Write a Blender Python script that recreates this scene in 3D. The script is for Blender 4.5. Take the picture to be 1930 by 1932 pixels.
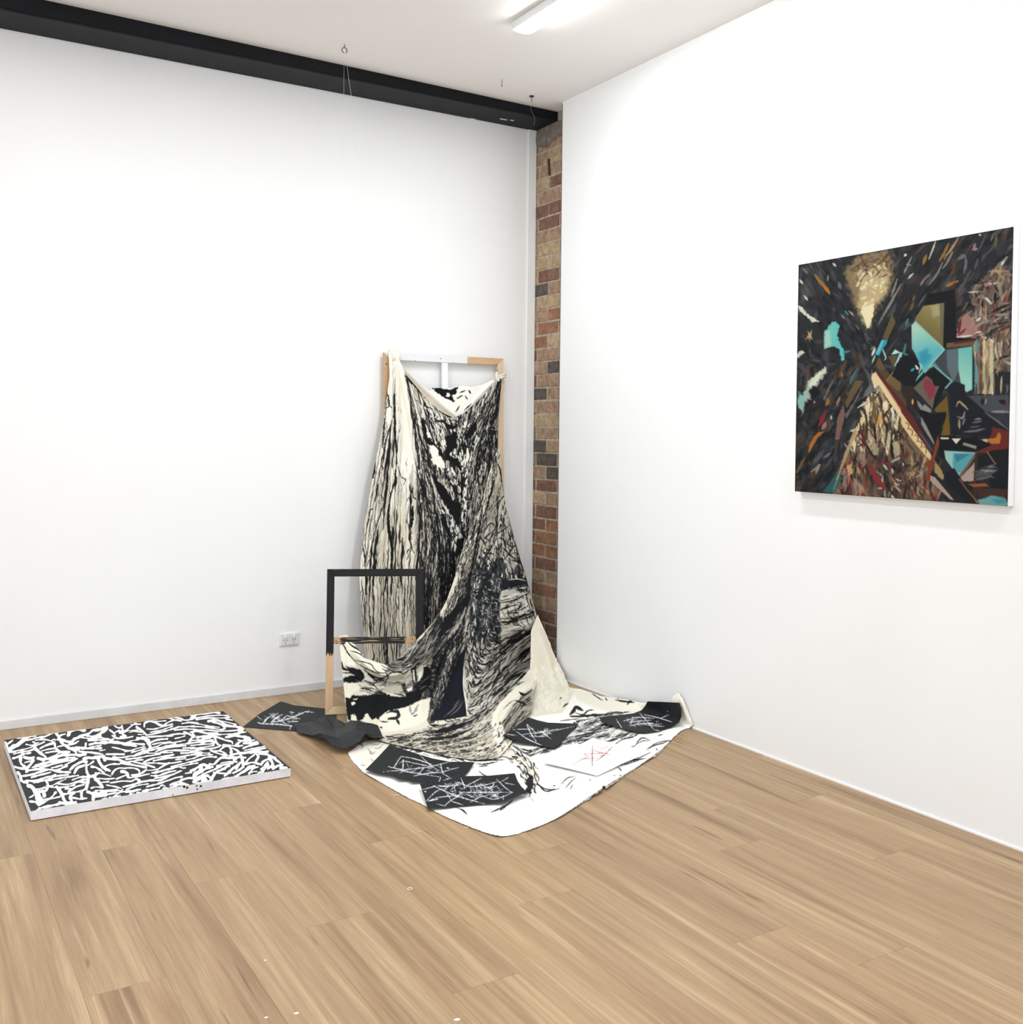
import bpy, bmesh, math, random
import numpy as np
from mathutils import Vector, Matrix

for o in list(bpy.data.objects):
    bpy.data.objects.remove(o)
scene = bpy.context.scene
COL = scene.collection
rng = np.random.default_rng(11)
random.seed(5)

# ---------------------------------------------------------------- camera
CAM = np.array([-3.5330, -5.6710, 1.5040])
YAW, PITCH, ROLL = 0.5466, 0.0234, 0.0100
FPX, PX, PY = 1938.3, 965.0, 863.6            # focal length and optical centre, 1930 x 1932 frame


def cam_axes():
    cy, sy, cp, sp = math.cos(YAW), math.sin(YAW), math.cos(PITCH), math.sin(PITCH)
    f = np.array([sy * cp, cy * cp, -sp])
    r = np.array([cy, -sy, 0.0])
    u = np.cross(r, f)
    c, s = math.cos(ROLL), math.sin(ROLL)
    return c * r + s * u, -s * r + c * u, f


AR, AU, AF = cam_axes()
cam = bpy.data.cameras.new('camera')
cam.sensor_fit = 'HORIZONTAL'
cam.sensor_width = 36.0
cam.lens = 36.0 * FPX / 1930.0
cam.shift_y = (PY - 966.0) / 1930.0
cam.clip_start = 0.05
camo = bpy.data.objects.new('camera', cam)
COL.objects.link(camo)
camo.matrix_world = Matrix(((AR[0], AU[0], -AF[0], CAM[0]), (AR[1], AU[1], -AF[1], CAM[1]),
                            (AR[2], AU[2], -AF[2], CAM[2]), (0, 0, 0, 1)))
scene.camera = camo

# ---------------------------------------------------------------- even fill light added through the open sides, exposure
world = bpy.data.worlds.new('world')
scene.world = world
world.use_nodes = True
world.node_tree.nodes['Background'].inputs[0].default_value = (0.88, 0.94, 1.0, 1)
world.node_tree.nodes['Background'].inputs[1].default_value = 0.80
scene.view_settings.view_transform = 'Standard'
scene.view_settings.look = 'None'
scene.view_settings.gamma = 1.0
scene.view_settings.use_curve_mapping = False
scene.view_settings.exposure = 0.96
LAMP_STRENGTH = 42.0


# ---------------------------------------------------------------- survey helpers: sight line -> point in the room
def ray(x, y):
    return AF + AR * (x - PX) / FPX - AU * (y - PY) / FPX


def on_z(x, y, z=0.0):
    d = ray(x, y); return CAM + d * (z - CAM[2]) / d[2]


def on_y(x, y, Y=0.0):
    d = ray(x, y); return CAM + d * (Y - CAM[1]) / d[1]


def on_x(x, y, X=0.0):
    d = ray(x, y); return CAM + d * (X - CAM[0]) / d[0]


def to_px(P):
    d = np.asarray(P, float) - CAM
    Z = d @ AF
    return np.stack([PX + FPX * (d @ AR) / Z, PY - FPX * (d @ AU) / Z], -1)


# ---------------------------------------------------------------- mesh helpers
def lin(c):
    c = np.asarray(c, float) / 255.0
    return np.where(c <= 0.04045, c / 12.92, ((c + 0.055) / 1.055) ** 2.4)


def link(name, me, mat=None, parent=None):
    o = bpy.data.objects.new(name, me)
    COL.objects.link(o)
    if mat is not None and me is not None:
        me.materials.append(mat)
    if parent is not None:
        o.parent = parent
    return o


def empty(name, loc=(0, 0, 0)):
    o = bpy.data.objects.new(name, None)
    COL.objects.link(o)
    o.location = loc
    o.empty_display_size = 0.1
    return o


def tag(o, label=None, cat=None, group=None, kind=None):
    if label: o['label'] = label
    if cat: o['category'] = cat
    if group: o['group'] = group
    if kind: o['kind'] = kind
    return o


def box_bm(bm, lo, hi, bevel=0.0, seg=1):
    lo, hi = Vector(lo), Vector(hi)
    r = bmesh.ops.create_cube(bm, size=1.0)
    for v in r['verts']:
        v.co = Vector((lo.x + (v.co.x + .5) * (hi.x - lo.x), lo.y + (v.co.y + .5) * (hi.y - lo.y), lo.z + (v.co.z + .5) * (hi.z - lo.z)))
    if bevel > 0:
        es = list({e for v in r['verts'] for e in v.link_edges})
        bmesh.ops.bevel(bm, geom=es, offset=bevel, segments=seg, affect='EDGES', profile=0.5)


def to_mesh(bm, name, smooth=False):
    me = bpy.data.meshes.new(name)
    bmesh.ops.recalc_face_normals(bm, faces=bm.faces)
    bm.to_mesh(me); bm.free()
    if smooth:
        for p in me.polygons: p.use_smooth = True
    return me


def box(name, lo, hi, mat, parent=None, bevel=0.0, seg=1):
    bm = bmesh.new(); box_bm(bm, lo, hi, bevel, seg)
    return link(name, to_mesh(bm, name), mat, parent)


def hexa(name, A, B, mat, parent=None, bevel=0.0):
    """solid between two quads A and B (4 points each)"""
    bm = bmesh.new()
    va = [bm.verts.new(p) for p in A]; vb = [bm.verts.new(p) for p in B]
    bm.faces.new(va); bm.faces.new(vb[::-1])
    for i in range(4):
        j = (i + 1) % 4
        bm.faces.new((va[i], vb[i], vb[j], va[j]))
    if bevel: bmesh.ops.bevel(bm, geom=list(bm.edges), offset=bevel, segments=1, affect='EDGES')
    return link(name, to_mesh(bm, name), mat, parent)


def tube(name, pts, r, mat, parent=None, n=6, closed=False):
    pts = [Vector(p) for p in pts]
    bm = bmesh.new(); rings = []
    N = len(pts)
    for i, p in enumerate(pts):
        a = pts[i - 1] if (i > 0 or closed) else p
        b = pts[(i + 1) % N] if (i < N - 1 or closed) else p
        t = (b - a).normalized()
        s = t.cross(Vector((0.3, 0.2, 1)) if abs(t.z) < .9 else Vector((1, 0.2, 0))).normalized(); w = t.cross(s)
        rings.append([bm.verts.new(p + r * (math.cos(2 * math.pi * k / n) * s + math.sin(2 * math.pi * k / n) * w)) for k in range(n)])
    for i in range(N if closed else N - 1):
        for k in range(n):
            bm.faces.new((rings[i][k], rings[i][(k + 1) % n], rings[(i + 1) % N][(k + 1) % n], rings[(i + 1) % N][k]))
    if not closed:
        bm.faces.new(rings[0][::-1]); bm.faces.new(rings[-1])
    return link(name, to_mesh(bm, name, True), mat, parent)


# ---------------------------------------------------------------- node materials
def new_mat(name, rough=0.6, spec=0.3):
    m = bpy.data.materials.new(name); m.use_nodes = True
    nt = m.node_tree; b = nt.nodes['Principled BSDF']
    b.inputs['Roughness'].default_value = rough
    b.inputs['Specular IOR Level'].default_value = spec
    return m, nt, b


def N(nt, typ, **kw):
    n = nt.nodes.new(typ)
    for k, v in kw.items(): setattr(n, k, v)
    return n


def L(nt, a, b): nt.links.new(a, b)


def rgba(c): return tuple(lin(c)) + (1.0,)


def mix(nt, fac, a, b, mode='MIX'):
    n = N(nt, 'ShaderNodeMix', data_type='RGBA', blend_type=mode)
    for i, v in ((0, fac), (6, a), (7, b)):
        if hasattr(v, 'is_output'): L(nt, v, n.inputs[i])
        elif i == 0: n.inputs[0].default_value = v
        else: n.inputs[i].default_value = v
    return n.outputs[2]


def ramp(nt, fac, stops):
    n = N(nt, 'ShaderNodeValToRGB')
    while len(n.color_ramp.elements) < len(stops): n.color_ramp.elements.new(0.5)
    for e, (p, c) in zip(n.color_ramp.elements, stops):
        e.position = p; e.color = c if len(c) == 4 else rgba(c)
    L(nt, fac, n.inputs[0])
    return n.outputs[0]


def math_n(nt, op, a, b=0.0, clamp=False):
    n = N(nt, 'ShaderNodeMath', operation=op, use_clamp=clamp)
    for i, v in ((0, a), (1, b)):
        if hasattr(v, 'is_output'): L(nt, v, n.inputs[i])
        else: n.inputs[i].default_value = v
    return n.outputs[0]


def coords(nt, scale=(1, 1, 1), loc=None, kind='Object'):
    tc = N(nt, 'ShaderNodeTexCoord'); mp = N(nt, 'ShaderNodeMapping')
    mp.inputs['Scale'].default_value = scale
    L(nt, tc.outputs[kind], mp.inputs[0])
    if loc is not None: L(nt, loc, mp.inputs['Location'])
    return mp.outputs[0]


def noise(nt, vec, scale, detail=3.0, rough=0.55, dist=0.0):
    n = N(nt, 'ShaderNodeTexNoise')
    n.inputs['Scale'].default_value = scale; n.inputs['Detail'].default_value = detail
    n.inputs['Roughness'].default_value = rough; n.inputs['Distortion'].default_value = dist
    L(nt, vec, n.inputs['Vector'])
    return n.outputs[0]


def bump(nt, b, h, strength=0.2, dist=0.005):
    n = N(nt, 'ShaderNodeBump'); n.inputs['Strength'].default_value = strength; n.inputs['Distance'].default_value = dist
    L(nt, h, n.inputs['Height']); L(nt, n.outputs[0], b.inputs['Normal'])


def plain(name, c, rough=0.6, spec=0.3, var=0.06, scale=6.0, bumps=0.0):
    m, nt, b = new_mat(name, rough, spec)
    v = coords(nt)
    f = noise(nt, v, scale, 3)
    c = np.asarray(c, float)
    L(nt, ramp(nt, f, [(0.3, tuple(np.clip(c * (1 - var), 0, 255))), (0.7, tuple(np.clip(c * (1 + var), 0, 255)))]), b.inputs['Base Color'])
    if bumps: bump(nt, b, noise(nt, v, scale * 30, 2), bumps, 0.002)
    return m


def wood(name, c1, c2, axis='z', rough=0.5):
    m, nt, b = new_mat(name, rough, 0.3)
    sc = {'x': (1.2, 30, 30), 'y': (30, 1.2, 30), 'z': (30, 30, 1.2)}[axis]
    v = coords(nt, sc)
    f = noise(nt, v, 1.5, 5, 0.6, 0.6)
    L(nt, ramp(nt, f, [(0.25, c1), (0.75, c2)]), b.inputs['Base Color'])
    return m, nt, b, f


def painted(name, rough=0.85, bumpy=0.0, spec=0.2):
    """colour laid on the surface as paint, stored with the mesh"""
    m, nt, b = new_mat(name, rough, spec)
    a = N(nt, 'ShaderNodeAttribute', attribute_name='paint')
    L(nt, a.outputs['Color'], b.inputs['Base Color'])
    if bumpy:
        bump(nt, b, noise(nt, coords(nt), 900, 2), bumpy, 0.0015)
    return m

# ================================================================ THE ROOM
def ceil_z(x): return 3.530 - 0.010 * x


M_wall = plain('wall_paint', (238, 238, 237), 0.75, 0.2, 0.006, 1.5, 0.05)
M_ceil = plain('ceiling_paint', (236, 233, 230), 0.85, 0.15, 0.008, 1.0, 0.05)
M_trim = plain('trim_gloss_white', (236, 236, 236), 0.4, 0.4, 0.01, 2.0)
M_steel = plain('beam_black_shaded', (13, 14, 19), 0.6, 0.2, 0.18, 5.0, 0.15)  # front face of the beam, its darker shade put into the colour

XL, YB = -6.5, -9.0
tag(box('wall_left', (XL, 0.0, -0.05), (0.30, 0.12, 3.7), M_wall), 'plain white plaster wall behind the draped cloth', kind='structure')
tag(box('wall_right', (0.0, YB, -0.05), (0.055, -0.422, 3.7), M_wall), 'plain white lining wall with the colourful painting on it', kind='structure')
bm = bmesh.new()
vs = [bm.verts.new(p) for p in ((XL, YB, ceil_z(XL)), (0.3, YB, ceil_z(0.3)), (0.3, 0.12, ceil_z(0.3)), (XL, 0.12, ceil_z(XL)),
                                (XL, YB, 3.75), (0.3, YB, 3.75), (0.3, 0.12, 3.75), (XL, 0.12, 3.75))]
for q in ((0, 1, 2, 3), (4, 5, 6, 7), (0, 1, 5, 4), (1, 2, 6, 5), (2, 3, 7, 6), (3, 0, 4, 7)):
    bm.faces.new([vs[i] for i in q])
tag(link('ceiling', to_mesh(bm, 'ceiling'), M_ceil), 'flat off-white painted ceiling', kind='structure')
tag(box('baseboard_left', (XL, -0.012, 0.0), (0.082, 0.0, 0.046), plain('skirting_paint', (216, 216, 217), 0.5, 0.3, 0.03, 9.0), bevel=0.002), 'low white skirting board along the white wall', kind='structure')
tag(box('baseboard_right', (-0.006, YB, 0.0), (0.0, -0.422, 0.007), M_trim), 'thin white sealing bead along the foot of the wall', kind='structure')
tag(box('trim_1', (0.018, -0.010, 0.0), (0.080, 0.0, 3.474), M_trim, bevel=0.002), 'narrow white vertical strip beside the bare bricks', kind='structure')
# edge bead of the lining panel
tag(box('trim_2', (-0.002, -0.4255, 0.0), (0.055, -0.421, 3.52), plain('panel_edge', (120, 112, 104), 0.7)), 'thin metal edge of the lining wall beside the bricks', kind='structure')

# steel beam under the ceiling: web and lower flange
beam = tag(empty('trim_3', (-3.2, -0.12, 3.474)), 'black painted steel beam running under the ceiling', kind='structure')
M_steel2 = plain('beam_flange_black_lit', (24, 26, 31), 0.6, 0.2, 0.15, 6.0, 0.15)  # same black beam; the underside's lighter tone is put into the colour
bm = bmesh.new()
npt = 90
prev = None
for i in range(npt + 1):                        # front edge follows the ceiling; lower arris slightly chipped
    x = XL + (0.078 - XL) * i / npt
    zb = 3.478
    ring = [bm.verts.new((x, -0.004, zb)), bm.verts.new((x, -0.246, zb)), bm.verts.new((x, -0.250, zb + 0.004)), bm.verts.new((x, -0.250, ceil_z(x) + 0.02)), bm.verts.new((x, -0.004, ceil_z(x) + 0.02))]
    if prev:
        for k in range(5): bm.faces.new((prev[k], ring[k], ring[(k + 1) % 5], prev[(k + 1) % 5]))
    else: bm.faces.new(ring)
    prev = ring
bm.faces.new(prev[::-1])
w = link('web', to_mesh(bm, 'web'), M_steel, beam); w.matrix_parent_inverse = beam.matrix_basis.inverted()
f = box('flange', (XL, -0.252, 3.470), (0.078, -0.001, 3.4795), M_steel2, beam, 0.0015); f.matrix_parent_inverse = beam.matrix_basis.inverted()
for i, (px, py, ln) in enumerate(((950, 225, .05), (966, 227, .025), (892, 224, .03))):    # scrapes of pale paint
    P = on_z(px, py, 3.470)
    s = box('paint_chip', (P[0] - ln / 2, P[1] - .006, 3.4685), (P[0] + ln / 2, P[1] + .006, 3.4702), M_trim, beam); s.matrix_parent_inverse = beam.matrix_basis.inverted()

# ---------------------------------------------------------------- bare brick strip in the corner
BX = 0.082
M_mortar = plain('mortar', (176, 162, 142), 0.95, 0.1, 0.14, 40.0, 0.6)
bw = tag(box('wall_corner', (BX + 0.0035, -0.60, -0.02), (0.30, 0.0, 3.6), M_mortar), 'strip of bare old brickwork between the two white walls', kind='structure')


def brick_mat(name, c):
    m, nt, b = new_mat(name, 0.92, 0.12)
    oi = N(nt, 'ShaderNodeObjectInfo')
    sc = N(nt, 'ShaderNodeVectorMath', operation='SCALE'); sc.inputs['Scale'].default_value = 9.0
    cmb = N(nt, 'ShaderNodeCombineXYZ')
    for i in range(3): L(nt, oi.outputs['Random'], cmb.inputs[i])
    L(nt, cmb.outputs[0], sc.inputs[0])
    v = coords(nt, (1, 1, 1), sc.outputs[0])
    c = np.asarray(c, float)
    f = noise(nt, v, 22, 5, 0.7)
    col = ramp(nt, f, [(0.25, tuple(c * 0.74)), (0.5, tuple(c)), (0.75, tuple(np.minimum(c * 1.16 + 5, 255)))])
    spots = ramp(nt, noise(nt, v, 75, 2), [(0.30, (45, 38, 34)), (0.37, (255, 255, 255))])
    col = mix(nt, 0.55, col, spots, 'MULTIPLY')
    lime = ramp(nt, noise(nt, v, 48, 4, 0.7), [(0.66, (0, 0, 0, 1)), (0.74, (1, 1, 1, 1))])
    col = mix(nt, math_n(nt, 'MULTIPLY', lime, 0.45), col, rgba((200, 186, 165)))
    L(nt, col, b.inputs['Base Color'])
    bump(nt, b, f, 0.5, 0.006)
    return m


BM = {k: brick_mat('brick_' + n, c) for k, n, c in (('t', 'tan', (158, 132, 110)), ('r', 'red_brown', (126, 94, 82)), ('o', 'orange_brown', (146, 108, 84)),
      ('d', 'dark_grey', (92, 84, 78)), ('c', 'cream', (172, 150, 120)), ('g', 'grey_brown', (132, 117, 104)))}
COURSE = 0.0841


def brick_mesh(name, ln, h, seed):
    r = random.Random(seed)
    bm = bmesh.new()
    box_bm(bm, (0, -ln, 0), (0.05, 0, h), 0.004, 1)
    for v in bm.verts:
        v.co += Vector((r.uniform(-.0015, .0015), r.uniform(-.002, .002), r.uniform(-.002, .002)))
    return to_mesh(bm, name)


ROWS = {  # course number counted from the one 2.013 m up: colours of its two visible bricks
    16: 'gt', 15: 'tc', 14: 'tt', 13: 'cr', 12: 'ct', 11: 'rr', 10: 'tr', 9: 'tt', 8: 'tc', 7: 'cc', 6: 'cr', 5: 'dt', 4: 'tc', 3: 'to', 2: 'to', 1: 'oc',
    0: 'rt', -1: 'td', -2: 'rt', -3: 'dt', -4: 'tt', -5: 'cc', -6: 'gt', -7: 'dt', -8: 'gd', -9: 'td', -10: 'rr', -11: 'ct', -12: 'rr', -13: 'ro', -14: 'ro',
    -15: 'oo', -16: 'rr', -17: 'tt', -18: 'ro', -19: 'ct', -20: 'dr', -21: 'rr', -22: 'ro', -23: 'gr'}
z0 = 2.013 - 23 * COURSE - 0.037
for k in range(-23, 17):
    zc = 2.013 + k * COURSE
    single = (k % 2 == 0)
    cols = ROWS.get(k, 'tr')
    spans = ((0.0, 0.030, cols[0]), (0.041, 0.236, cols[1]), (0.287, 0.236, 'r')) if single else ((0.0, 0.150, cols[0]), (0.161, 0.232, cols[1]), (0.403, 0.15, 't'))
    for i, (y, ln, c) in enumerate(spans):
        h = 0.0745
        o = link('brick', brick_mesh('brick', ln, h, k * 7 + i), BM[c], bw)
        o.location = (BX + random.uniform(-0.002, 0.002), -y, zc - h / 2)
# cement patch at the top of the strip and two old fixings
bm = bmesh.new()
random.seed(3)
ys = np.linspace(0.0, -0.45, 16)
top = [bm.verts.new((BX - 0.006, y, 3.471)) for y in ys]
mid = [bm.verts.new((BX - 0.010 + random.uniform(-.002, .002), y, 3.41)) for y in ys]
low = [bm.verts.new((BX - 0.007, y, 3.355 + 0.02 * math.sin(y * 22 + 1.2) + random.uniform(-.006, .006))) for y in ys]
bk = [bm.verts.new((BX + 0.03, v.co.y, v.co.z)) for v in low]
for i in range(15):
    bm.faces.new((top[i], top[i + 1], mid[i + 1], mid[i])); bm.faces.new((mid[i], mid[i + 1], low[i + 1], low[i])); bm.faces.new((low[i], low[i + 1], bk[i + 1], bk[i]))
link('cement_patch', to_mesh(bm, 'cement_patch', True), plain('cement', (120, 112, 102), 0.95, 0.1, 0.12, 25, 0.5), bw)
M_rust = plain('rusty_iron', (66, 52, 46), 0.7, 0.3, 0.2, 30)
P = on_x(1035.5, 300, BX); Q = on_x(1037.5, 331, BX)
hexa('iron_cramp', [(BX - .008, P[1] + .006, P[2]), (BX - .008, P[1] - .006, P[2]), (BX + .01, P[1] - .006, P[2]), (BX + .01, P[1] + .006, P[2])],
     [(BX - .008, Q[1] + .006, Q[2]), (BX - .008, Q[1] - .006, Q[2]), (BX + .01, Q[1] - .006, Q[2]), (BX + .01, Q[1] + .006, Q[2])], M_rust, bw, 0.001)

# ---------------------------------------------------------------- plank floor
mfl, nt, b = new_mat('oak_plank', 0.46, 0.35)
oi = N(nt, 'ShaderNodeObjectInfo')
cmb = N(nt, 'ShaderNodeCombineXYZ')
L(nt, math_n(nt, 'MULTIPLY', oi.outputs['Random'], 37.0), cmb.inputs[0]); L(nt, math_n(nt, 'MULTIPLY', oi.outputs['Random'], 91.0), cmb.inputs[1])
L(nt, math_n(nt, 'MULTIPLY', oi.outputs['Random'], 13.0), cmb.inputs[2])
v1 = coords(nt, (15.0, 0.6, 1.0), cmb.outputs[0])
v2 = coords(nt, (60.0, 1.6, 1.0), cmb.outputs[0])
v3 = coords(nt, (34.0, 2.4, 1.0), cmb.outputs[0])
broad = noise(nt, v1, 1.0, 4, 0.55, 0.6)
fine = noise(nt, v2, 1.0, 4, 0.6, 0.25)
col = ramp(nt, broad, [(0.26, (138, 110, 81)), (0.42, (166, 137, 104)), (0.56, (175, 147, 112)), (0.74, (198, 171, 135))])
col = mix(nt, 0.45, col, ramp(nt, fine, [(0.3, (196, 186, 176)), (0.62, (255, 255, 255))]), 'MULTIPLY')
streak = ramp(nt, noise(nt, v3, 1.0, 2, 0.5, 0.3), [(0.25, (1, 1, 1, 1)), (0.32, (0, 0, 0, 1))])
col = mix(nt, math_n(nt, 'MULTIPLY', streak, 0.65), col, rgba((104, 78, 56)))
pale = ramp(nt, noise(nt, coords(nt, (26.0, 0.9, 1.0), cmb.outputs[0]), 1.3, 2), [(0.64, (0, 0, 0, 1)), (0.72, (1, 1, 1, 1))])
col = mix(nt, math_n(nt, 'MULTIPLY', pale, 0.35), col, rgba((204, 180, 150)))
v5 = coords(nt, (240.0, 5.0, 1.0), cmb.outputs[0])
col = mix(nt, 0.28, col, ramp(nt, noise(nt, v5, 1.0, 3, 0.6), [(0.36, (206, 198, 188)), (0.56, (255, 255, 255))]), 'MULTIPLY')
hs = N(nt, 'ShaderNodeHueSaturation'); L(nt, col, hs.inputs['Color'])
mr = N(nt, 'ShaderNodeMapRange'); L(nt, oi.outputs['Random'], mr.inputs[0]); mr.inputs[3].default_value = 0.90; mr.inputs[4].default_value = 1.06
L(nt, mr.outputs[0], hs.inputs['Value'])
L(nt, hs.outputs[0], b.inputs['Base Color'])
L(nt, ramp(nt, fine, [(0.2, (0.36, 0.36, 0.36, 1)), (0.8, (0.52, 0.52, 0.52, 1))]), b.inputs['Roughness'])
bump(nt, b, fine, 0.06, 0.002)

floor = tag(box('floor', (XL, YB, -0.05), (0.30, 0.0, -0.0045), plain('floor_joint', (140, 112, 84), 0.8)), 'light oak plank floor laid along the painting wall', kind='structure')
PITCHW, X0 = 0.213, -1.815
JOINT = {-6: -2.797, -4: -2.25, -3: -2.724, -2: -3.27, -1: -2.227, 0: -2.915, 1: -2.588, 2: -3.45, 4: -2.92, 5: -2.60, 7: -2.697, 8: -2.19, -5: -3.33, 3: -2.2, 6: -3.25}
PL = 1.52
for k in range(-22, 9):
    xa = X0 + k * PITCHW; xb = min(xa + PITCHW, 0.0)
    if k == 8: xb = 0.0
    if xb <= XL: continue
    j = JOINT.get(k, -2.2 - (k * 0.617 % 1.0) * PL)
    while j < 0.0 - 0.02: j += PL
    y1 = 0.0
    y0 = j - PL
    while y1 > YB:
        ya = max(y0, YB)
        g = 0.0002
        bm = bmesh.new(); box_bm(bm, (g, 0, -0.008), (xb - xa - g, (y1 - ya) - 0.0006, 0.0), 0.0003)
        o = link('plank', to_mesh(bm, 'plank'), mfl, floor)
        o.location = (xa, ya, 0.0)
        y1 = ya; y0 = ya - PL


def adopt(o, root):
    o.parent = root
    o.matrix_parent_inverse = root.matrix_basis.inverted()
    return o


# ================================================================ CEILING LAMPS
m, nt, b = new_mat('lamp_diffuser', 0.4)
b.inputs['Emission Color'].default_value = (0.92, 0.965, 1.0, 1)
b.inputs['Emission Strength'].default_value = LAMP_STRENGTH
b.inputs['Base Color'].default_value = (0.9, 0.9, 0.9, 1)
M_lamp = m
M_lampbody = plain('lamp_body_white', (226, 226, 224), 0.4, 0.4, 0.01)


def batten(x, y1, label, ln=1.22):
    z = ceil_z(x)
    root = tag(empty('ceiling_lamp', (x, y1 - ln / 2, z)), label, 'lamp')
    w = 0.052
    bm = bmesh.new(); box_bm(bm, (x - w, y1 - ln, z - 0.042), (x + w, y1, z - 0.001), 0.004, 2)
    adopt(link('lamp_body', to_mesh(bm, 'lamp_body'), M_lampbody), root)
    bm = bmesh.new(); prev = None                       # shallow glowing cover with rounded ends
    n = 12; st = [0, .006, .016, .03, .045] + [.045 + (ln - .09) * i / 8 for i in range(1, 8)] + [ln - .045, ln - .03, ln - .016, ln - .006, ln]
    for s in st:
        e = min(s, ln - s); sc = 1.0 if e >= .045 else math.sqrt(max(0.02, 1 - (1 - e / .045) ** 2))
        ring = []
        for i in range(n + 1):
            a = math.pi * i / n
            ring.append(bm.verts.new((x + math.cos(a) * (w - .003) * (0.6 + 0.4 * sc), y1 - .003 - s * (ln - .006) / ln, z - 0.0422 - math.sin(a) ** 0.7 * 0.012 * sc)))
        if prev:
            for i in range(n): bm.faces.new((prev[i], prev[i + 1], ring[i + 1], ring[i]))
        prev = ring
    adopt(link('diffuser', to_mesh(bm, 'diffuser', True), M_lamp), root)
    return root


LX = -0.838
batten(LX, -1.285, 'white fluorescent batten lamp on the ceiling near the bare brick corner')
batten(LX, -4.30, 'white fluorescent batten lamp on the ceiling beyond the hanging painting')
batten(-2.60, -1.30, 'white fluorescent batten lamp on the ceiling above the canvas lying on the floor')
batten(-2.60, -4.30, 'white fluorescent batten lamp on the ceiling in the middle of the room')
batten(-4.60, -2.60, 'white fluorescent batten lamp on the ceiling towards the far end of the beam')

# ================================================================ HOOKS AND LINES
M_metal = plain('hook_steel', (120, 116, 110), 0.35, 0.5, 0.1)
M_wire = plain('nylon_line', (225, 227, 230), 0.3, 0.5, 0.02)


def ring_pts(c, r, a0, a1, n=14, ax=(1, 0, 0)):
    ax = Vector(ax).normalized()
    return [Vector(c) + ax * r * math.cos(a0 + (a1 - a0) * i / n) + Vector((0, 0, 1)) * r * math.sin(a0 + (a1 - a0) * i / n) for i in range(n + 1)]


P = on_z(650, 84, 3.545); zc = ceil_z(P[0])
h = tag(empty('eye_hook', (P[0], P[1], zc)), 'small steel eye hook screwed into the ceiling above the white wall', 'hook')
adopt(tube('shank', [(P[0], P[1], zc + .002), (P[0], P[1], zc - .016)], .003, M_metal), h)
adopt(tube('eye', ring_pts((P[0], P[1], zc - .030), .014, math.pi / 2 - 2.6, math.pi / 2 + 2.9), .003, M_metal), h)
P2 = on_z(947, 150, 3.535); zc = ceil_z(P2[0])
h = tag(empty('screw', (P2[0], P2[1], zc)), 'bare screw sticking down from the ceiling near the corner', 'screw')
adopt(tube('shank', [(P2[0], P2[1], zc + .002), (P2[0], P2[1], zc - .034)], .0022, M_metal), h)
adopt(tube('tip', [(P2[0], P2[1], zc - .034), (P2[0], P2[1], zc - .040)], .0036, M_metal), h)
P3 = on_z(1003, 181, 3.532); zc = ceil_z(P3[0])
h = tag(empty('hanging_hook', (P3[0], P3[1], zc)), 'dark flat headed ceiling hook in front of the beam end', 'hook')
adopt(tube('plate', [(P3[0], P3[1], zc + .001), (P3[0], P3[1], zc - .006)], .014, M_rust, n=12), h)
adopt(tube('shank', [(P3[0], P3[1], zc - .006), (P3[0], P3[1], zc - .036)], .0032, M_metal), h)


def line_thing(pxs, Yf, label, r=0.0011, mat=None, name='hanging_line', group=None):
    pts = [on_y(x, y, Yf) for x, y in pxs]
    return tag(tube(name, pts, r, mat or M_wire, n=5), label, 'line', group)


line_thing([(1002, 199), (1001.5, 206), (1004, 213), (1008, 219), (1009, 228), (1007, 238)], P3[1] + .004, 'curled grey wire hanging below the dark ceiling hook', 0.0008, M_metal)
line_thing([(654.5, 122), (658, 150), (663, 181), (668, 240), (675, 295)], -0.26, 'slanting clear nylon line hanging in front of the beam', 0.0008)
line_thing([(649, 122), (648.5, 180), (648, 240), (647, 300)], -0.262, 'straight clear nylon line hanging in front of the beam', 0.0006)
line_thing([(976, 372), (970, 410), (964.5, 462)], -0.03, 'short pale thread hanging against the white wall near the bricks', 0.0007, M_trim)

# ================================================================ POWER POINT
M_plast = plain('white_plastic', (232, 232, 231), 0.3, 0.5, 0.005)
M_plast2 = plain('grey_plastic', (222, 222, 221), 0.35, 0.4, 0.005)
M_slot = plain('slot_dark', (38, 38, 40), 0.6)
sx, sz = -1.564, 0.314
root = tag(empty('power_outlet', (sx, 0, sz)), 'white double power outlet with two switches low on the white wall', 'outlet')
adopt(box('surround', (sx - .058, -.009, sz - .037), (sx + .058, -.0005, sz + .037), M_plast, None, .003, 2), root)
pl = adopt(box('face_plate', (sx - .050, -.0115, sz - .031), (sx + .050, -.006, sz + .031), M_plast2, None, .002, 2), root)
for s in (-1, 1):
    cx = sx + s * .0255
    adopt(box('switch', (cx - .0075, -.0170, sz + .008), (cx + .0075, -.009, sz + .024), M_plast, None, .003, 2), root)
    for dx, dz, ang in ((-.0085, -.004, .5), (.0085, -.004, -.5), (0, -.0185, 0)):
        o = box('pin_slot', (-.0012, -.0008, -.0045), (.0012, .0008, .0045), M_slot)
        o.location = (cx + dx, -.0118, sz + dz); o.rotation_euler = (0, ang * -1, 0)
        o.parent = pl

# ================================================================ TALL STRETCHER FRAME
M_pine, _, _, _ = wood('pine_raw', (210, 182, 152), (226, 202, 174), 'z')
M_pinex, _, _, _ = wood('pine_raw_rail', (210, 182, 152), (226, 202, 174), 'x')


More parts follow.
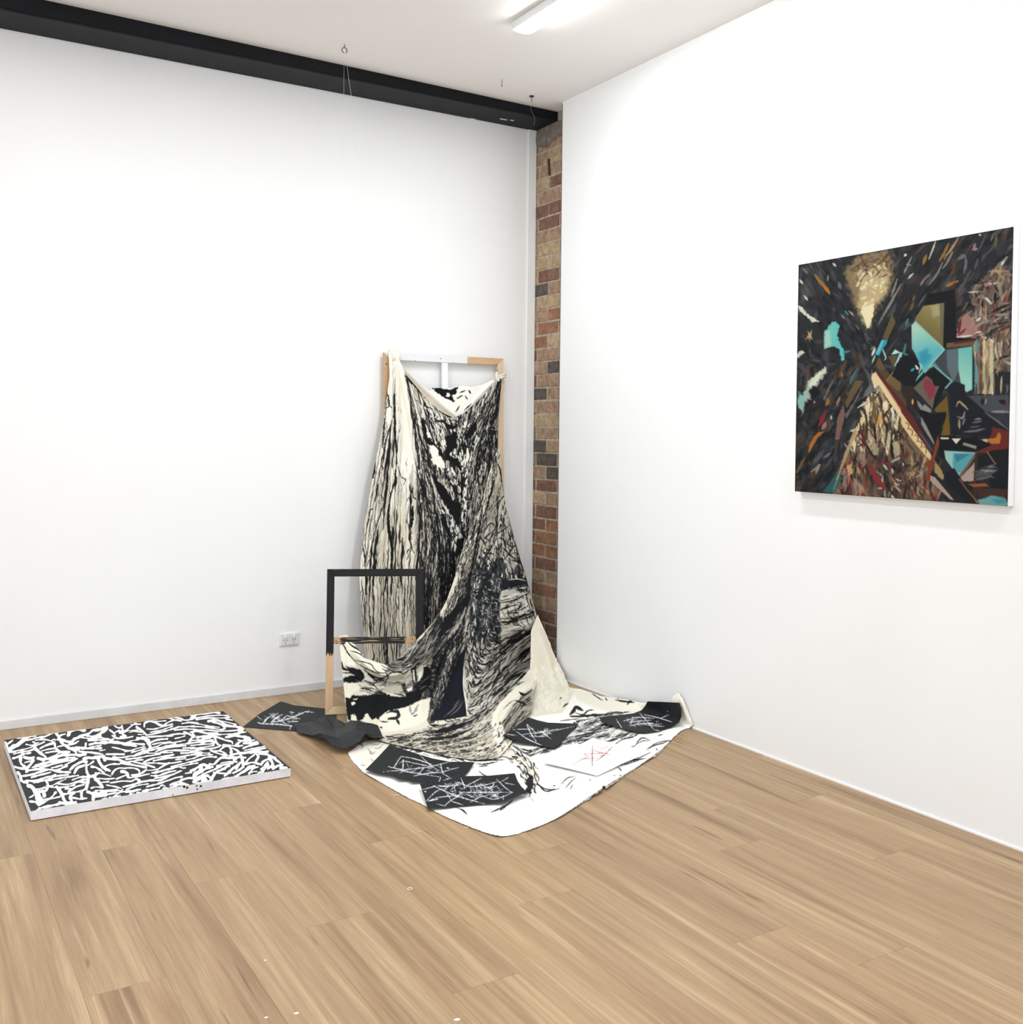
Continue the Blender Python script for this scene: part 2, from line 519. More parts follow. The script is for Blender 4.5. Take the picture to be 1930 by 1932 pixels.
def half_painted(name, axis, cut, col, soft, w1=(186, 150, 112), w2=(206, 174, 136), streaks=0.0, specks=None, flip=False, cut2=None):
    """raw pine with brushed paint past a ragged edge along one axis (local metres)"""
    m, nt, b, f = wood(name, w1, w2, axis)
    tc = N(nt, 'ShaderNodeTexCoord'); sp = N(nt, 'ShaderNodeSeparateXYZ'); L(nt, tc.outputs['Object'], sp.inputs[0])
    p = sp.outputs['xyz'.index(axis)]
    sc = [90, 90, 90]; sc['xyz'.index(axis)] = 4
    wob = noise(nt, coords(nt, tuple(sc)), 1.0, 3)
    d = math_n(nt, 'ADD', math_n(nt, 'SUBTRACT', p, cut), math_n(nt, 'MULTIPLY', math_n(nt, 'SUBTRACT', wob, 0.5), soft))
    if flip: d = math_n(nt, 'MULTIPLY', d, -1.0)
    fac = math_n(nt, 'MULTIPLY', d, 400.0, True)
    if cut2 is not None: fac = math_n(nt, 'MULTIPLY', fac, math_n(nt, 'MULTIPLY', math_n(nt, 'SUBTRACT', math_n(nt, 'ADD', cut2, math_n(nt, 'MULTIPLY', wob, soft)), p), 400.0, True))
    if streaks:
        sk = ramp(nt, noise(nt, coords(nt, tuple(sc)), 1.7, 3), [(streaks - .04, (0, 0, 0, 1)), (streaks + .04, (1, 1, 1, 1))])
        fac = math_n(nt, 'MULTIPLY', fac, math_n(nt, 'MULTIPLY', sk, 1.0))
    base = b.inputs['Base Color'].links[0].from_socket
    out = mix(nt, fac, base, rgba(col))
    if specks:
        s2 = ramp(nt, noise(nt, coords(nt, (1, 1, 1)), 55, 2), [(0.69, (0, 0, 0, 1)), (0.71, (1, 1, 1, 1))])
        out = mix(nt, s2, out, rgba(specks))
    L(nt, out, b.inputs['Base Color'])
    return m


FA_X0, FA_X1, FA_H = -1.006, -0.178, 1.980
root = tag(empty('stretcher_frame', ((FA_X0 + FA_X1) / 2, -0.07, 0)), 'tall pine stretcher frame leaning on the wall under the draped cloth', 'frame')


def ya(z, off=0.0): return -0.088 + 0.060 * z / FA_H - off        # lean of the tall frame; off = towards the room


BWd, BT = 0.043, 0.020


def rail(name, x0, x1, z0, z1, mat, mit=0.0, top=True):
    """horizontal bar, mitred"""
    a, c = (mit, 0) if top else (0, mit)
    def q(off):
        return [(x0 + c * 0 + (0 if top else mit), ya(z1, off), z1), (x1 - (0 if top else mit), ya(z1, off), z1), (x1 - (mit if top else 0), ya(z0, off), z0), (x0 + (mit if top else 0), ya(z0, off), z0)]
    return adopt(hexa(name, q(0.0), q(BT), mat, None, 0.0015), root)


def stile(name, x0, x1, mit0, mit1, mat):
    """vertical bar, outer edge x0, inner edge x1"""
    def q(off):
        return [(x0, ya(FA_H, off), FA_H), (x1, ya(FA_H - BWd, off), FA_H - BWd), (x1, ya(BWd, off), BWd), (x0, ya(0, off), 0.0)]
    return adopt(hexa(name, q(0.0), q(BT), mat, None, 0.0015), root)


stile('stile', FA_X0, FA_X0 + BWd, 0, 0, half_painted('pine_inked', 'z', 1.99, (30, 30, 32), 0.02, specks=(34, 32, 30)))
stile('stile', FA_X1, FA_X1 - BWd, 0, 0, M_pine)
o = rail('rail', FA_X0, FA_X1, FA_H - BWd, FA_H, half_painted('pine_white_paint', 'x', -0.44, (226, 226, 228), 0.03, specks=(52, 46, 42), flip=True), BWd)
tag(o, 'top rail painted white on its left half')
o = rail('rail', FA_X0, FA_X1, 0.0, BWd, M_pinex, BWd, False)
bx0 = on_y(834, 700, -0.045)[0]
br = adopt(hexa('brace', [(bx0, ya(FA_H - BWd) - .002, FA_H - BWd), (bx0 + .040, ya(FA_H - BWd) - .002, FA_H - BWd), (bx0 + .040, ya(BWd) - .002, BWd), (bx0, ya(BWd) - .002, BWd)],
                [(bx0, ya(FA_H - BWd, .016), FA_H - BWd), (bx0 + .040, ya(FA_H - BWd, .016), FA_H - BWd), (bx0 + .040, ya(BWd, .016), BWd), (bx0, ya(BWd, .016), BWd)],
                plain('brace_white_paint', (238, 238, 238), 0.5, 0.3, 0.01), None, 0.001), root)
tag(br, 'white painted upright brace')

# ================================================================ SMALL BLACK FRAME
BLc, TLc = np.array([-1.545, -0.520, 0.0]), np.array([-1.491, -0.400, 0.758])
WV = np.array([-0.999, -0.576, 0.758]) - TLc
WB = np.linalg.norm(WV); EX = WV / WB
EZ = (TLc - BLc); HB = np.linalg.norm(EZ); EZ = EZ / HB
EX = EX - EZ * (EX @ EZ); EX /= np.linalg.norm(EX)
EY = np.cross(EZ, EX)                                        # away from the room
root = empty('wooden_frame', tuple(BLc)); ROOTB = root
root.matrix_basis = Matrix(((EX[0], EY[0], EZ[0], BLc[0]), (EX[1], EY[1], EZ[1], BLc[1]), (EX[2], EY[2], EZ[2], BLc[2]), (0, 0, 0, 1)))
tag(root, 'small black brushed wooden frame with bare pine foot leaning on the drape', 'frame')
INK = (12, 12, 14)
Mb_l = half_painted('frame_stile_ink', 'z', 0.315, INK, 0.11)
Mb_r = half_painted('frame_stile_ink_short', 'z', 0.30, INK, 0.09)
Mb_t = half_painted('frame_rail_ink', 'x', -1.0, INK, 0.02, w1=(70, 62, 56), w2=(120, 104, 90), streaks=0.32)
Mb_c = half_painted('frame_bar_ink', 'x', 0.075, (26, 23, 22), 0.06, w1=(170, 134, 98), w2=(198, 164, 124), streaks=0.40, cut2=0.40)
W2, T2 = 0.040, 0.020


def bpart(name, A, mat, t0=-T2, t1=0.0, bev=0.0015):
    a = [(x, t1, z) for x, z in A]; bq = [(x, t0, z) for x, z in A]
    o = hexa(name, a, bq, mat, None, bev); o.parent = root
    return o


bpart('stile', [(0, HB), (W2, HB - W2), (W2, W2), (0, 0)], Mb_l)
bpart('stile', [(WB, HB), (WB - W2, HB - W2), (WB - W2, W2), (WB, 0)], Mb_r)
bpart('rail', [(0, HB), (WB, HB), (WB - W2, HB - W2), (W2, HB - W2)], Mb_t)
tag(bpart('rail', [(W2, W2), (WB - W2, W2), (WB, 0), (0, 0)], wood('pine_pale', (200, 172, 130), (216, 192, 154), 'x')[0]), 'bare pine bottom rail')
zc = 0.405
xb_ = tag(bpart('crossbar', [(W2 - .002, zc), (WB - W2 + .002, zc - .004), (WB - W2 + .002, zc - .040), (W2 - .002, zc - .036)], Mb_c, -0.012, 0.004), 'crossbar streaked black over pine')
for xx, zz in ((W2 + .013, zc - .020), (W2 + .019, zc - .030), (WB - W2 - .02, zc - .016)):
    s = tube('screw', [(xx, -0.0135, zz), (xx, -0.011, zz)], .0035, M_rust, n=8); s.parent = xb_


# ================================================================ PAINTER: strokes and washes laid on picture surfaces
def Z(ox, oy, s):
    return lambda pts: [(ox + x / s, oy + y / s) for x, y in pts]


def catmull(pts, n=6):
    p = np.asarray(pts, float)
    if len(p) < 3: return p
    q = np.vstack([2 * p[0] - p[1], p, 2 * p[-1] - p[-2]]); out = []
    t = np.linspace(0, 1, n, endpoint=False)[:, None]
    for i in range(1, len(q) - 2):
        a, b, c, d = q[i - 1], q[i], q[i + 1], q[i + 2]
        out.append(0.5 * (2 * b + (c - a) * t + (2 * a - 5 * b + 4 * c - d) * t ** 2 + (3 * b - a - 3 * c + d) * t ** 3))
    return np.vstack(out + [p[-1:]])


def inside(poly, X, Y):
    p = np.asarray(poly, float); r = np.zeros(X.shape, bool)
    for i in range(len(p)):
        x1, y1 = p[i]; x2, y2 = p[i - 1]
        if y1 == y2: continue
        c = ((y1 > Y) != (y2 > Y)) & (X < (x2 - x1) * (Y - y1) / (y2 - y1) + x1)
        r ^= c
    return r


def seg_dist(pts, X, Y):
    """distance to polyline and position 0..1 along it"""
    p = np.asarray(pts, float)
    seg = np.diff(p, axis=0); ln = np.maximum(np.hypot(seg[:, 0], seg[:, 1]), 1e-6); cum = np.concatenate([[0], np.cumsum(ln)])
    D = np.full(X.shape, 1e9); T = np.zeros(X.shape)
    for i in range(len(seg)):
        dx, dy = X - p[i, 0], Y - p[i, 1]
        t = np.clip((dx * seg[i, 0] + dy * seg[i, 1]) / ln[i] ** 2, 0, 1)
        d = np.hypot(dx - t * seg[i, 0], dy - t * seg[i, 1])
        m = d < D
        D = np.where(m, d, D); T = np.where(m, (cum[i] + t * ln[i]) / cum[-1], T)
    return D, T


def vnoise(X, Y, scale, seed):
    r = np.random.default_rng(seed); G = r.random((64, 64))
    x, y = X / scale, Y / scale
    xi, yi = np.floor(x).astype(int), np.floor(y).astype(int)
    fx, fy = x - xi, y - yi
    fx = fx * fx * (3 - 2 * fx); fy = fy * fy * (3 - 2 * fy)
    g = lambda i, j: G[(yi + j) % 64, (xi + i) % 64]
    return (g(0, 0) * (1 - fx) + g(1, 0) * fx) * (1 - fy) + (g(0, 1) * (1 - fx) + g(1, 1) * fx) * fy - 0.5


class Cv:
    def __init__(s, x0, y0, x1, y1, res, col):
        s.x0, s.y0, s.res = x0, y0, res
        s.W, s.H = int((x1 - x0) * res) + 1, int((y1 - y0) * res) + 1
        s.a = np.empty((s.H, s.W, 3)); s.a[:] = np.asarray(col, float)
        s.X, s.Y = np.meshgrid(x0 + np.arange(s.W) / res, y0 + np.arange(s.H) / res)

    def win(s, pts, pad):
        p = np.asarray(pts, float)
        i0 = int(max(0, (p[:, 0].min() - pad - s.x0) * s.res)); i1 = int(min(s.W, (p[:, 0].max() + pad - s.x0) * s.res + 2))
        j0 = int(max(0, (p[:, 1].min() - pad - s.y0) * s.res)); j1 = int(min(s.H, (p[:, 1].max() + pad - s.y0) * s.res + 2))
        return None if (i1 <= i0 or j1 <= j0) else (slice(j0, j1), slice(i0, i1))

    def blend(s, w, al, col):
        c = np.asarray(col, float)
        s.a[w] = s.a[w] * (1 - al[..., None]) + c * al[..., None]

    def poly(s, pts, col, soft=0.6, al=1.0, rag=0.0, seed=1, col2=None, ax=None):
        w = s.win(pts, soft + rag + 1)
        if not w: return
        X, Y = s.X[w], s.Y[w]
        p = np.asarray(list(pts) + [pts[0]], float)
        d, _ = seg_dist(p, X, Y)
        d = np.where(inside(pts, X, Y), d, -d)
        if rag: d = d + rag * 2 * (vnoise(X, Y, rag * 1.7, seed) + .6 * vnoise(X, Y, rag * .7, seed + 1))
        A = np.clip(0.5 + d / max(soft, .05), 0, 1) * al
        if col2 is not None:
            (xa, ya_), (xb, yb) = ax
            t = np.clip(((X - xa) * (xb - xa) + (Y - ya_) * (yb - ya_)) / ((xb - xa) ** 2 + (yb - ya_) ** 2), 0, 1)[..., None]
            c = np.asarray(col, float) * (1 - t) + np.asarray(col2, float) * t
        else: c = col
        s.blend(w, A, c)

    def stroke(s, pts, wd, col, al=1.0, taper=(1, 1), soft=0.6, rough=0.0, seed=1, sm=True):
        p = catmull(pts, 5) if sm else np.asarray(pts, float)
        w = s.win(p, wd + 1)
        if not w: return
        X, Y = s.X[w], s.Y[w]
        d, t = seg_dist(p, X, Y)
        r = wd / 2 * (taper[0] + (1 - taper[0]) * np.clip(t * 3, 0, 1)) * (taper[1] + (1 - taper[1]) * np.clip((1 - t) * 3, 0, 1))
        if rough: r = r * (1 + rough * 2 * vnoise(X, Y, max(wd, 1.5), seed))
        s.blend(w, np.clip(0.5 + (r - d) / soft, 0, 1) * al, col)

    def strokes(s, lst, T, wd, col, **k):
        for i, q in enumerate(lst):
            if isinstance(q[0], (int, float)): s.stroke(T(q[1:]), q[0], col, seed=i, **k)
            else: s.stroke(T(q), wd, col, seed=i, **k)

    def field(s, guides, step=4.0):
        gx = np.arange(s.x0, s.x0 + s.W / s.res + step, step); gy = np.arange(s.y0, s.y0 + s.H / s.res + step, step)
        X, Y = np.meshgrid(gx, gy); U = np.zeros(X.shape); V = np.zeros(X.shape)
        for g in guides:
            p = catmull(g, 4)
            seg = np.diff(p, axis=0); mid = (p[:-1] + p[1:]) / 2
            ln = np.maximum(np.hypot(seg[:, 0], seg[:, 1]), 1e-6)
            for m_, t_ in zip(mid, seg / ln[:, None]):
                wgt = 1.0 / ((X - m_[0]) ** 2 + (Y - m_[1]) ** 2 + 60.0) ** 1.6
                U += wgt * t_[0]; V += wgt * t_[1]
        n = np.hypot(U, V) + 1e-12
        s.F = (U / n, V / n, step)

    def flow(s, poly, n, length, wd, col, al=1.0, seed=0, wob=0.35, dens=None, gap=0.0, soft=0.7, both=True):
        """many thin strokes that follow the field, seeded inside poly"""
        r = np.random.default_rng(seed)
        p = np.asarray(poly, float); lo, hi = p.min(0), p.max(0)
        q = lo + (hi - lo) * r.random((n * 6, 2)); q = q[inside(poly, q[:, 0], q[:, 1])]
        if dens is not None:
            q = q[r.random(len(q)) < dens(q[:, 0], q[:, 1])]
        q = q[:n]; n = len(q)
        if n == 0: return
        U, V, st = s.F
        ln = r.uniform(length[0], length[1], n); w0 = wd[0] + (wd[1] - wd[0]) * r.random(n) ** 2.2
        ds = 0.55 / s.res * 1.4
        ph = r.uniform(0, 6.28, n); fr = r.uniform(.08, .35, n)
        acc = np.zeros((s.H, s.W))
        pos = q.copy(); steps = int(length[1] / ds)
        R = int(math.ceil(wd[1] / 2 * s.res)) + 1
        oy, ox = np.mgrid[-R:R + 1, -R:R + 1]; oy = oy.ravel(); ox = ox.ravel()
        sgn = np.where(r.random(n) < .5, 1, -1)
        for k in range(steps):
            live = (k * ds) < ln
            if gap:
                on = np.sin(k * ds * fr * 1.3 + ph * 3) > -1 + gap * 2
            else: on = True
            ix = np.clip(((pos[:, 0] - s.x0) / st).astype(int), 0, U.shape[1] - 1); iy = np.clip(((pos[:, 1] - s.y0) / st).astype(int), 0, U.shape[0] - 1)
            u, v = U[iy, ix] * sgn, V[iy, ix] * sgn
            a = wob * np.sin(k * ds * fr + ph) + wob * .45 * np.sin(k * ds * fr * 2.3 + ph * 2)
            ca, sa = np.cos(a), np.sin(a)
            pos = pos + ds * np.stack([u * ca - v * sa, u * sa + v * ca], -1)
            tt = k * ds / ln
            rad = w0 / 2 * np.sqrt(np.clip(1 - (2 * tt - 1) ** 4, 0.05, 1)) * (1 + .3 * np.sin(k * ds * fr * .8 + ph * 1.7))
            sel = live & on
            if not np.any(sel): continue
            cx = (pos[sel, 0] - s.x0) * s.res; cy = (pos[sel, 1] - s.y0) * s.res; rr = rad[sel] * s.res
            bx = np.round(cx).astype(int)[:, None] + ox; by = np.round(cy).astype(int)[:, None] + oy
            d = np.hypot(bx - cx[:, None], by - cy[:, None])
            A = np.clip(.5 + (rr[:, None] - d) / (soft * s.res), 0, 1)
            ok = (A > 0.02) & (bx >= 0) & (by >= 0) & (bx < s.W) & (by < s.H)
            np.maximum.at(acc, (by[ok], bx[ok]), A[ok])
        s.a = s.a * (1 - acc[..., None] * al) + np.asarray(col, float) * acc[..., None] * al

    def sample(s, px):
        x = np.clip((px[:, 0] - s.x0) * s.res, 0, s.W - 1.001); y = np.clip((px[:, 1] - s.y0) * s.res, 0, s.H - 1.001)
        i, j = x.astype(int), y.astype(int); fx, fy = (x - i)[:, None], (y - j)[:, None]
        a = s.a
        return (a[j, i] * (1 - fx) + a[j, i + 1] * fx) * (1 - fy) + (a[j + 1, i] * (1 - fx) + a[j + 1, i + 1] * fx) * fy


# ================================================================ SURFACES
def mesh_np(name, co, quads, cols=None, smooth=True):
    me = bpy.data.meshes.new(name)
    nq = len(quads)
    me.vertices.add(len(co)); me.vertices.foreach_set('co', np.ascontiguousarray(co, np.float32).ravel())
    me.loops.add(nq * 4); me.loops.foreach_set('vertex_index', np.ascontiguousarray(quads, np.int32).ravel())
    me.polygons.add(nq); me.polygons.foreach_set('loop_start', np.arange(0, nq * 4, 4, dtype=np.int32))
    try: me.polygons.foreach_set('loop_total', np.full(nq, 4, np.int32))
    except Exception: pass
    me.polygons.foreach_set('use_smooth', np.full(nq, smooth, bool))
    me.update(calc_edges=True)
    if cols is not None:
        at = me.color_attributes.new('paint', 'FLOAT_COLOR', 'POINT')
        c4 = np.ones((len(co), 4), np.float32); c4[:, :3] = lin(np.clip(cols, 0, 255))
        at.data.foreach_set('color', c4.ravel())
    return me


def solve_tps(P, v, reg=1e-4):
    n = len(P); d2 = ((P[:, None] - P[None]) ** 2).sum(-1)
    K = 0.5 * d2 * np.log(d2 + 1e-12) + reg * np.eye(n)
    A = np.zeros((n + 3, n + 3)); A[:n, :n] = K; A[:n, n] = 1; A[:n, n + 1:] = P; A[n, :n] = 1; A[n + 1:, :n] = P.T
    return np.linalg.solve(A, np.concatenate([v, np.zeros(3)]))


def sheet(name, poly, ctrl, ridges, cv, mat, step=0.9, wrinkle=0.0, wscale=(14, 14), seed=1, root=None, reg=1e-4, rag=0.0, zmin=None):
    """a hanging or lying piece of fabric / paper: surveyed points (kind, value) fix where it is in the room,
    a thin-plate surface runs through them and folds are raised on it"""
    poly = np.asarray(poly, float)
    if rag:
        q = []
        for i in range(len(poly)):
            a, b_ = poly[i], poly[(i + 1) % len(poly)]
            k = max(1, int(np.hypot(*(b_ - a)) / 4))
            for t in range(k): q.append(a + (b_ - a) * t / k)
        poly = np.asarray(q) + np.random.default_rng(seed).normal(0, rag, (len(q), 2))
    x0, y0 = poly.min(0) - step; x1, y1 = poly.max(0) + step
    xs = np.arange(x0, x1 + step, step); ys = np.arange(y0, y1 + step, step)
    X, Y = np.meshgrid(xs, ys)
    ins = inside(poly, X, Y)
    cell = ins[:-1, :-1] | ins[1:, :-1] | ins[:-1, 1:] | ins[1:, 1:]
    use = np.zeros(ins.shape, bool)
    use[:-1, :-1] |= cell; use[1:, :-1] |= cell; use[:-1, 1:] |= cell; use[1:, 1:] |= cell
    idx = np.full(ins.shape, -1, int); idx[use] = np.arange(use.sum())
    vx, vy = X[use], Y[use]; out = ~ins[use]
    if out.any():                                        # pull rim points onto the outline
        pts = np.stack([vx[out], vy[out]], -1); best = np.full(len(pts), 1e9); bp = pts.copy()
        for i in range(len(poly)):
            a, b_ = poly[i - 1], poly[i]; s = b_ - a; l2 = max(s @ s, 1e-9)
            t = np.clip(((pts - a) @ s) / l2, 0, 1)[:, None]; c = a + t * s
            d = np.hypot(*(pts - c).T); m_ = d < best; best[m_] = d[m_]; bp[m_] = c[m_]
        vx[out], vy[out] = bp[:, 0], bp[:, 1]
    cp = np.array([(c[0], c[1]) for c in ctrl], float); inv = []
    for (px, py, kind, val) in ctrl:
        P = {'z': on_z, 'y': on_y, 'x': on_x}[kind](px, py, val)
        inv.append(1.0 / ((P - CAM) @ AF))
    inv = np.array(inv); mu = cp.mean(0); sc = 200.0
    m0 = inv.mean()
    wts = solve_tps((cp - mu) / sc, (inv - m0) * 100, reg)
    q = (np.stack([vx, vy], -1) - mu) / sc
    val = wts[-3] + q @ wts[-2:]
    for k in range(len(cp)):
        d2 = ((q - (cp[k] - mu) / sc) ** 2).sum(-1)
        val = val + wts[k] * 0.5 * d2 * np.log(d2 + 1e-12)
    depth = 1.0 / (val / 100 + m0)
    for rd in ridges:
        pts, w_, amp = rd[0], rd[1], rd[2]; prof = rd[3] if len(rd) > 3 else 'g'
        p = catmull(pts, 5)
        sel = (vx > p[:, 0].min() - 3 * w_) & (vx < p[:, 0].max() + 3 * w_) & (vy > p[:, 1].min() - 3 * w_) & (vy < p[:, 1].max() + 3 * w_)
        if not sel.any(): continue
        d, t = seg_dist(p, vx[sel], vy[sel])
        e = np.clip(np.minimum(t, 1 - t) * 5, 0, 1) ** .7
        h = np.exp(-(d / w_) ** 2) if prof == 'g' else np.clip(1 - d / (w_ * 1.6), 0, 1)
        depth[sel] -= amp * h * (0.25 + .75 * e)
    if wrinkle:
        depth -= wrinkle * (vnoise(vx, vy * wscale[0] / wscale[1], wscale[0], seed) + .5 * vnoise(vx + 31, vy * wscale[0] / wscale[1], wscale[0] * .45, seed + 3))
    D = AF + AR * ((vx - PX) / FPX)[:, None] - AU * ((vy - PY) / FPX)[:, None]
    co = CAM + D * depth[:, None]
    if zmin is not None: co[:, 2] = np.maximum(co[:, 2], zmin)
    j, i = np.nonzero(cell)
    quads = np.stack([idx[j, i], idx[j + 1, i], idx[j + 1, i + 1], idx[j, i + 1]], -1)
    cols = cv.sample(np.stack([vx, vy], -1))
    base = co.mean(0) if root is None else np.array(root.matrix_basis.translation)
    me = mesh_np(name, co - base, quads, cols)
    o = link(name, me, mat)
    if root is None: o.location = tuple(base)
    else: o.parent = root
    return o

# ================================================================ THE PAINTED CLOTH
M_cloth = painted('ink_on_canvas_cloth', 0.9, 0.25)
IVORY, CREAM, BEIGE, GREY, BLK, NAVY = (240, 236, 224), (226, 218, 196), (200, 190, 168), (128, 124, 116), (18, 19, 22), (22, 24, 34)
cloth = tag(empty('draped_cloth', (-0.75, -1.1, 0.0)), 'large cream cloth streaked with black ink, hung from the tall frame onto the floor', 'cloth')

# ---- upper drape -----------------------------------------------------------
c = Cv(660, 650, 1050, 1300, 1.6, (236, 231, 217))
c.field([[(740, 665), (735, 750), (722, 830), (705, 920), (692, 1010), (686, 1100), (692, 1280)],
         [(748, 665), (748, 800), (742, 920), (738, 1100), (738, 1280)],
         [(752, 665), (775, 800), (781, 900), (780, 1000), (772, 1100), (772, 1280)],
         [(765, 700), (800, 830), (833, 950), (852, 1050), (850, 1280)],
         [(790, 722), (830, 790), (850, 850), (866, 950), (870, 1050), (870, 1280)],
         [(940, 715), (900, 800), (880, 870), (872, 950), (868, 1050)],
         [(940, 720), (915, 830), (898, 910), (880, 1010), (860, 1100)],
         [(942, 720), (935, 800), (935, 850), (945, 900), (975, 1030), (1000, 1150)]])
FULL = [(735, 660), (760, 690), (855, 790), (942, 705), (950, 900), (1010, 1150), (1010, 1290), (690, 1290), (670, 1090), (700, 900), (722, 790)]


def dens_back(x, y):
    d = np.full(x.shape, 0.55)
    d = np.where(y < 760, 0.08, d)
    xl = np.interp(y, [660, 800, 900, 1000, 1100, 1250], [738, 746, 757, 760, 765, 765]); xr = np.interp(y, [660, 700, 800, 850, 950, 1050, 1250], [758, 770, 778, 782, 784, 784, 778])
    d = np.where((x > xl) & (x < xr), 0.13 + .15 * np.clip((y - 850) / 300, 0, 1), d)
    d = np.where((x > xr) & (y > 740), 0.9, d)
    d = np.where((x > 870) & (y > 735), 1.0, d)
    return d


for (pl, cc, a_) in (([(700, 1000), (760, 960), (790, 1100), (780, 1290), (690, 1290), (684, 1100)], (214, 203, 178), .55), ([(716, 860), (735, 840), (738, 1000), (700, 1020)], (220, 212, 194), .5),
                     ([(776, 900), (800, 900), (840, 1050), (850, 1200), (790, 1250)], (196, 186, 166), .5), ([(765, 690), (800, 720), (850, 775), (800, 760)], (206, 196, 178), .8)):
    c.poly(pl, cc, 14, a_, 5, 3)  # beige washes: shade on the less lit cloth, put into the colour
c.flow(FULL, 900, (40, 150), (.8, 3.2), (160, 150, 132), .5, 21, .10, dens_back)
c.flow(FULL, 1000, (25, 120), (.5, 1.9), BLK, .92, 22, .17, dens_back)
c.flow(FULL, 300, (6, 22), (.5, 2.0), BLK, .92, 122, .6, dens_back)
c.flow(FULL, 190, (30, 150), (1.0, 4.8), BLK, .95, 23, .12, dens_back)
c.flow([(790, 760), (855, 800), (930, 740), (945, 860), (890, 960), (870, 1060), (850, 1060), (820, 900)], 260, (14, 70), (.8, 3.4), BLK, .95, 24, 0.3, None, .2)
c.flow([(790, 860), (870, 860), (875, 1080), (840, 1180), (790, 1230)], 330, (20, 90), (.6, 2.6), BLK, .95, 25, 0.18, None, .15)
c.flow([(785, 1050), (870, 1050), (850, 1180), (800, 1250)], 200, (20, 70), (.6, 2.2), BLK, .9, 26, 0.16, None, .1)
c.flow([(880, 740), (940, 730), (940, 860), (880, 900)], 150, (14, 60), (.6, 2.2), BLK, .95, 27, 0.22, None, .2)
c.flow([(790, 760), (870, 790), (900, 800), (872, 1040), (840, 1000)], 190, (8, 30), (1.2, 3.6), IVORY, .95, 28, 0.3, None, .2)
# traced forms
T1 = Z(670, 780, 6.44)
for p in ([(1080, 280), (1190, 250), (1240, 200), (1235, 330), (1200, 420), (1150, 500), (1170, 540), (1250, 545), (1290, 640), (1310, 760), (1300, 900), (1280, 700), (1200, 600), (1100, 560), (1085, 480), (1110, 420), (1100, 340)],
          [(820, 50), (850, 90), (860, 190), (920, 330), (980, 380), (1080, 520), (1050, 540), (960, 420), (900, 400), (850, 330), (810, 160), (795, 100)],
          [(930, 735), (970, 740), (1010, 830), (1100, 900), (1160, 1050), (1280, 1090), (1290, 1220), (1250, 1380), (1180, 1250), (1090, 1090), (1010, 980), (960, 850)],
          [(1330, 270), (1380, 190), (1481, 80), (1481, 190), (1400, 300), (1350, 320)],
          [(1235, 1530), (1330, 1500), (1300, 1650), (1240, 1760)], [(1040, 1230), (1080, 1210), (1110, 1330), (1160, 1450), (1090, 1370)],
          [(1000, 80), (1080, 80), (1130, 130), (1200, 150), (1230, 110), (1250, 160), (1180, 200), (1110, 180), (1080, 120)]):
    c.poly(T1(p), (17, 18, 20), 1.0, 1.0, 1.1, 5)
for w_, p in ((5.2, [(415, 1110), (400, 1250), (410, 1400), (440, 1600), (450, 1700), (435, 1900)]), (3.2, [(490, 690), (480, 820), (430, 1000), (420, 1120)]), (3.0, [(470, 0), (490, 250), (500, 480), (510, 620)]),
              (2.2, [(330, 0), (300, 260), (250, 520), (220, 620)]), (5.5, [(240, 520), (235, 640), (215, 780)]), (2.6, [(360, 60), (350, 220), (330, 420)]), (2.2, [(450, 80), (380, 320), (350, 520), (330, 640)]),
              (1.8, [(400, 640), (395, 900), (350, 1100), (280, 1300), (210, 1560), (170, 1750)]), (2.6, [(220, 1160), (180, 1180), (165, 1280), (140, 1400)]), (3.6, [(700, 620), (690, 800), (700, 1000), (740, 1040)]),
              (4.0, [(700, 1130), (700, 1250), (685, 1380)]), (2.0, [(680, 1450), (670, 1560), (700, 1660), (720, 1700)]), (6.0, [(725, 60), (720, 130)]), (1.8, [(740, 1560), (780, 1650), (810, 1780), (820, 1850)]),
              (2.2, [(700, 230), (700, 420), (730, 580), (780, 800), (850, 1000), (880, 1180), (940, 1350), (950, 1560), (960, 1800)]), (1.6, [(520, 640), (560, 770), (610, 800), (590, 870)]),
              (2.6, [(100, 1640), (120, 1760), (110, 1860)]), (3.0, [(480, 730), (500, 800), (490, 900)]), (2.0, [(620, 1290), (622, 1330)]), (2.0, [(720, 700), (760, 760), (830, 900), (900, 1100)]),
              (2.4, [(760, 180), (800, 330), (870, 470), (900, 640), (960, 800)]), (2.0, [(800, 420), (840, 640), (900, 860)]), (2.4, [(1010, 1180), (1080, 1380), (1180, 1500), (1240, 1620)]),
              (2.0, [(960, 1300), (1000, 1500), (1080, 1680), (1120, 1850)]), (2.6, [(1090, 560), (1090, 700), (1130, 800), (1180, 880), (1230, 1000)]), (2.2, [(1290, 760), (1300, 900), (1290, 1080)])):
    c.stroke(T1(p), w_, BLK, 1, (.6, .5), .7, .5)
T6 = Z(700, 640, 7.148)
c.stroke(T6([(480, 495), (560, 590), (640, 660), (720, 750)]), 5.0, BLK, 1, (.7, .4), .8, .6)
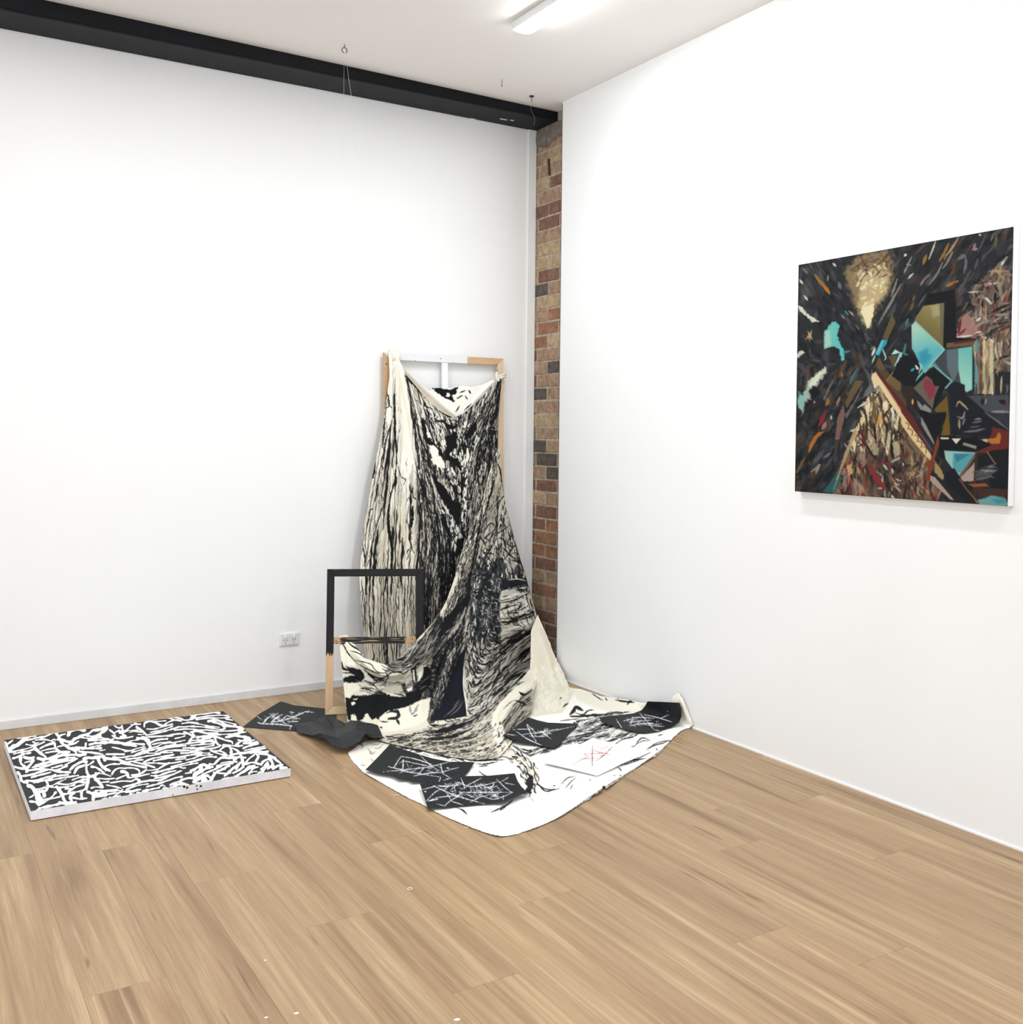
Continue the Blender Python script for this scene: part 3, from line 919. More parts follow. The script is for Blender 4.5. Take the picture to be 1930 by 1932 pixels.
for w_, p in ((2.0, [(710, 790), (800, 780), (900, 810)]), (3.0, [(800, 840), (900, 870), (1000, 900), (1080, 950)]), (2.6, [(700, 810), (740, 900), (830, 940)]), (3.2, [(920, 970), (1000, 1010), (1080, 1050), (1110, 1010)]),
              (2.6, [(900, 1040), (880, 1080), (920, 1110), (1000, 1120), (1040, 1180), (1120, 1190), (1160, 1150), (1100, 1140)]), (2.2, [(830, 960), (860, 1060), (870, 1150)]), (2.0, [(700, 900), (760, 1040), (850, 1200)]),
              (2.2, [(1060, 1100), (1120, 1090), (1180, 1130), (1200, 1180)]), (2.0, [(1120, 1000), (1200, 1060), (1260, 1040)]), (2.0, [(950, 930), (1040, 940), (1100, 1000), (1180, 960), (1190, 900)]),
              (2.6, [(200, 740), (230, 760), (240, 900), (190, 930)]), (3.4, [(310, 730), (312, 850), (315, 960), (300, 1060)]), (1.8, [(370, 910), (365, 970)]), (1.8, [(400, 940), (405, 1000)]), (1.6, [(375, 1090), (395, 1160), (378, 1260)])):
    c.stroke(T6(p), w_, BLK, 1, (.5, .5), .7, .5)
for p in ([(740, 1260), (770, 1240), (800, 1280), (810, 1330), (770, 1330)], [(780, 1430), (850, 1430), (910, 1500), (900, 1580), (820, 1600)], [(800, 1620), (860, 1570), (940, 1580), (1000, 1680), (1000, 1740), (900, 1720)]):
    c.poly(T6(p), IVORY, 1.2, 1, 1.0, 8)
c.poly([(744, 664), (752, 664), (768, 740), (781, 830), (786, 900), (776, 925), (765, 860), (752, 800), (746, 740)], (240, 234, 219), 4, .75)
c.stroke([(747, 668), (755, 720), (770, 790), (778, 850)], 4, (214, 202, 172), .5, (.4, .3), 3)
BK = [(733, 663), (748, 662), (757, 690), (766, 707), (790, 735), (815, 763), (838, 780), (855, 788), (873, 781), (895, 762), (918, 740), (936, 716), (944, 704), (946, 722), (941, 780), (938, 850), (946, 905), (955, 960),
      (975, 1030), (1002, 1130), (1008, 1200), (1008, 1285), (694, 1285), (690, 1250), (684, 1180), (678, 1090), (684, 1010), (697, 930), (710, 860), (722, 800), (730, 745), (735, 710)]
sheet('upper_drape', BK, [(735, 664, 'y', -.062), (746, 663, 'y', -.072), (733, 720, 'y', -.075), (757, 690, 'y', -.09), (942, 712, 'y', -.075), (855, 788, 'y', -.105), (800, 748, 'y', -.10), (905, 755, 'y', -.10),
                          (722, 800, 'y', -.085), (697, 930, 'y', -.105), (680, 1085, 'y', -.125), (690, 1270, 'y', -.14), (760, 900, 'y', -.165), (760, 1100, 'y', -.21), (760, 1270, 'y', -.23), (860, 950, 'y', -.165),
                          (865, 1100, 'y', -.21), (870, 1280, 'y', -.24), (940, 800, 'y', -.088), (944, 900, 'y', -.10), (975, 1032, 'y', -.125), (1003, 1132, 'y', -.15), (1006, 1280, 'y', -.17), (900, 870, 'y', -.135)],
      [([(742, 668), (735, 800), (722, 950), (714, 1100), (712, 1280)], 10, .016), ([(750, 666), (768, 800), (781, 950), (778, 1100), (775, 1280)], 12, .024), ([(747, 668), (750, 850), (747, 1000), (741, 1280)], 6, -.014),
       ([(765, 702), (800, 850), (826, 1000), (838, 1260)], 8, .016), ([(772, 712), (818, 850), (853, 1000), (862, 1150)], 7, -.018), ([(938, 718), (905, 820), (885, 900), (872, 1010)], 8, .018),
       ([(941, 722), (926, 830), (903, 930)], 6, .014), ([(762, 700), (800, 742), (852, 784), (895, 758), (938, 714)], 5, .012), ([(735, 690), (728, 790), (704, 950), (694, 1100)], 5, -.010),
       ([(800, 900), (812, 1050), (815, 1250)], 6, .012), ([(845, 800), (866, 880), (872, 1000)], 6, -.016), ([(700, 980), (698, 1120), (704, 1280)], 6, .012), ([(757, 850), (760, 1000), (757, 1280)], 5, .010)],
      c, M_cloth, 0.95, 0.006, (9, 40), 3, cloth)

# ---- inner fold behind the neckline ---------------------------------------
c = Cv(735, 670, 960, 810, 2.2, (241, 238, 228))
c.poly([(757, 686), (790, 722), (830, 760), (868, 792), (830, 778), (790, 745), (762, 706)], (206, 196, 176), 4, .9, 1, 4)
c.poly(T6([(800, 650), (900, 655), (1000, 670), (1080, 690), (1110, 660), (1180, 640), (1150, 690), (1140, 740), (1080, 760), (1130, 830), (1110, 850), (1000, 790), (900, 730)]), (17, 18, 20), 1, 1, 1.4, 3)
for w_, p in ((2.4, [(1200, 720), (1270, 690)]), (2.4, [(1160, 800), (1230, 760)]), (2.0, [(1270, 760), (1300, 810)]), (2.4, [(1320, 690), (1340, 730)]), (2.2, [(1190, 900), (1170, 940), (1140, 980)]), (2.0, [(1260, 960), (1320, 900), (1350, 870)]),
              (3.0, [(1100, 700), (1060, 760), (1100, 800)]), (1.4, [(1400, 620), (1540, 560), (1680, 540)]), (1.3, [(1380, 940), (1500, 850)])):
    c.stroke(T6(p), w_, BLK if w_ > 1.5 else (196, 190, 172), 1, (.6, .6), .7, .5)
for p in ([(1020, 720), (1060, 720), (1060, 780), (1010, 780)],):
    c.poly(T6(p), IVORY, 1, 1, 1.2, 6)
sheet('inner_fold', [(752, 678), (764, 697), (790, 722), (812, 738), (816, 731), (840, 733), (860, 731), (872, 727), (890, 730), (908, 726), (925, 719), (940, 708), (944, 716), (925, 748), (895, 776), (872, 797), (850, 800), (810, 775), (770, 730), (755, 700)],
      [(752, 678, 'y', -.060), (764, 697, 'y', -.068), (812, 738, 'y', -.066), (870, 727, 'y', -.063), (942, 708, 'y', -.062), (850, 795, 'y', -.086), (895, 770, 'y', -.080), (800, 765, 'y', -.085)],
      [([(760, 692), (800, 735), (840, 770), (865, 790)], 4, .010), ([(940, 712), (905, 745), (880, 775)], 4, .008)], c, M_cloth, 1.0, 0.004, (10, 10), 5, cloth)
# knot tied round the right stile, and the gathered loop over the top-left corner
kp = [on_y(x, y, Y) for x, y, Y in ((934, 711, -.075), (940, 709, -.083), (946, 708, -.082), (951.5, 706.5, -.074), (953.0, 706.5, -.058), (952.5, 707, -.036), (948, 708, -.030))]
M_clothp = plain('cream_cloth', (238, 232, 216), 0.9, 0.1, 0.03, 40, 0.2)
kp2 = [p - np.array([0, 0.0, 0.014]) for p in kp]
for q in (kp, kp2): adopt(tube('tie_band', q, .0085, M_clothp, n=8), cloth)
adopt(tube('knot', [on_y(x, y, -.085) for x, y in ((941, 700), (938, 704), (937, 710), (939, 716), (941, 719))], .011, M_clothp, n=8), cloth)
gl = []
for k, dx in enumerate((0.0, .014, .028, .040)):
    P = on_y(741, 668, -.078); x = P[0] + dx
    adopt(tube('gathered_loop', [(x + .004, -.080, 1.93), (x + .002, -.078, 1.965), (x, -.062, 1.990), (x, -.044, 1.993), (x, -.024, 1.984), (x, -.020, 1.95)], .0095 - .0008 * k, M_clothp, n=8), cloth)

# ---- front drape: rope fold, dark panel, swag over the small frame ---------
c = Cv(630, 835, 1030, 1450, 1.6, (222, 215, 198))
c.field([[(940, 850), (918, 950), (888, 1040), (856, 1130), (838, 1190), (800, 1240), (750, 1272), (700, 1255), (645, 1205)], [(945, 850), (932, 950), (905, 1050), (885, 1150), (862, 1230), (842, 1300), (815, 1360)],
         [(960, 950), (985, 1060), (1003, 1140), (1012, 1200)], [(880, 1340), (920, 1290), (960, 1235), (1012, 1185)], [(890, 1370), (940, 1300), (1012, 1240)], [(870, 1220), (876, 1290), (882, 1350)],
         [(650, 1280), (700, 1290), (760, 1290), (810, 1260)], [(655, 1340), (720, 1340), (790, 1320)], [(700, 1392), (780, 1385), (850, 1372), (900, 1350), (930, 1320)], [(800, 1420), (860, 1410), (920, 1395), (960, 1340)],
         [(700, 1425), (780, 1400), (860, 1390)]])
T2 = Z(790, 1080, 6.44)       # close view of the dark panel
T3 = Z(630, 1190, 8.773)      # close view of the swag
T4 = Z(830, 850, 7.73)
RP = [(940, 845), (929, 873), (906, 951), (870, 1044), (843, 1132), (826, 1162), (845, 1165), (872, 1120), (890, 1060), (915, 960), (938, 900)]
PAN = [(925, 925), (950, 900), (975, 1020), (1010, 1150), (1016, 1200), (1013, 1262), (994, 1282), (947, 1322), (905, 1370), (885, 1355), (876, 1280), (877, 1215), (890, 1060)]
DIA = [(880, 1060), (895, 1040), (880, 1140), (872, 1220), (850, 1290), (815, 1360), (790, 1350), (800, 1300), (770, 1290), (740, 1265), (790, 1215), (826, 1162)]
# washes
c.poly(PAN, (176, 170, 156), 6, .9); c.poly(DIA, (60, 59, 58), 6, .95)
c.poly([(893, 1075), (905, 1050), (925, 1062), (945, 1052), (962, 1070), (985, 1066), (1000, 1085), (1005, 1112), (975, 1124), (945, 1128), (946, 1215), (880, 1210)], (56, 58, 60), 7, .92, 7, 4)
for k_ in range(70):
    x_, y_ = rng.uniform(895, 992), rng.uniform(1012, 1085); a_ = rng.choice([-.9, -1.2, .8, 1.2, .3]) + rng.normal(0, .2); l_ = rng.uniform(8, 26)
    c.stroke([(x_, y_), (x_ + l_ * .5 * math.cos(a_) + rng.normal(0, 1.5), y_ + l_ * .5 * math.sin(a_)), (x_ + l_ * math.cos(a_), y_ + l_ * math.sin(a_))], rng.uniform(.9, 2.4), BLK, .92, (.5, .5), .7, .4, k_)
c.flow(PAN, 500, (14, 60), (.8, 3.0), BLK, .9, 41, 0.25, None, .2)
c.flow(PAN, 260, (8, 30), (.7, 2.2), IVORY, .9, 42, 0.3, None, .2)
c.flow(DIA, 420, (20, 90), (.8, 4.0), BLK, .9, 43, .3, None, .15)
c.flow(DIA, 200, (10, 50), (.6, 1.8), (196, 190, 178), .85, 44, .35, None, .2)
# rope
c.poly(RP, (216, 208, 188), 3, .95)
c.flow(RP, 200, (10, 70), (.6, 2.2), BLK, .85, 45, .25, None, .25)
c.poly([(826, 1162), (838, 1138), (858, 1088), (868, 1080), (866, 1098), (848, 1135), (838, 1155)], (214, 206, 190), 2, 1)
for w_, p in ((4.5, [(640, 600), (600, 700), (560, 860), (520, 960)]), (3.5, [(615, 800), (600, 1000), (560, 1200), (520, 1400), (470, 1700), (430, 1900)]), (3.0, [(530, 980), (520, 1080), (480, 1200), (450, 1300)]), (2.0, [(700, 0), (650, 200), (620, 480)]),
              (3.0, [(800, 60), (830, 180), (870, 260), (920, 520), (940, 640)]), (4.0, [(790, 440), (760, 560), (720, 700), (640, 960)]), (3.0, [(945, 650), (860, 760), (840, 900)]), (2.5, [(960, 680), (1010, 880), (1050, 1060), (1060, 1300)]),
              (2.0, [(830, 660), (840, 900), (830, 1200), (850, 1400)]), (2.0, [(640, 1180), (740, 1060), (830, 1130)]), (3.0, [(860, 1280), (930, 1300), (960, 1450)]), (2.4, [(870, 1200), (990, 1110)]),
              (2.4, [(900, 1400), (1000, 1500), (1100, 1600)]), (2.4, [(1120, 1350), (960, 1560), (900, 1620)]), (2.4, [(1060, 1280), (1120, 1440), (1130, 1560), (1180, 1540)]), (3.5, [(1040, 1600), (1140, 1620), (1230, 1670)]),
              (2.2, [(620, 1450), (700, 1560), (760, 1640)]), (2.2, [(760, 1380), (700, 1500), (640, 1560)])):
    c.stroke(T4(p), w_, BLK, .95, (.5, .5), .8, .5)
# dark core of the panel
c.poly(T2([(760, 0), (900, 0), (880, 120), (900, 230), (980, 230), (985, 420), (960, 620), (985, 860), (940, 840), (880, 640), (900, 460), (820, 320), (740, 330), (660, 290), (640, 200), (780, 180)]), (26, 29, 32), 3, 1, 3, 5)
c.poly(T2([(985, 60), (1100, 100), (1320, 60), (1330, 120), (1200, 150), (1130, 210), (1000, 190)]), (28, 30, 33), 2, 1, 2.4, 6)
rg = np.random.default_rng(8)
for k in range(150):                                    # pale flecks scratched over the dark panel
    x, y = rg.uniform(640, 980), rg.uniform(0, 900); a = rg.normal(-1.0 if x < 800 else .7, .5); l = rg.uniform(18, 55)
    c.stroke(T2([(x, y), (x + l * .5 * math.cos(a) + rg.normal(0, 6), y + l * .5 * math.sin(a)), (x + l * math.cos(a), y + l * math.sin(a))]), rg.uniform(.9, 2.0), (188, 186, 178) if k % 3 else (110, 110, 108), .85, (.4, .4), .7)
for k in range(70):
    x, y = rg.uniform(640, 1000), rg.uniform(350, 1250); a = rg.normal(.6 if y < 900 else -1.0, .6); l = rg.uniform(30, 90)
    c.stroke(T2([(x, y), (x + l * .5 * math.cos(a) + rg.normal(0, 10), y + l * .5 * math.sin(a)), (x + l * math.cos(a), y + l * math.sin(a))]), rg.uniform(1, 2.6), BLK, .9, (.5, .5), .7)
# banded right part: pale bands and heavy black bands rising to the right
for p, cc in (([(985, 230), (1120, 190), (1240, 240), (1360, 230), (1380, 470), (990, 580)], (192, 187, 174)), ([(1000, 700), (1300, 570), (1405, 560), (1410, 660), (1200, 760), (1010, 880)], (196, 192, 180)),
              ([(990, 1030), (1250, 880), (1430, 770), (1430, 830), (1200, 990), (990, 1180)], (186, 182, 170)), ([(980, 1330), (1200, 1150), (1420, 980), (1430, 1150), (1150, 1220), (950, 1420)], (120, 117, 110))):
    c.poly(T2(p), cc, 2.5, .95, 2, 3)
for w_, p in ((5.0, [(985, 605), (1100, 600), (1260, 530), (1395, 480)]), (2.2, [(1000, 560), (1150, 560), (1300, 500), (1390, 470)]), (2.4, [(1000, 650), (1150, 600), (1400, 520)]), (8.0, [(1080, 860), (1200, 820), (1330, 740), (1420, 700)]),
              (4.0, [(1050, 800), (1150, 780), (1240, 730), (1300, 640)]), (11.0, [(960, 1250), (1080, 1150), (1250, 1020), (1420, 860)]), (3.0, [(990, 1010), (1100, 960), (1200, 900)]), (5.0, [(1240, 1080), (1340, 960), (1420, 900)]),
              (2.5, [(990, 370), (1150, 340), (1360, 240)]), (2.5, [(985, 460), (1100, 420), (1200, 390)]), (2.0, [(1210, 470), (1230, 400), (1260, 350)]), (2.0, [(1080, 450), (1090, 530)]), (2.0, [(1150, 520), (1180, 470)]),
              (4.0, [(990, 170), (1100, 200), (1200, 150), (1320, 130)]), (3.0, [(1150, 1250), (1300, 1230), (1420, 1190)]), (7.0, [(900, 1500), (1020, 1400), (1150, 1280), (1300, 1270), (1400, 1230)]), (3.0, [(950, 1420), (1100, 1290), (1250, 1210)]),
              (2.5, [(1180, 1120), (1300, 1080), (1420, 1000)]), (2.0, [(1250, 1180), (1350, 1150), (1430, 1090)]), (2.4, [(1040, 1330), (1180, 1220), (1300, 1160)]), (3.0, [(910, 1600), (980, 1500), (1080, 1420), (1190, 1330)]),
              (2.0, [(600, 1660), (700, 1540), (860, 1440), (1000, 1290)]), (2.0, [(640, 1640), (780, 1560), (900, 1480)]), (2.0, [(640, 1400), (740, 1340), (760, 1250), (880, 1130)]), (2.5, [(560, 1060), (680, 1080), (760, 1030), (880, 960), (980, 930)]),
              (2.5, [(600, 900), (700, 970), (830, 990), (860, 940)]), (1.2, [(990, 560), (985, 900), (975, 1200), (940, 1350), (900, 1500), (880, 1640)])):
    c.stroke(T2(p), w_, BLK, 1, (.5, .5), .8, .4)
for w_, p in ((2.0, [(1100, 700), (1250, 640), (1390, 590)]), (1.6, [(1260, 800), (1360, 760), (1420, 740)]), (1.6, [(1300, 1040), (1380, 940), (1420, 930)]), (2.0, [(1000, 310), (1080, 300), (1140, 310)]), (1.6, [(1100, 90), (1200, 80), (1300, 100)]),
              (2.0, [(1100, 1400), (1250, 1240)]), (2.2, [(560, 1330), (600, 1270), (640, 1250)]), (2.2, [(630, 1290), (690, 1250), (740, 1250)]), (2.4, [(560, 1480), (640, 1380), (720, 1340)]), (2.2, [(760, 1480), (860, 1420), (900, 1400)])):
    c.stroke(T2(p), w_, IVORY, .95, (.4, .4), .7, .4)
for k_ in range(46):                                    # fine broken lines over the pale band and the lower panel
    x_, y_ = rg.uniform(985, 1330), rg.uniform(180, 560); l_ = rg.uniform(30, 120); a_ = rg.normal(-.22, .2)
    c.stroke(T2([(x_, y_), (x_ + l_ * .5, y_ + l_ * .5 * a_ + rg.normal(0, 8)), (x_ + l_, y_ + l_ * a_)]), rg.uniform(.8, 2.4), BLK if k_ % 4 else (232, 228, 216), .9, (.4, .4), .8, .5, k_)
c.flow([(878, 1225), (945, 1205), (945, 1290), (902, 1362), (884, 1350)], 130, (6, 26), (.8, 3.0), (222, 217, 204), .9, 71, .3)
c.flow([(878, 1225), (945, 1205), (945, 1290), (902, 1362), (884, 1350)], 110, (8, 34), (.8, 3.2), BLK, .92, 72, .3)
c.flow([(946, 1165), (1012, 1155), (1014, 1262), (985, 1282), (930, 1330), (946, 1250)], 90, (16, 60), (.7, 2.4), BLK, .9, 73, .15)
c.flow([(946, 1165), (1012, 1155), (1014, 1262), (985, 1282), (930, 1330), (946, 1250)], 46, (12, 44), (.7, 1.8), (226, 221, 208), .9, 74, .15)
# diagonal pleats left of the panel
for w_, p, cc in ((16, [(560, 330), (450, 470), (350, 620), (250, 760)], BLK), (7, [(620, 20), (600, 300), (540, 500), (470, 680), (400, 820)], BLK), (6, [(420, 60), (400, 200), (360, 330), (300, 400)], (210, 203, 186)),
                  (6, [(570, 430), (500, 600), (400, 740), (280, 880), (180, 1010)], (176, 170, 156)), (12, [(450, 900), (380, 1060), (320, 1200), (250, 1380), (200, 1500)], (186, 180, 166)), (7, [(260, 1380), (200, 1560), (130, 1760)], (158, 152, 138)),
                  (6, [(350, 900), (280, 1060), (220, 1250), (170, 1450)], BLK), (14, [(100, 1150), (60, 1300), (20, 1450)], BLK), (5, [(200, 1000), (150, 1140), (100, 1250)], BLK)):
    c.stroke(T2(p), w_, cc, .95, (.5, .4), 1.6, .5)
c.flow(DIA, 240, (14, 60), (.6, 2.0), BLK, .9, 46, .3, None, .2)
c.flow([(845, 1220), (872, 1170), (862, 1240), (835, 1320), (820, 1350), (812, 1330)], 90, (5, 20), (.6, 1.8), BLK, .85, 47, .5)
c.poly(T2([(585, 860), (580, 900), (545, 1140), (540, 1300), (560, 1500), (600, 1750), (540, 1760), (330, 1790), (150, 1810), (130, 1790), (250, 1640), (380, 1300), (470, 1060)]), NAVY, 1.2, 1, .8, 4)
c.stroke(T2([(545, 1150), (545, 1400), (575, 1600), (590, 1750)]), 2.0, IVORY, 1, (.4, 1), .8)
for w_, p in ((1.6, [(300, 1760), (400, 1680), (500, 1580)]), (1.6, [(380, 1740), (480, 1660), (540, 1560)]), (1.4, [(420, 1640), (500, 1540)])):
    c.stroke(T2(p), w_, (150, 148, 142), .8, (.3, .3), .8)
# swag
SW = [(640, 1201), (655, 1199), (672, 1220), (691, 1243), (715, 1250), (735, 1253), (760, 1235), (787, 1206), (812, 1200), (815, 1250), (790, 1320), (700, 1340), (655, 1355), (648, 1290)]
c.poly(SW, (206, 200, 184), 3, .9)
c.poly(T3([(70, 90), (250, 80), (350, 250), (520, 430), (700, 530), (900, 560), (850, 700), (760, 740), (560, 680), (400, 580), (130, 560)]), (232, 226, 206), 3, 1, 1, 3)
c.poly(T3([(900, 560), (1100, 430), (1450, 110), (1640, 80), (1640, 500), (1480, 580), (1200, 560), (1000, 650), (860, 720)]), (126, 122, 114), 4, .95, 2, 3)
c.flow([(735, 1255), (787, 1206), (815, 1200), (812, 1250), (760, 1265)], 110, (14, 50), (.7, 2.6), BLK, .9, 48, .25)
c.flow([(735, 1255), (787, 1206), (815, 1200), (812, 1250), (760, 1265)], 50, (10, 40), (.6, 1.8), (206, 200, 186), .9, 49, .25)
for w_, p in ((2.0, [(90, 110), (160, 240), (240, 380), (400, 560)]), (3.0, [(230, 180), (300, 250), (420, 320), (460, 380)]), (2.0, [(270, 330), (400, 370), (520, 450)]), (2.0, [(360, 490), (500, 520), (620, 560), (650, 620)]), (2.0, [(420, 560), (560, 640), (760, 720)]),
              (3.0, [(500, 640), (620, 740), (780, 790), (950, 700)]), (3.0, [(560, 720), (700, 810), (850, 800)]), (1.8, [(640, 600), (720, 680), (820, 700), (870, 660)]), (4.0, [(130, 520), (150, 620), (260, 660)]), (2.0, [(140, 690), (220, 700), (330, 690)]),
              (2.5, [(860, 700), (900, 760), (860, 830)]), (3.0, [(920, 700), (1040, 680), (1130, 700)]), (2.0, [(660, 870), (800, 830), (860, 860), (760, 920)]), (2.4, [(500, 820), (640, 880), (720, 960)]), (2.4, [(380, 960), (520, 960), (640, 1000)]),
              (2.4, [(980, 880), (1050, 850), (1100, 860)]), (2.4, [(1000, 1040), (1100, 1060), (1170, 1080)])):
    c.stroke(T3(p), w_, BLK, .95, (.5, .5), .8, .4)
for p in ([(200, 590), (330, 620), (430, 640), (500, 720), (500, 790), (450, 840), (390, 860), (160, 855), (150, 790), (260, 750), (340, 740), (260, 690)],
          [(190, 1100), (270, 1120), (300, 1060), (400, 1080), (480, 1110), (620, 1090), (700, 1010), (760, 990), (860, 1040), (980, 1090), (1200, 1090), (1150, 1000), (1110, 870), (1180, 860), (1200, 960), (1290, 1010), (1310, 900), (1280, 640), (1350, 580), (1390, 880), (1480, 720),
           (1480, 620), (1560, 570), (1620, 700), (1600, 900), (1480, 1000), (1430, 1140), (1300, 1200), (1180, 1270), (1000, 1300), (880, 1330), (760, 1430), (760, 1500), (700, 1440), (620, 1480), (550, 1330), (480, 1470), (400, 1500), (340, 1340), (280, 1400), (270, 1490), (240, 1490), (200, 1300)]):
    c.poly(T3(p), (17, 18, 20), 1.0, 1, 1.1, 7)
c.poly(T3([(200, 1125), (320, 1090), (700, 1050), (960, 1100), (1200, 1095), (1430, 1010), (1440, 1130), (1160, 1265), (900, 1320), (720, 1400), (520, 1360), (400, 1420), (240, 1330)]), (17, 18, 20), 1.5, 1, 1.6, 9)
c.flow([(672, 1288), (705, 1284), (735, 1290), (790, 1278), (800, 1300), (735, 1306), (680, 1308)], 70, (8, 34), (.7, 2.6), (104, 100, 92), .85, 75, .25)
c.flow([(672, 1288), (705, 1284), (735, 1290), (790, 1278), (800, 1300), (735, 1306), (680, 1308)], 30, (8, 26), (.7, 2.0), BLK, .9, 76, .25)
for p in ([(150, 870), (390, 870), (440, 960), (330, 1010), (270, 1110), (190, 1090)], [(800, 1000), (860, 900), (1000, 890), (1100, 900), (1140, 1000), (1040, 1040), (900, 1030)]):
    c.poly(T3(p), (224, 218, 198) if p[0][0] < 200 else (176, 169, 154), 1.4, 1, 1, 8)
for p in ([(280, 1190), (340, 1170), (360, 1210), (300, 1240)], [(320, 1130), (390, 1120), (380, 1140), (330, 1145)], [(1300, 650), (1330, 640), (1345, 860), (1310, 800)], [(1400, 700), (1470, 660), (1470, 720), (1400, 840)],
          [(1150, 770), (1230, 680), (1260, 620), (1265, 720), (1180, 770)], [(1190, 980), (1290, 930), (1300, 980), (1230, 1010)]):
    c.poly(T3(p), (228, 223, 208), .8, 1, .6, 9)
c.poly(T3([(760, 1430), (880, 1340), (1180, 1280), (1350, 1200), (1480, 1130), (1600, 1110), (1580, 1250), (1560, 1450), (1500, 1500), (1350, 1580), (1100, 1640), (780, 1700), (720, 1560)]), (234, 228, 210), 2, 1, 1, 3)
for w_, p in ((6, [(880, 1360), (960, 1330), (1060, 1340), (1060, 1430), (900, 1460)]), (4, [(1040, 1470), (1080, 1550)]), (2, [(760, 1500), (860, 1510), (900, 1500)]), (2.5, [(1320, 1420), (1380, 1390)]), (2, [(760, 1590), (800, 1610)]), (5, [(1250, 1250), (1300, 1380), (1400, 1220)])):
    c.stroke(T3(p), w_, BLK if w_ != 5 else (150, 146, 136), .9, (.5, .5), 1, .6)
# floor gathers below the panel
c.poly([(700, 1392), (800, 1378), (880, 1358), (930, 1345), (930, 1400), (945, 1432), (850, 1430), (740, 1405)], (186, 178, 160), 6, .9)
c.flow([(690, 1395), (800, 1378), (885, 1355), (930, 1345), (930, 1400), (945, 1435), (850, 1430), (740, 1405)], 300, (10, 50), (.7, 3.0), BLK, .85, 50, 0.2, None, .2)
c.flow([(690, 1395), (800, 1378), (885, 1355), (930, 1345), (930, 1400), (945, 1435), (850, 1430), (740, 1405)], 120, (10, 40), (.7, 2.6), (226, 220, 204), .85, 51, 0.2, None, .2)
for w_, p in ((9, [(810, 1384), (845, 1376), (885, 1362), (905, 1350)]), (6, [(800, 1395), (850, 1390), (890, 1375)])): c.stroke(p, w_, BLK, .95, (.3, .3), 1.2, .6)
c.stroke([(812, 1366), (850, 1360), (880, 1352)], 5, (226, 220, 202), .95, (.3, .3), 1)
c.flow([(800, 1362), (890, 1350), (880, 1368), (810, 1385)], 40, (5, 18), (.6, 1.6), BLK, .9, 52, .5)
# rolled ivory edge
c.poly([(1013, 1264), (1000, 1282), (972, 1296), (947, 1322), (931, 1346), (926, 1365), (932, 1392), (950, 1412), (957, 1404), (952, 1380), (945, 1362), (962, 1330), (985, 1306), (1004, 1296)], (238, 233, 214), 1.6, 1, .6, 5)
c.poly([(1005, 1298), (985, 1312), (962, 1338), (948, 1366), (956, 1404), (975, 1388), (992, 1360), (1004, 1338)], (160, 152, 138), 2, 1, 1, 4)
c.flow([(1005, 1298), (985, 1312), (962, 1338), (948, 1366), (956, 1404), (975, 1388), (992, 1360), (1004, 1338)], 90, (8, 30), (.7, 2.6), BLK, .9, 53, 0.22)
for w_, p in ((4.5, [(980, 1306), (986, 1310), (994, 1309)]), (4, [(973, 1322), (990, 1328), (984, 1333)]), (1.2, [(950, 1338), (962, 1326), (972, 1320)])): c.stroke(p, w_, BLK, 1, (.4, .4), .8, .4)
c.flow([(927, 1365), (945, 1362), (957, 1404), (950, 1412)], 26, (4, 12), (.6, 1.8), BLK, .85, 54, .5)
FR = [(942, 842), (934, 858), (929, 873), (918, 910), (906, 951), (890, 995), (870, 1044), (856, 1095), (843, 1132), (832, 1152), (818, 1172), (800, 1193), (787, 1206), (760, 1235), (735, 1253), (715, 1250), (691, 1243), (672, 1220), (662, 1206), (655, 1198), (640, 1200),
      (642, 1230), (645, 1260), (648, 1290), (651, 1325), (656, 1362), (678, 1380), (700, 1392), (740, 1404), (800, 1416), (850, 1428), (900, 1434), (940, 1430), (957, 1412), (972, 1390), (990, 1365), (1003, 1340), (1005, 1310), (1012, 1290), (1014, 1262), (1016, 1215),
      (1012, 1160), (1003, 1128), (990, 1080), (970, 1020), (955, 962), (947, 905)]
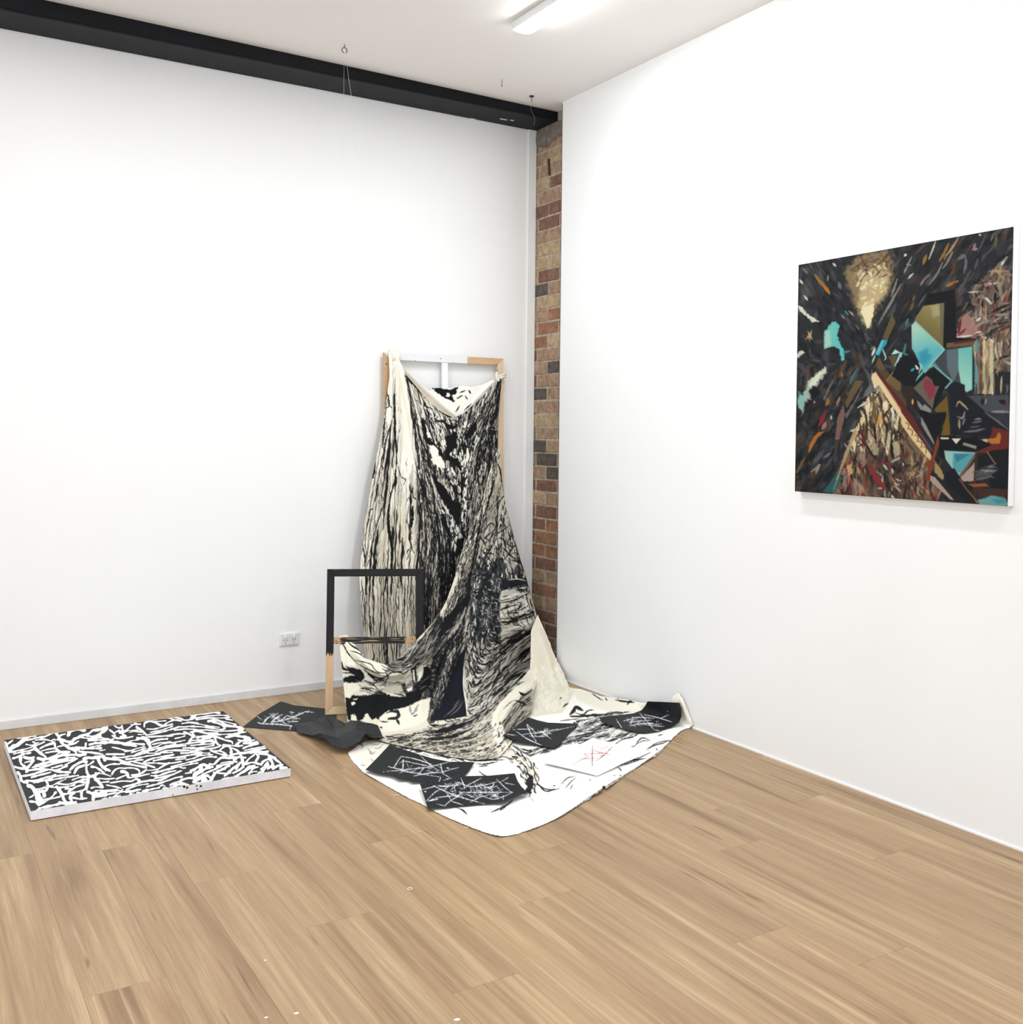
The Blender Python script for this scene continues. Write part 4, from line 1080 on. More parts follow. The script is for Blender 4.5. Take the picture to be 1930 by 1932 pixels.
sheet('front_drape', FR, [(942, 845, 'y', -.110), (929, 873, 'y', -.135), (947, 905, 'y', -.120), (906, 951, 'y', -.20), (955, 962, 'y', -.15), (928, 960, 'y', -.20), (870, 1044, 'y', -.28), (930, 1040, 'y', -.27), (972, 1022, 'y', -.19),
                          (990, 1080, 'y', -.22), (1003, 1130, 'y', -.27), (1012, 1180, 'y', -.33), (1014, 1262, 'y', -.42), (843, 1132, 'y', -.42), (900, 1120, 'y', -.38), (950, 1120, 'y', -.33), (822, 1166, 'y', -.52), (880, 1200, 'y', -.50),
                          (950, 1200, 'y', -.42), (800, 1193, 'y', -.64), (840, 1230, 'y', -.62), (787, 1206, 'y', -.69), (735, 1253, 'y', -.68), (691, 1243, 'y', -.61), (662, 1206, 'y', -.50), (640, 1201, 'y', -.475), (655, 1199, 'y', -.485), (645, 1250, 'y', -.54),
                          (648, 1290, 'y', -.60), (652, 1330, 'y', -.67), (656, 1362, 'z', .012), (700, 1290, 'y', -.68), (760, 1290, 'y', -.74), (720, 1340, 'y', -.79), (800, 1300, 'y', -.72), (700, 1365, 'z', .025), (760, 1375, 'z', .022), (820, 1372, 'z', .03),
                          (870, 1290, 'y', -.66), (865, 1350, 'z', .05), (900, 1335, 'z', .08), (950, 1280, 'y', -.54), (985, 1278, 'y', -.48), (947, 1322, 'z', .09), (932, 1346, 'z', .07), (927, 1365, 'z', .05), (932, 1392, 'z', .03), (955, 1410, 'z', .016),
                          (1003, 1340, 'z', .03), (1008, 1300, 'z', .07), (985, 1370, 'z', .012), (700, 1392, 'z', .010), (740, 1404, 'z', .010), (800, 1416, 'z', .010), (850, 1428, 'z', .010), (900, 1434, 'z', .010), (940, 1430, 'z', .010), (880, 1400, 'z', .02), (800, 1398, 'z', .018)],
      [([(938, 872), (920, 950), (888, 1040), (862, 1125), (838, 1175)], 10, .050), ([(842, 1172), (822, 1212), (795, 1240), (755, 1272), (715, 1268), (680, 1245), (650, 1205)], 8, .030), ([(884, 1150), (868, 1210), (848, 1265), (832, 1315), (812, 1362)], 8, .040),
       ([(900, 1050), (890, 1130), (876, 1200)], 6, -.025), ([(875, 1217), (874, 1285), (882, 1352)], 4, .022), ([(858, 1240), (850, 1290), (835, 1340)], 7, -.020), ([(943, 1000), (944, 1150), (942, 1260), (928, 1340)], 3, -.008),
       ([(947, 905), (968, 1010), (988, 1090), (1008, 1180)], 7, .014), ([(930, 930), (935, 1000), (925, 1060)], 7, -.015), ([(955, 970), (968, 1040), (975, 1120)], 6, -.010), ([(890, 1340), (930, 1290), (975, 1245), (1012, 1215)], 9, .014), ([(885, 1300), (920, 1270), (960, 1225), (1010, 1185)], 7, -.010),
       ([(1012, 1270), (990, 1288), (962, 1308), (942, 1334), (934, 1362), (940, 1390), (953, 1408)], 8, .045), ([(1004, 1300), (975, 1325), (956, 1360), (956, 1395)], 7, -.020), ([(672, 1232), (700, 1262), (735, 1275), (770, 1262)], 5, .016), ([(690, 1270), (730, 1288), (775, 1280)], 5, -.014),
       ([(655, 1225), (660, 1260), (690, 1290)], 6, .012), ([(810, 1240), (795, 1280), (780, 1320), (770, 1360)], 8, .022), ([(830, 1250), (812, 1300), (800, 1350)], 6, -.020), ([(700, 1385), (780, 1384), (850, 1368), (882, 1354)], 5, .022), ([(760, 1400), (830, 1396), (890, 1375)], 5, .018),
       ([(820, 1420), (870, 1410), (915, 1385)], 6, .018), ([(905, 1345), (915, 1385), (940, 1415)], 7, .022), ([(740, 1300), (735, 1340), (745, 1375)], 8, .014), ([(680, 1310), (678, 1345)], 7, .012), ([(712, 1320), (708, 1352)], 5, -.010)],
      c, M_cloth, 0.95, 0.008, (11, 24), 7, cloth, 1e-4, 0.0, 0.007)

# ---- floor spread ----------------------------------------------------------
c = Cv(640, 1140, 1330, 1600, 1.5, (243, 241, 234))
c.field([[(1000, 1425), (1060, 1395), (1120, 1385), (1170, 1365)], [(1020, 1400), (1090, 1370), (1140, 1350)], [(1160, 1460), (1200, 1435), (1260, 1400)], [(700, 1430), (780, 1410), (900, 1425)], [(880, 1430), (950, 1432)], [(960, 1415), (1000, 1450), (1010, 1500)],
         [(1020, 1180), (1040, 1250), (1070, 1320)], [(1080, 1310), (1170, 1325), (1240, 1330)]])
T7 = Z(990, 1280, 5.848); T5 = Z(670, 1350, 5.514)
L5 = [(1008, 1150), (1030, 1195), (1046, 1236), (1062, 1268), (1075, 1298), (1085, 1310), (1060, 1345), (1005, 1352), (985, 1340), (985, 1200)]
c.poly(L5, (222, 215, 196), 3, 1)
for k in range(260):
    x, y = rg.uniform(1004, 1078), rg.uniform(1262, 1350)
    if not inside(L5, np.array([x]), np.array([y]))[0]: continue
    a = rg.uniform(-2.2, -.7); l = rg.uniform(4, 16)
    c.stroke([(x, y), (x + l * .5 * math.cos(a) + rg.normal(0, 2), y + l * .5 * math.sin(a)), (x + l * math.cos(a), y + l * math.sin(a))], rg.uniform(.8, 2.4), (240, 236, 224), .6, (.4, .4), 1.6, .8, k)
c.poly([(1078, 1306), (1120, 1313), (1175, 1320), (1225, 1330), (1222, 1342), (1180, 1350), (1120, 1336), (1090, 1325)], (232, 226, 210), 4, .9)
c.poly([(1268, 1306), (1284, 1306), (1308, 1368), (1290, 1366), (1266, 1322)], (232, 227, 212), 2, 1)
for w_, p in ((2.2, [(740, 190), (800, 215), (860, 240)]), (2.6, [(890, 215), (910, 245)]), (4.0, [(1000, 240), (1080, 250), (1150, 260), (1210, 265)]), (5.0, [(1130, 290), (1160, 255), (1190, 265)]), (2, [(1020, 230), (1050, 210)]), (2.2, [(385, 230), (405, 205)]), (3, [(420, 320), (450, 290), (480, 280)]),
              (8, [(500, 400), (540, 350), (570, 320), (640, 355)]), (6, [(500, 420), (600, 420), (700, 410), (800, 405), (900, 400)]), (3, [(560, 380), (640, 400), (700, 355), (760, 350)]), (3.2, [(920, 410), (1010, 365)]), (2, [(390, 470), (500, 455), (620, 445)]),
              (2.4, [(1170, 755), (1220, 740), (1260, 680), (1310, 655), (1390, 690)]), (2.0, [(1240, 720), (1300, 690), (1360, 690)]), (2.6, [(1470, 630), (1520, 620)]), (2.4, [(1340, 790), (1420, 745), (1500, 720), (1600, 700)]), (2.0, [(1360, 770), (1440, 720), (1530, 695), (1620, 710), (1590, 740)]),
              (2.0, [(1450, 770), (1465, 795)]), (2.8, [(1000, 980), (1100, 930), (1200, 900), (1320, 885)]), (2.4, [(1050, 960), (1140, 940), (1260, 900), (1340, 880)]), (2.6, [(1030, 980), (1070, 1020)]), (2.0, [(1180, 900), (1280, 850), (1330, 830)]), (1.6, [(980, 1075), (1000, 1070)]), (1.6, [(1040, 1072), (1070, 1066)]),
              (2.2, [(400, 1170), (470, 1100), (550, 1080)]), (2.0, [(450, 1210), (510, 1140), (570, 1090)]), (2.0, [(500, 1225), (530, 1170)]), (1.8, [(710, 1130), (730, 1115)]), (3.0, [(40, 1240), (90, 1170), (150, 1175), (220, 1240), (300, 1235), (380, 1215)]), (2.4, [(70, 1200), (130, 1160), (190, 1200), (250, 1225), (340, 1220)]),
              (2.6, [(310, 1190), (335, 1180)])):
    c.stroke(T7(p), w_ * .8, BLK, .95, (.4, .4), .8, .5)
WV_ = [(985, 1430), (1010, 1412), (1050, 1395), (1085, 1372), (1100, 1358), (1130, 1352), (1150, 1372), (1185, 1385), (1200, 1392), (1160, 1398), (1120, 1395), (1080, 1400), (1040, 1415), (1010, 1428)]
c.flow(WV_, 170, (25, 85), (.7, 2.8), BLK, .93, 61, .22, None, .05)
c.flow(WV_, 70, (20, 60), (.7, 2.0), (240, 237, 228), .95, 62, .22)
for w_, p in ((2.6, [(1180, 370), (1240, 390), (1360, 365)]), (2.6, [(1220, 410), (1330, 400), (1440, 405)]), (2.4, [(1200, 430), (1300, 435), (1420, 430)]), (3.0, [(1230, 470), (1330, 470), (1430, 465), (1550, 460)]), (3.0, [(1260, 500), (1350, 505), (1480, 480)]), (2.6, [(1290, 530), (1380, 520)]), (2.4, [(1350, 380), (1290, 400)]),
              (3, [(1000, 250), (1060, 300), (1180, 300)]), (2.6, [(1290, 580), (1340, 620), (1420, 650)]), (3.4, [(1060, 960), (1120, 985), (1165, 1030)]), (4, [(1415, 1005), (1500, 970), (1580, 930), (1640, 880)]), (2, [(1500, 990), (1560, 960)]),
              (3, [(130, 340), (180, 400), (210, 370)]), (6, [(150, 370), (180, 400)]), (2.4, [(40, 280), (80, 320), (60, 350)]), (1.6, [(60, 515), (110, 520)]), (2, [(160, 450), (190, 480)]), (3, [(640, 370), (720, 330), (660, 310)])):
    c.stroke(T5(p), w_ * .85, BLK, .95, (.4, .4), .8, .5)
c.poly([(660, 1418), (700, 1400), (760, 1400), (740, 1420), (700, 1440), (690, 1450)], (226, 220, 204), 5, .7, 2, 3)
c.flow([(700, 1395), (760, 1398), (900, 1425), (890, 1440), (800, 1425), (730, 1412)], 90, (8, 34), (.7, 2.4), BLK, .9, 63, .4)
# tail fold
c.poly([(935, 1400), (955, 1402), (985, 1425), (1010, 1440), (1016, 1460), (1010, 1490), (995, 1500), (998, 1470), (985, 1450), (955, 1432)], (226, 220, 206), 3, 1, 1, 3)
c.flow([(940, 1402), (960, 1405), (1010, 1440), (1014, 1490), (995, 1505), (985, 1450), (955, 1432)], 60, (5, 22), (.8, 3.0), BLK, .9, 64, .5)
c.poly([(992, 1470), (1004, 1462), (1008, 1480), (1002, 1495), (988, 1500), (994, 1484)], BLK, 1.5, .9, 2.2, 4)
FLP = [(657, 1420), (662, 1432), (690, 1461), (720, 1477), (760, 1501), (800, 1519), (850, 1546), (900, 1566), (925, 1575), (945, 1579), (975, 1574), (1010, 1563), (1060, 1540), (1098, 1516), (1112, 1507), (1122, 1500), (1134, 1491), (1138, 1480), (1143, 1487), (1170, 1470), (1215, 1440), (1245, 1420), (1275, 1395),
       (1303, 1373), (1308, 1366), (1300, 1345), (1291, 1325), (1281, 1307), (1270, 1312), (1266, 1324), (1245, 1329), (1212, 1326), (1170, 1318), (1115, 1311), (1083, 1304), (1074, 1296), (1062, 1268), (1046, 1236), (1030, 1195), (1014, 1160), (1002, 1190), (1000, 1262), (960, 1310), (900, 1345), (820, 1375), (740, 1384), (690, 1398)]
c.stroke([(690, 1461), (760, 1501), (850, 1546), (945, 1578.5), (1010, 1562.5), (1060, 1539.5), (1134, 1490), (1215, 1439.5), (1275, 1394.5), (1305, 1371)], 2.2, (62, 50, 42), .85, (1, 1), .9, .6)  # frayed dark hem, with the thin shadow at the cloth edge painted in
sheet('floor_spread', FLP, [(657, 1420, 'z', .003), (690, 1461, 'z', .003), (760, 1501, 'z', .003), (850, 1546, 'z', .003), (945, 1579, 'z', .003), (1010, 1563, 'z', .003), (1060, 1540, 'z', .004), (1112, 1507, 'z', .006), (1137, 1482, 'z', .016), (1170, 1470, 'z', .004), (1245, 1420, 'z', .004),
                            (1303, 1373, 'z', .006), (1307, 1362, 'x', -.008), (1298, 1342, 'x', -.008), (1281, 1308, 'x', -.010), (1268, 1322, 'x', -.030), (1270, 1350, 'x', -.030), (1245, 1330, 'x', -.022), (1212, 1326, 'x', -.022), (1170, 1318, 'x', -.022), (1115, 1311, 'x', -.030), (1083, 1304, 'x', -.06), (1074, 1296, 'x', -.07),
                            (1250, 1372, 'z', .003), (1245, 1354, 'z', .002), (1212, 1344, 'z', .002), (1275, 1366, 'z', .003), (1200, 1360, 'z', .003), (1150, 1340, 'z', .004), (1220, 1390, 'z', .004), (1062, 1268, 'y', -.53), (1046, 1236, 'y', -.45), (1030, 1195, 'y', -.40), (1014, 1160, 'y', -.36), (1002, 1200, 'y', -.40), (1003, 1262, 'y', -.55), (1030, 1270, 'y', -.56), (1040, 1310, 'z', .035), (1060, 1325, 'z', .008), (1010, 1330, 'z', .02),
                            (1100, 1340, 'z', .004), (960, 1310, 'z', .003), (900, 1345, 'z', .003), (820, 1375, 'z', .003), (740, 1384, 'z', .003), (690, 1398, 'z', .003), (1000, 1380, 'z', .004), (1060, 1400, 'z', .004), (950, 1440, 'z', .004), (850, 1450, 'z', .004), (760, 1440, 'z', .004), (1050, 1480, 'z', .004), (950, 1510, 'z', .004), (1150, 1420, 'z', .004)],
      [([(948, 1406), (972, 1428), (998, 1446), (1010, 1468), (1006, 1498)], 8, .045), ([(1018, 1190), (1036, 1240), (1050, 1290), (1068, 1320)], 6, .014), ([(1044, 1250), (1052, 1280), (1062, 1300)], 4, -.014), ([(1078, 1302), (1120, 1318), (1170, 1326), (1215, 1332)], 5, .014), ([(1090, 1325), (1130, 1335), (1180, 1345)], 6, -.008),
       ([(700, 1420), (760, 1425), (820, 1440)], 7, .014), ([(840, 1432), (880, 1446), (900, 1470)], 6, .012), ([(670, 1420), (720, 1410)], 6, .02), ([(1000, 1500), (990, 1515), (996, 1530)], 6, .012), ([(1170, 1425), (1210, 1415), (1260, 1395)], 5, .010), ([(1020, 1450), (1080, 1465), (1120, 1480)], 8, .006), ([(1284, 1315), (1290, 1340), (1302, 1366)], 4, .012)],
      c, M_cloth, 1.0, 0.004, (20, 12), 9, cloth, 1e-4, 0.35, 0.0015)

# ================================================================ FLOOR CANVAS
M_canvas = painted('acrylic_on_canvas', 0.75, 0.1)
FX0, FX1, FY0, FY1, FZ = -3.066, -2.036, -1.388, -0.338, 0.040
c = Cv(-12, 1330, 560, 1545, 3.0, (50, 50, 52))
K1, K2, K3 = Z(0, 1330, 8.4), Z(180, 1330, 9.65), Z(360, 1330, 9.65)
WS = []      # (points, width)


def add(T, lst, k=1.0):
    for q in lst: WS.append((T(q[1:]), q[0] * k))


add(K1, [(6, (85, 600), (110, 660), (150, 740), (240, 745)), (4, (120, 620), (200, 565)), (9, (170, 690), (260, 640), (340, 580), (400, 530)), (5, (280, 520), (420, 505), (560, 490)), (4, (430, 560), (600, 520), (720, 500), (830, 445)), (3.5, (560, 560), (720, 550), (860, 590)),
         (3.5, (240, 735), (400, 700), (560, 650), (700, 590)), (6, (890, 440), (930, 520), (980, 600), (1050, 660), (1130, 700), (1200, 740)), (8, (1030, 640), (1120, 690), (1240, 700)), (6, (920, 540), (1020, 570), (1120, 590), (1190, 540), (1280, 500)), (5, (1180, 560), (1260, 500), (1380, 470), (1480, 400), (1560, 380)),
         (7, (1080, 480), (1110, 420), (1230, 390), (1330, 400)), (5, (640, 690), (740, 640), (860, 610), (880, 680), (960, 740), (1100, 750)), (4, (660, 730), (780, 700), (900, 680)), (3.5, (720, 760), (880, 740), (960, 750)), (3.5, (760, 850), (880, 800), (960, 740)),
         (6, (560, 690), (640, 760), (720, 830), (690, 880)), (6, (600, 850), (700, 860), (800, 850), (960, 810), (1130, 790), (1280, 800), (1350, 780)), (4, (220, 780), (330, 750), (450, 730), (540, 700)), (4.5, (210, 850), (290, 820), (380, 780), (480, 760)), (6, (330, 840), (330, 920), (390, 980), (440, 1050)),
         (6, (390, 830), (460, 850), (540, 830)), (6, (530, 880), (490, 940), (440, 1000), (420, 1060)), (5, (220, 980), (300, 1000), (390, 1010)), (4, (510, 990), (640, 960), (800, 910), (1000, 860), (1180, 830)), (4, (560, 960), (740, 910), (900, 870)), (5, (640, 1000), (760, 960), (960, 900), (1100, 880), (1200, 850)), (4, (1040, 950), (1150, 890), (1220, 850)),
         (5, (430, 1040), (620, 1020), (820, 1030), (960, 1060), (1110, 1070)), (4, (820, 1000), (980, 960)), (4, (900, 1040), (1060, 970)), (6, (280, 1070), (320, 1120), (350, 1210), (430, 1230)), (5, (340, 1130), (480, 1110), (640, 1060), (760, 1030)), (4, (500, 1150), (640, 1110), (800, 1070)), (4, (420, 1200), (560, 1200), (740, 1150), (880, 1110)),
         (4, (540, 1230), (700, 1200), (900, 1130), (1080, 1110)), (4, (760, 1200), (920, 1170), (1100, 1140), (1240, 1120)), (5, (720, 1190), (760, 1270), (740, 1340), (680, 1400)), (7, (440, 1280), (500, 1300), (560, 1390), (580, 1480), (600, 1560)), (9, (600, 1400), (640, 1480), (690, 1530)), (8, (580, 1400), (680, 1370), (700, 1450)), (5, (470, 1530), (560, 1540), (640, 1560)),
         (4.5, (620, 1590), (740, 1520), (830, 1450), (880, 1390)), (4, (700, 1500), (840, 1480), (950, 1460)), (6, (890, 1300), (960, 1380), (1000, 1480), (1040, 1560)), (6, (940, 1540), (1060, 1560), (1200, 1540)), (5, (620, 1640), (760, 1610), (900, 1580), (1000, 1550)), (4, (740, 1280), (880, 1310), (1040, 1300), (1180, 1270)),
         (4, (930, 1250), (1080, 1260), (1220, 1220), (1340, 1230)), (4, (1000, 1420), (1160, 1390), (1300, 1360), (1390, 1300)), (4, (1040, 1330), (1120, 1330), (1080, 1380)), (5, (1140, 1520), (1110, 1460), (1180, 1400)), (5, (1290, 1380), (1290, 1480)), (4, (1150, 1470), (1260, 1490), (1370, 1480)),
         (6, (1400, 1120), (1390, 1230), (1370, 1330)), (5, (1420, 1140), (1500, 1120), (1570, 1080)), (5, (1500, 1150), (1580, 1230), (1630, 1300)), (5, (1180, 1080), (1230, 1000), (1330, 960)), (5, (1110, 1030), (1180, 960), (1280, 910), (1380, 900)), (5, (1370, 940), (1370, 1020), (1380, 1080)), (4, (1390, 960), (1480, 900)),
         (4, (1150, 1190), (1260, 1150), (1380, 1140)), (4, (1180, 1240), (1300, 1190), (1380, 1180)), (6, (1330, 850), (1440, 840), (1560, 830)), (4.5, (1260, 740), (1400, 750), (1620, 780)), (4.5, (1300, 700), (1440, 690), (1600, 690)), (4, (1200, 670), (1340, 680), (1360, 610)), (4, (1420, 630), (1560, 600), (1680, 580)), (3.5, (1440, 670), (1600, 640)),
         (4, (1300, 520), (1440, 530), (1600, 500)), (4, (1400, 560), (1560, 560), (1680, 540)), (4, (1380, 500), (1500, 490), (1640, 430), (1700, 380)), (5, (1450, 980), (1540, 1000), (1640, 1080)), (5, (1560, 870), (1600, 960), (1680, 1040)), (4, (1420, 1400), (1530, 1380)), (6, (1390, 1380), (1470, 1420), (1480, 1500)), (4, (1500, 1420), (1680, 1400)), (4, (1520, 1460), (1680, 1440))])
add(K2, [(8, (0, 470), (100, 440), (210, 390)), (5, (80, 560), (110, 480), (170, 440)), (5, (260, 460), (330, 510), (360, 560)), (9, (450, 500), (540, 480), (590, 470)), (5, (480, 380), (500, 460)), (5, (560, 460), (650, 390), (730, 330)), (5, (350, 380), (420, 420), (480, 400)), (4, (640, 360), (820, 350)), (5, (500, 540), (560, 570), (460, 580)),
         (5, (310, 560), (400, 610), (560, 600), (680, 580)), (6, (0, 600), (120, 600), (260, 640), (320, 630)), (4, (620, 500), (720, 480), (840, 500)), (7, (750, 410), (830, 460), (900, 520), (930, 550)), (4, (620, 470), (760, 460)), (6, (890, 400), (900, 340), (980, 300), (1080, 320), (1160, 360), (1240, 390)), (4, (930, 440), (1080, 440), (1260, 390), (1400, 350)),
         (5, (940, 550), (1100, 520), (1300, 470), (1500, 410)), (4, (1000, 500), (1200, 460), (1400, 390)), (4, (1030, 280), (1180, 250), (1330, 240), (1450, 280)), (4, (1050, 310), (1280, 290)), (4.5, (1240, 380), (1320, 320), (1440, 280), (1560, 290)), (10, (780, 620), (880, 600), (960, 650)), (5, (820, 600), (1000, 580), (1200, 570), (1400, 560)),
         (4, (560, 690), (680, 650), (780, 640)), (8, (0, 700), (200, 690), (400, 680), (560, 720), (740, 750)), (6, (600, 690), (760, 710), (880, 720)), (4, (300, 770), (440, 800), (600, 840), (740, 800), (900, 760)), (7, (960, 690), (1000, 770), (940, 830), (840, 860), (720, 920)), (5, (660, 870), (820, 820), (920, 790)), (4, (540, 850), (680, 830)),
         (6, (1000, 690), (1120, 640), (1300, 620)), (5, (1040, 720), (1200, 690), (1380, 680)), (4, (1150, 740), (1260, 700), (1420, 690), (1550, 660)), (5, (960, 840), (1120, 800), (1300, 750), (1460, 720)), (5, (1100, 850), (1260, 790), (1440, 760), (1640, 740)), (5, (1180, 870), (1340, 830), (1560, 830), (1700, 830)), (4, (960, 880), (1160, 880), (1400, 860)),
         (9, (60, 960), (140, 930), (170, 1000)), (7, (130, 960), (260, 980), (420, 1000), (560, 1060)), (4, (320, 950), (480, 960), (640, 930), (760, 920), (960, 860)), (5, (200, 900), (360, 900), (520, 900)), (7, (50, 980), (90, 1080), (160, 1150), (260, 1200)), (5, (160, 1130), (280, 1080), (440, 1080)), (6, (460, 1060), (640, 1090), (820, 1120), (920, 1140)),
         (4.5, (560, 990), (760, 970), (960, 930), (1180, 900)), (4.5, (700, 1040), (880, 1080), (1080, 1140)), (5, (880, 1050), (1000, 990), (1180, 950), (1420, 910)), (4, (560, 1050), (760, 1010), (860, 1000)), (5, (1060, 1020), (1240, 980), (1440, 960), (1640, 950)), (4, (1130, 1060), (1220, 1070), (1400, 1060), (1560, 1030)), (5, (300, 1270), (340, 1200), (440, 1150), (560, 1160)),
         (9, (480, 1210), (560, 1230), (600, 1310)), (5, (540, 1150), (680, 1150), (790, 1190), (800, 1270)), (5, (660, 1280), (760, 1270), (860, 1230), (930, 1180)), (4.5, (620, 1330), (780, 1300), (980, 1260)), (4, (380, 1350), (480, 1310), (560, 1280)), (6, (1130, 1180), (1240, 1110), (1340, 1060)), (6, (1030, 1240), (1140, 1220), (1280, 1180), (1420, 1160)),
         (5, (1010, 1290), (1150, 1290), (1320, 1230), (1460, 1200)), (5, (1080, 1340), (1240, 1310), (1400, 1270), (1560, 1200)), (4, (0, 1240), (160, 1260), (280, 1300)), (4, (60, 1340), (200, 1350), (340, 1340)), (6, (0, 1370), (60, 1420), (120, 1500)), (4, (120, 1410), (240, 1400)), (4, (200, 1460), (360, 1490), (460, 1520)), (4, (280, 1420), (480, 1390), (660, 1390)),
         (5, (500, 1500), (700, 1450), (880, 1400), (1060, 1360)), (5, (780, 1400), (980, 1380), (1180, 1370), (1340, 1300)), (4, (560, 1540), (760, 1470), (960, 1440)), (5, (940, 1490), (1100, 1450), (1260, 1400), (1460, 1330), (1580, 1310)), (4, (0, 1560), (180, 1560), (400, 1540)), (4, (0, 1610), (200, 1580), (440, 1560)), (4, (0, 1670), (220, 1630), (460, 1590), (620, 1560)),
         (6, (560, 1590), (700, 1570), (820, 1540)), (6, (860, 1570), (1000, 1540), (1160, 1510)), (6, (1360, 1460), (1460, 1420), (1560, 1380)), (8, (1380, 1530), (1480, 1460), (1580, 1440), (1680, 1470)), (6, (1560, 1370), (1700, 1330), (1800, 1340)), (5, (1640, 1250), (1740, 1230)), (5, (1780, 1320), (1800, 1250), (1880, 1200), (1930, 1120)),
         (5, (1380, 1130), (1540, 1090), (1720, 1040), (1930, 990)), (4, (1240, 1190), (1460, 1140), (1680, 1090), (1860, 1060)), (4, (1500, 950), (1700, 920), (1930, 900)), (4, (1460, 1000), (1640, 980)), (4, (1560, 880), (1760, 870), (1930, 860)), (4, (1600, 790), (1800, 780)), (4, (1480, 730), (1700, 700), (1930, 660)), (7, (1700, 700), (1740, 620), (1800, 560)),
         (6, (1620, 500), (1720, 540), (1790, 590)), (4, (1440, 460), (1640, 440), (1860, 450)), (4, (1300, 560), (1480, 530), (1640, 530)), (4, (1500, 400), (1640, 400), (1800, 380)), (4, (1580, 340), (1720, 320), (1860, 330)), (4, (1400, 220), (1560, 250), (1620, 280), (1780, 260)), (6, (1740, 240), (1830, 190)), (4, (1540, 200), (1700, 190)), (4, (1840, 170), (1930, 160))])
add(K3, [(6, (60, 200), (80, 240), (0, 240)), (5, (0, 200), (200, 170), (420, 140)), (8, (420, 130), (520, 150)), (4, (80, 160), (240, 160), (420, 120)), (4, (120, 230), (340, 200), (560, 190), (680, 200)), (4, (100, 270), (320, 240), (560, 240), (700, 230)), (6, (320, 300), (460, 270), (540, 300), (660, 370), (840, 400)), (5, (400, 310), (560, 360), (620, 440)),
         (7, (560, 450), (620, 430), (600, 400)), (4, (520, 290), (680, 320), (820, 360)), (4, (0, 330), (160, 350), (340, 390), (520, 410)), (4, (640, 260), (760, 280)), (4, (0, 400), (200, 400), (420, 430), (560, 450)), (5, (620, 390), (760, 400), (880, 410)), (9, (880, 410), (940, 450), (890, 480)), (4, (60, 460), (300, 460), (560, 480), (860, 460)),
         (6, (0, 500), (120, 480), (300, 520), (480, 520)), (4, (320, 560), (540, 540), (760, 530), (960, 500)), (6, (30, 580), (40, 520)), (8, (120, 590), (300, 570), (420, 580)), (6, (430, 580), (460, 660), (500, 720), (540, 740)), (5, (460, 580), (620, 640), (740, 670), (760, 710)), (7, (640, 590), (760, 560), (860, 570), (1000, 590), (1080, 620)), (5, (740, 550), (900, 510), (1000, 490)),
         (5, (0, 650), (160, 640), (360, 600)), (5, (0, 700), (200, 670), (400, 640)), (6, (200, 690), (320, 660), (440, 680)), (4, (0, 740), (200, 720), (420, 710)), (4, (0, 800), (180, 780), (420, 740)), (5, (0, 850), (200, 810), (400, 790), (520, 760)), (8, (600, 740), (700, 760), (740, 840), (720, 870)), (5, (520, 830), (600, 770), (680, 740), (840, 750), (940, 740)),
         (5, (740, 780), (840, 830), (900, 900), (920, 960)), (7, (820, 730), (900, 670), (1000, 640), (1060, 600), (1080, 660)), (5, (860, 640), (1000, 660), (1160, 640)), (6, (960, 700), (1080, 700), (1200, 670)), (7, (960, 790), (1060, 750), (1220, 700)), (5, (980, 830), (1160, 790), (1340, 760)), (5, (960, 870), (1140, 830), (1360, 790)), (6, (700, 920), (900, 880), (1100, 870), (1400, 850)),
         (5, (440, 840), (560, 850), (660, 920)), (5, (360, 830), (480, 880), (640, 920)), (4, (0, 910), (160, 880), (340, 880)), (4, (40, 970), (200, 920), (400, 910)), (5, (0, 1050), (140, 1000), (300, 950), (460, 950)), (6, (340, 1080), (420, 1080), (480, 1020), (560, 960), (700, 970), (820, 960)), (5, (640, 970), (800, 950), (1000, 960)), (8, (790, 1000), (840, 960), (920, 950), (940, 1040), (960, 1090)),
         (5, (1000, 1060), (1060, 980), (1140, 920), (1180, 880)), (6, (1180, 880), (1230, 940), (1190, 1020)), (6, (1000, 1080), (1120, 1050), (1240, 1080)), (6, (1240, 890), (1360, 900), (1460, 940), (1540, 960)), (9, (1420, 960), (1480, 1040), (1500, 1160)), (6, (1280, 1090), (1320, 1030), (1400, 990)), (6, (1290, 1170), (1340, 1120), (1400, 1050)), (6, (1400, 1170), (1460, 1120)), (6, (1500, 970), (1560, 1010), (1630, 1060)),
         (6, (1500, 1160), (1580, 1110), (1660, 1090)), (7, (1640, 1150), (1740, 1150)), (5, (560, 1060), (700, 1040), (840, 1040)), (7, (480, 1120), (600, 1090), (760, 1060)), (6, (820, 1170), (860, 1110), (900, 1050)), (8, (620, 1290), (700, 1220), (780, 1150), (860, 1090)), (6, (770, 1240), (880, 1190), (960, 1130)), (6, (850, 1280), (960, 1210), (1060, 1130), (1160, 1110)), (6, (1060, 1250), (1140, 1160), (1220, 1130)),
         (6, (940, 1230), (1040, 1180), (1120, 1150)), (10, (180, 1100), (240, 1090), (320, 1130)), (8, (60, 1180), (160, 1120), (200, 1160), (140, 1240), (80, 1290)), (6, (200, 1220), (260, 1170), (400, 1130)), (5, (140, 1310), (280, 1240), (420, 1180), (560, 1120)), (7, (400, 1310), (440, 1250), (520, 1200), (620, 1150)), (5, (420, 1230), (600, 1250), (720, 1240)), (9, (60, 1400), (180, 1330), (300, 1290)),
         (10, (240, 1330), (280, 1370), (220, 1390)), (5, (0, 1330), (120, 1320)), (6, (0, 1200), (60, 1180)), (6, (600, 1170), (640, 1130), (700, 1110)), (7, (340, 1320), (380, 1360), (300, 1400))])
blk = np.zeros((c.H, c.W)); wht = np.zeros((c.H, c.W))


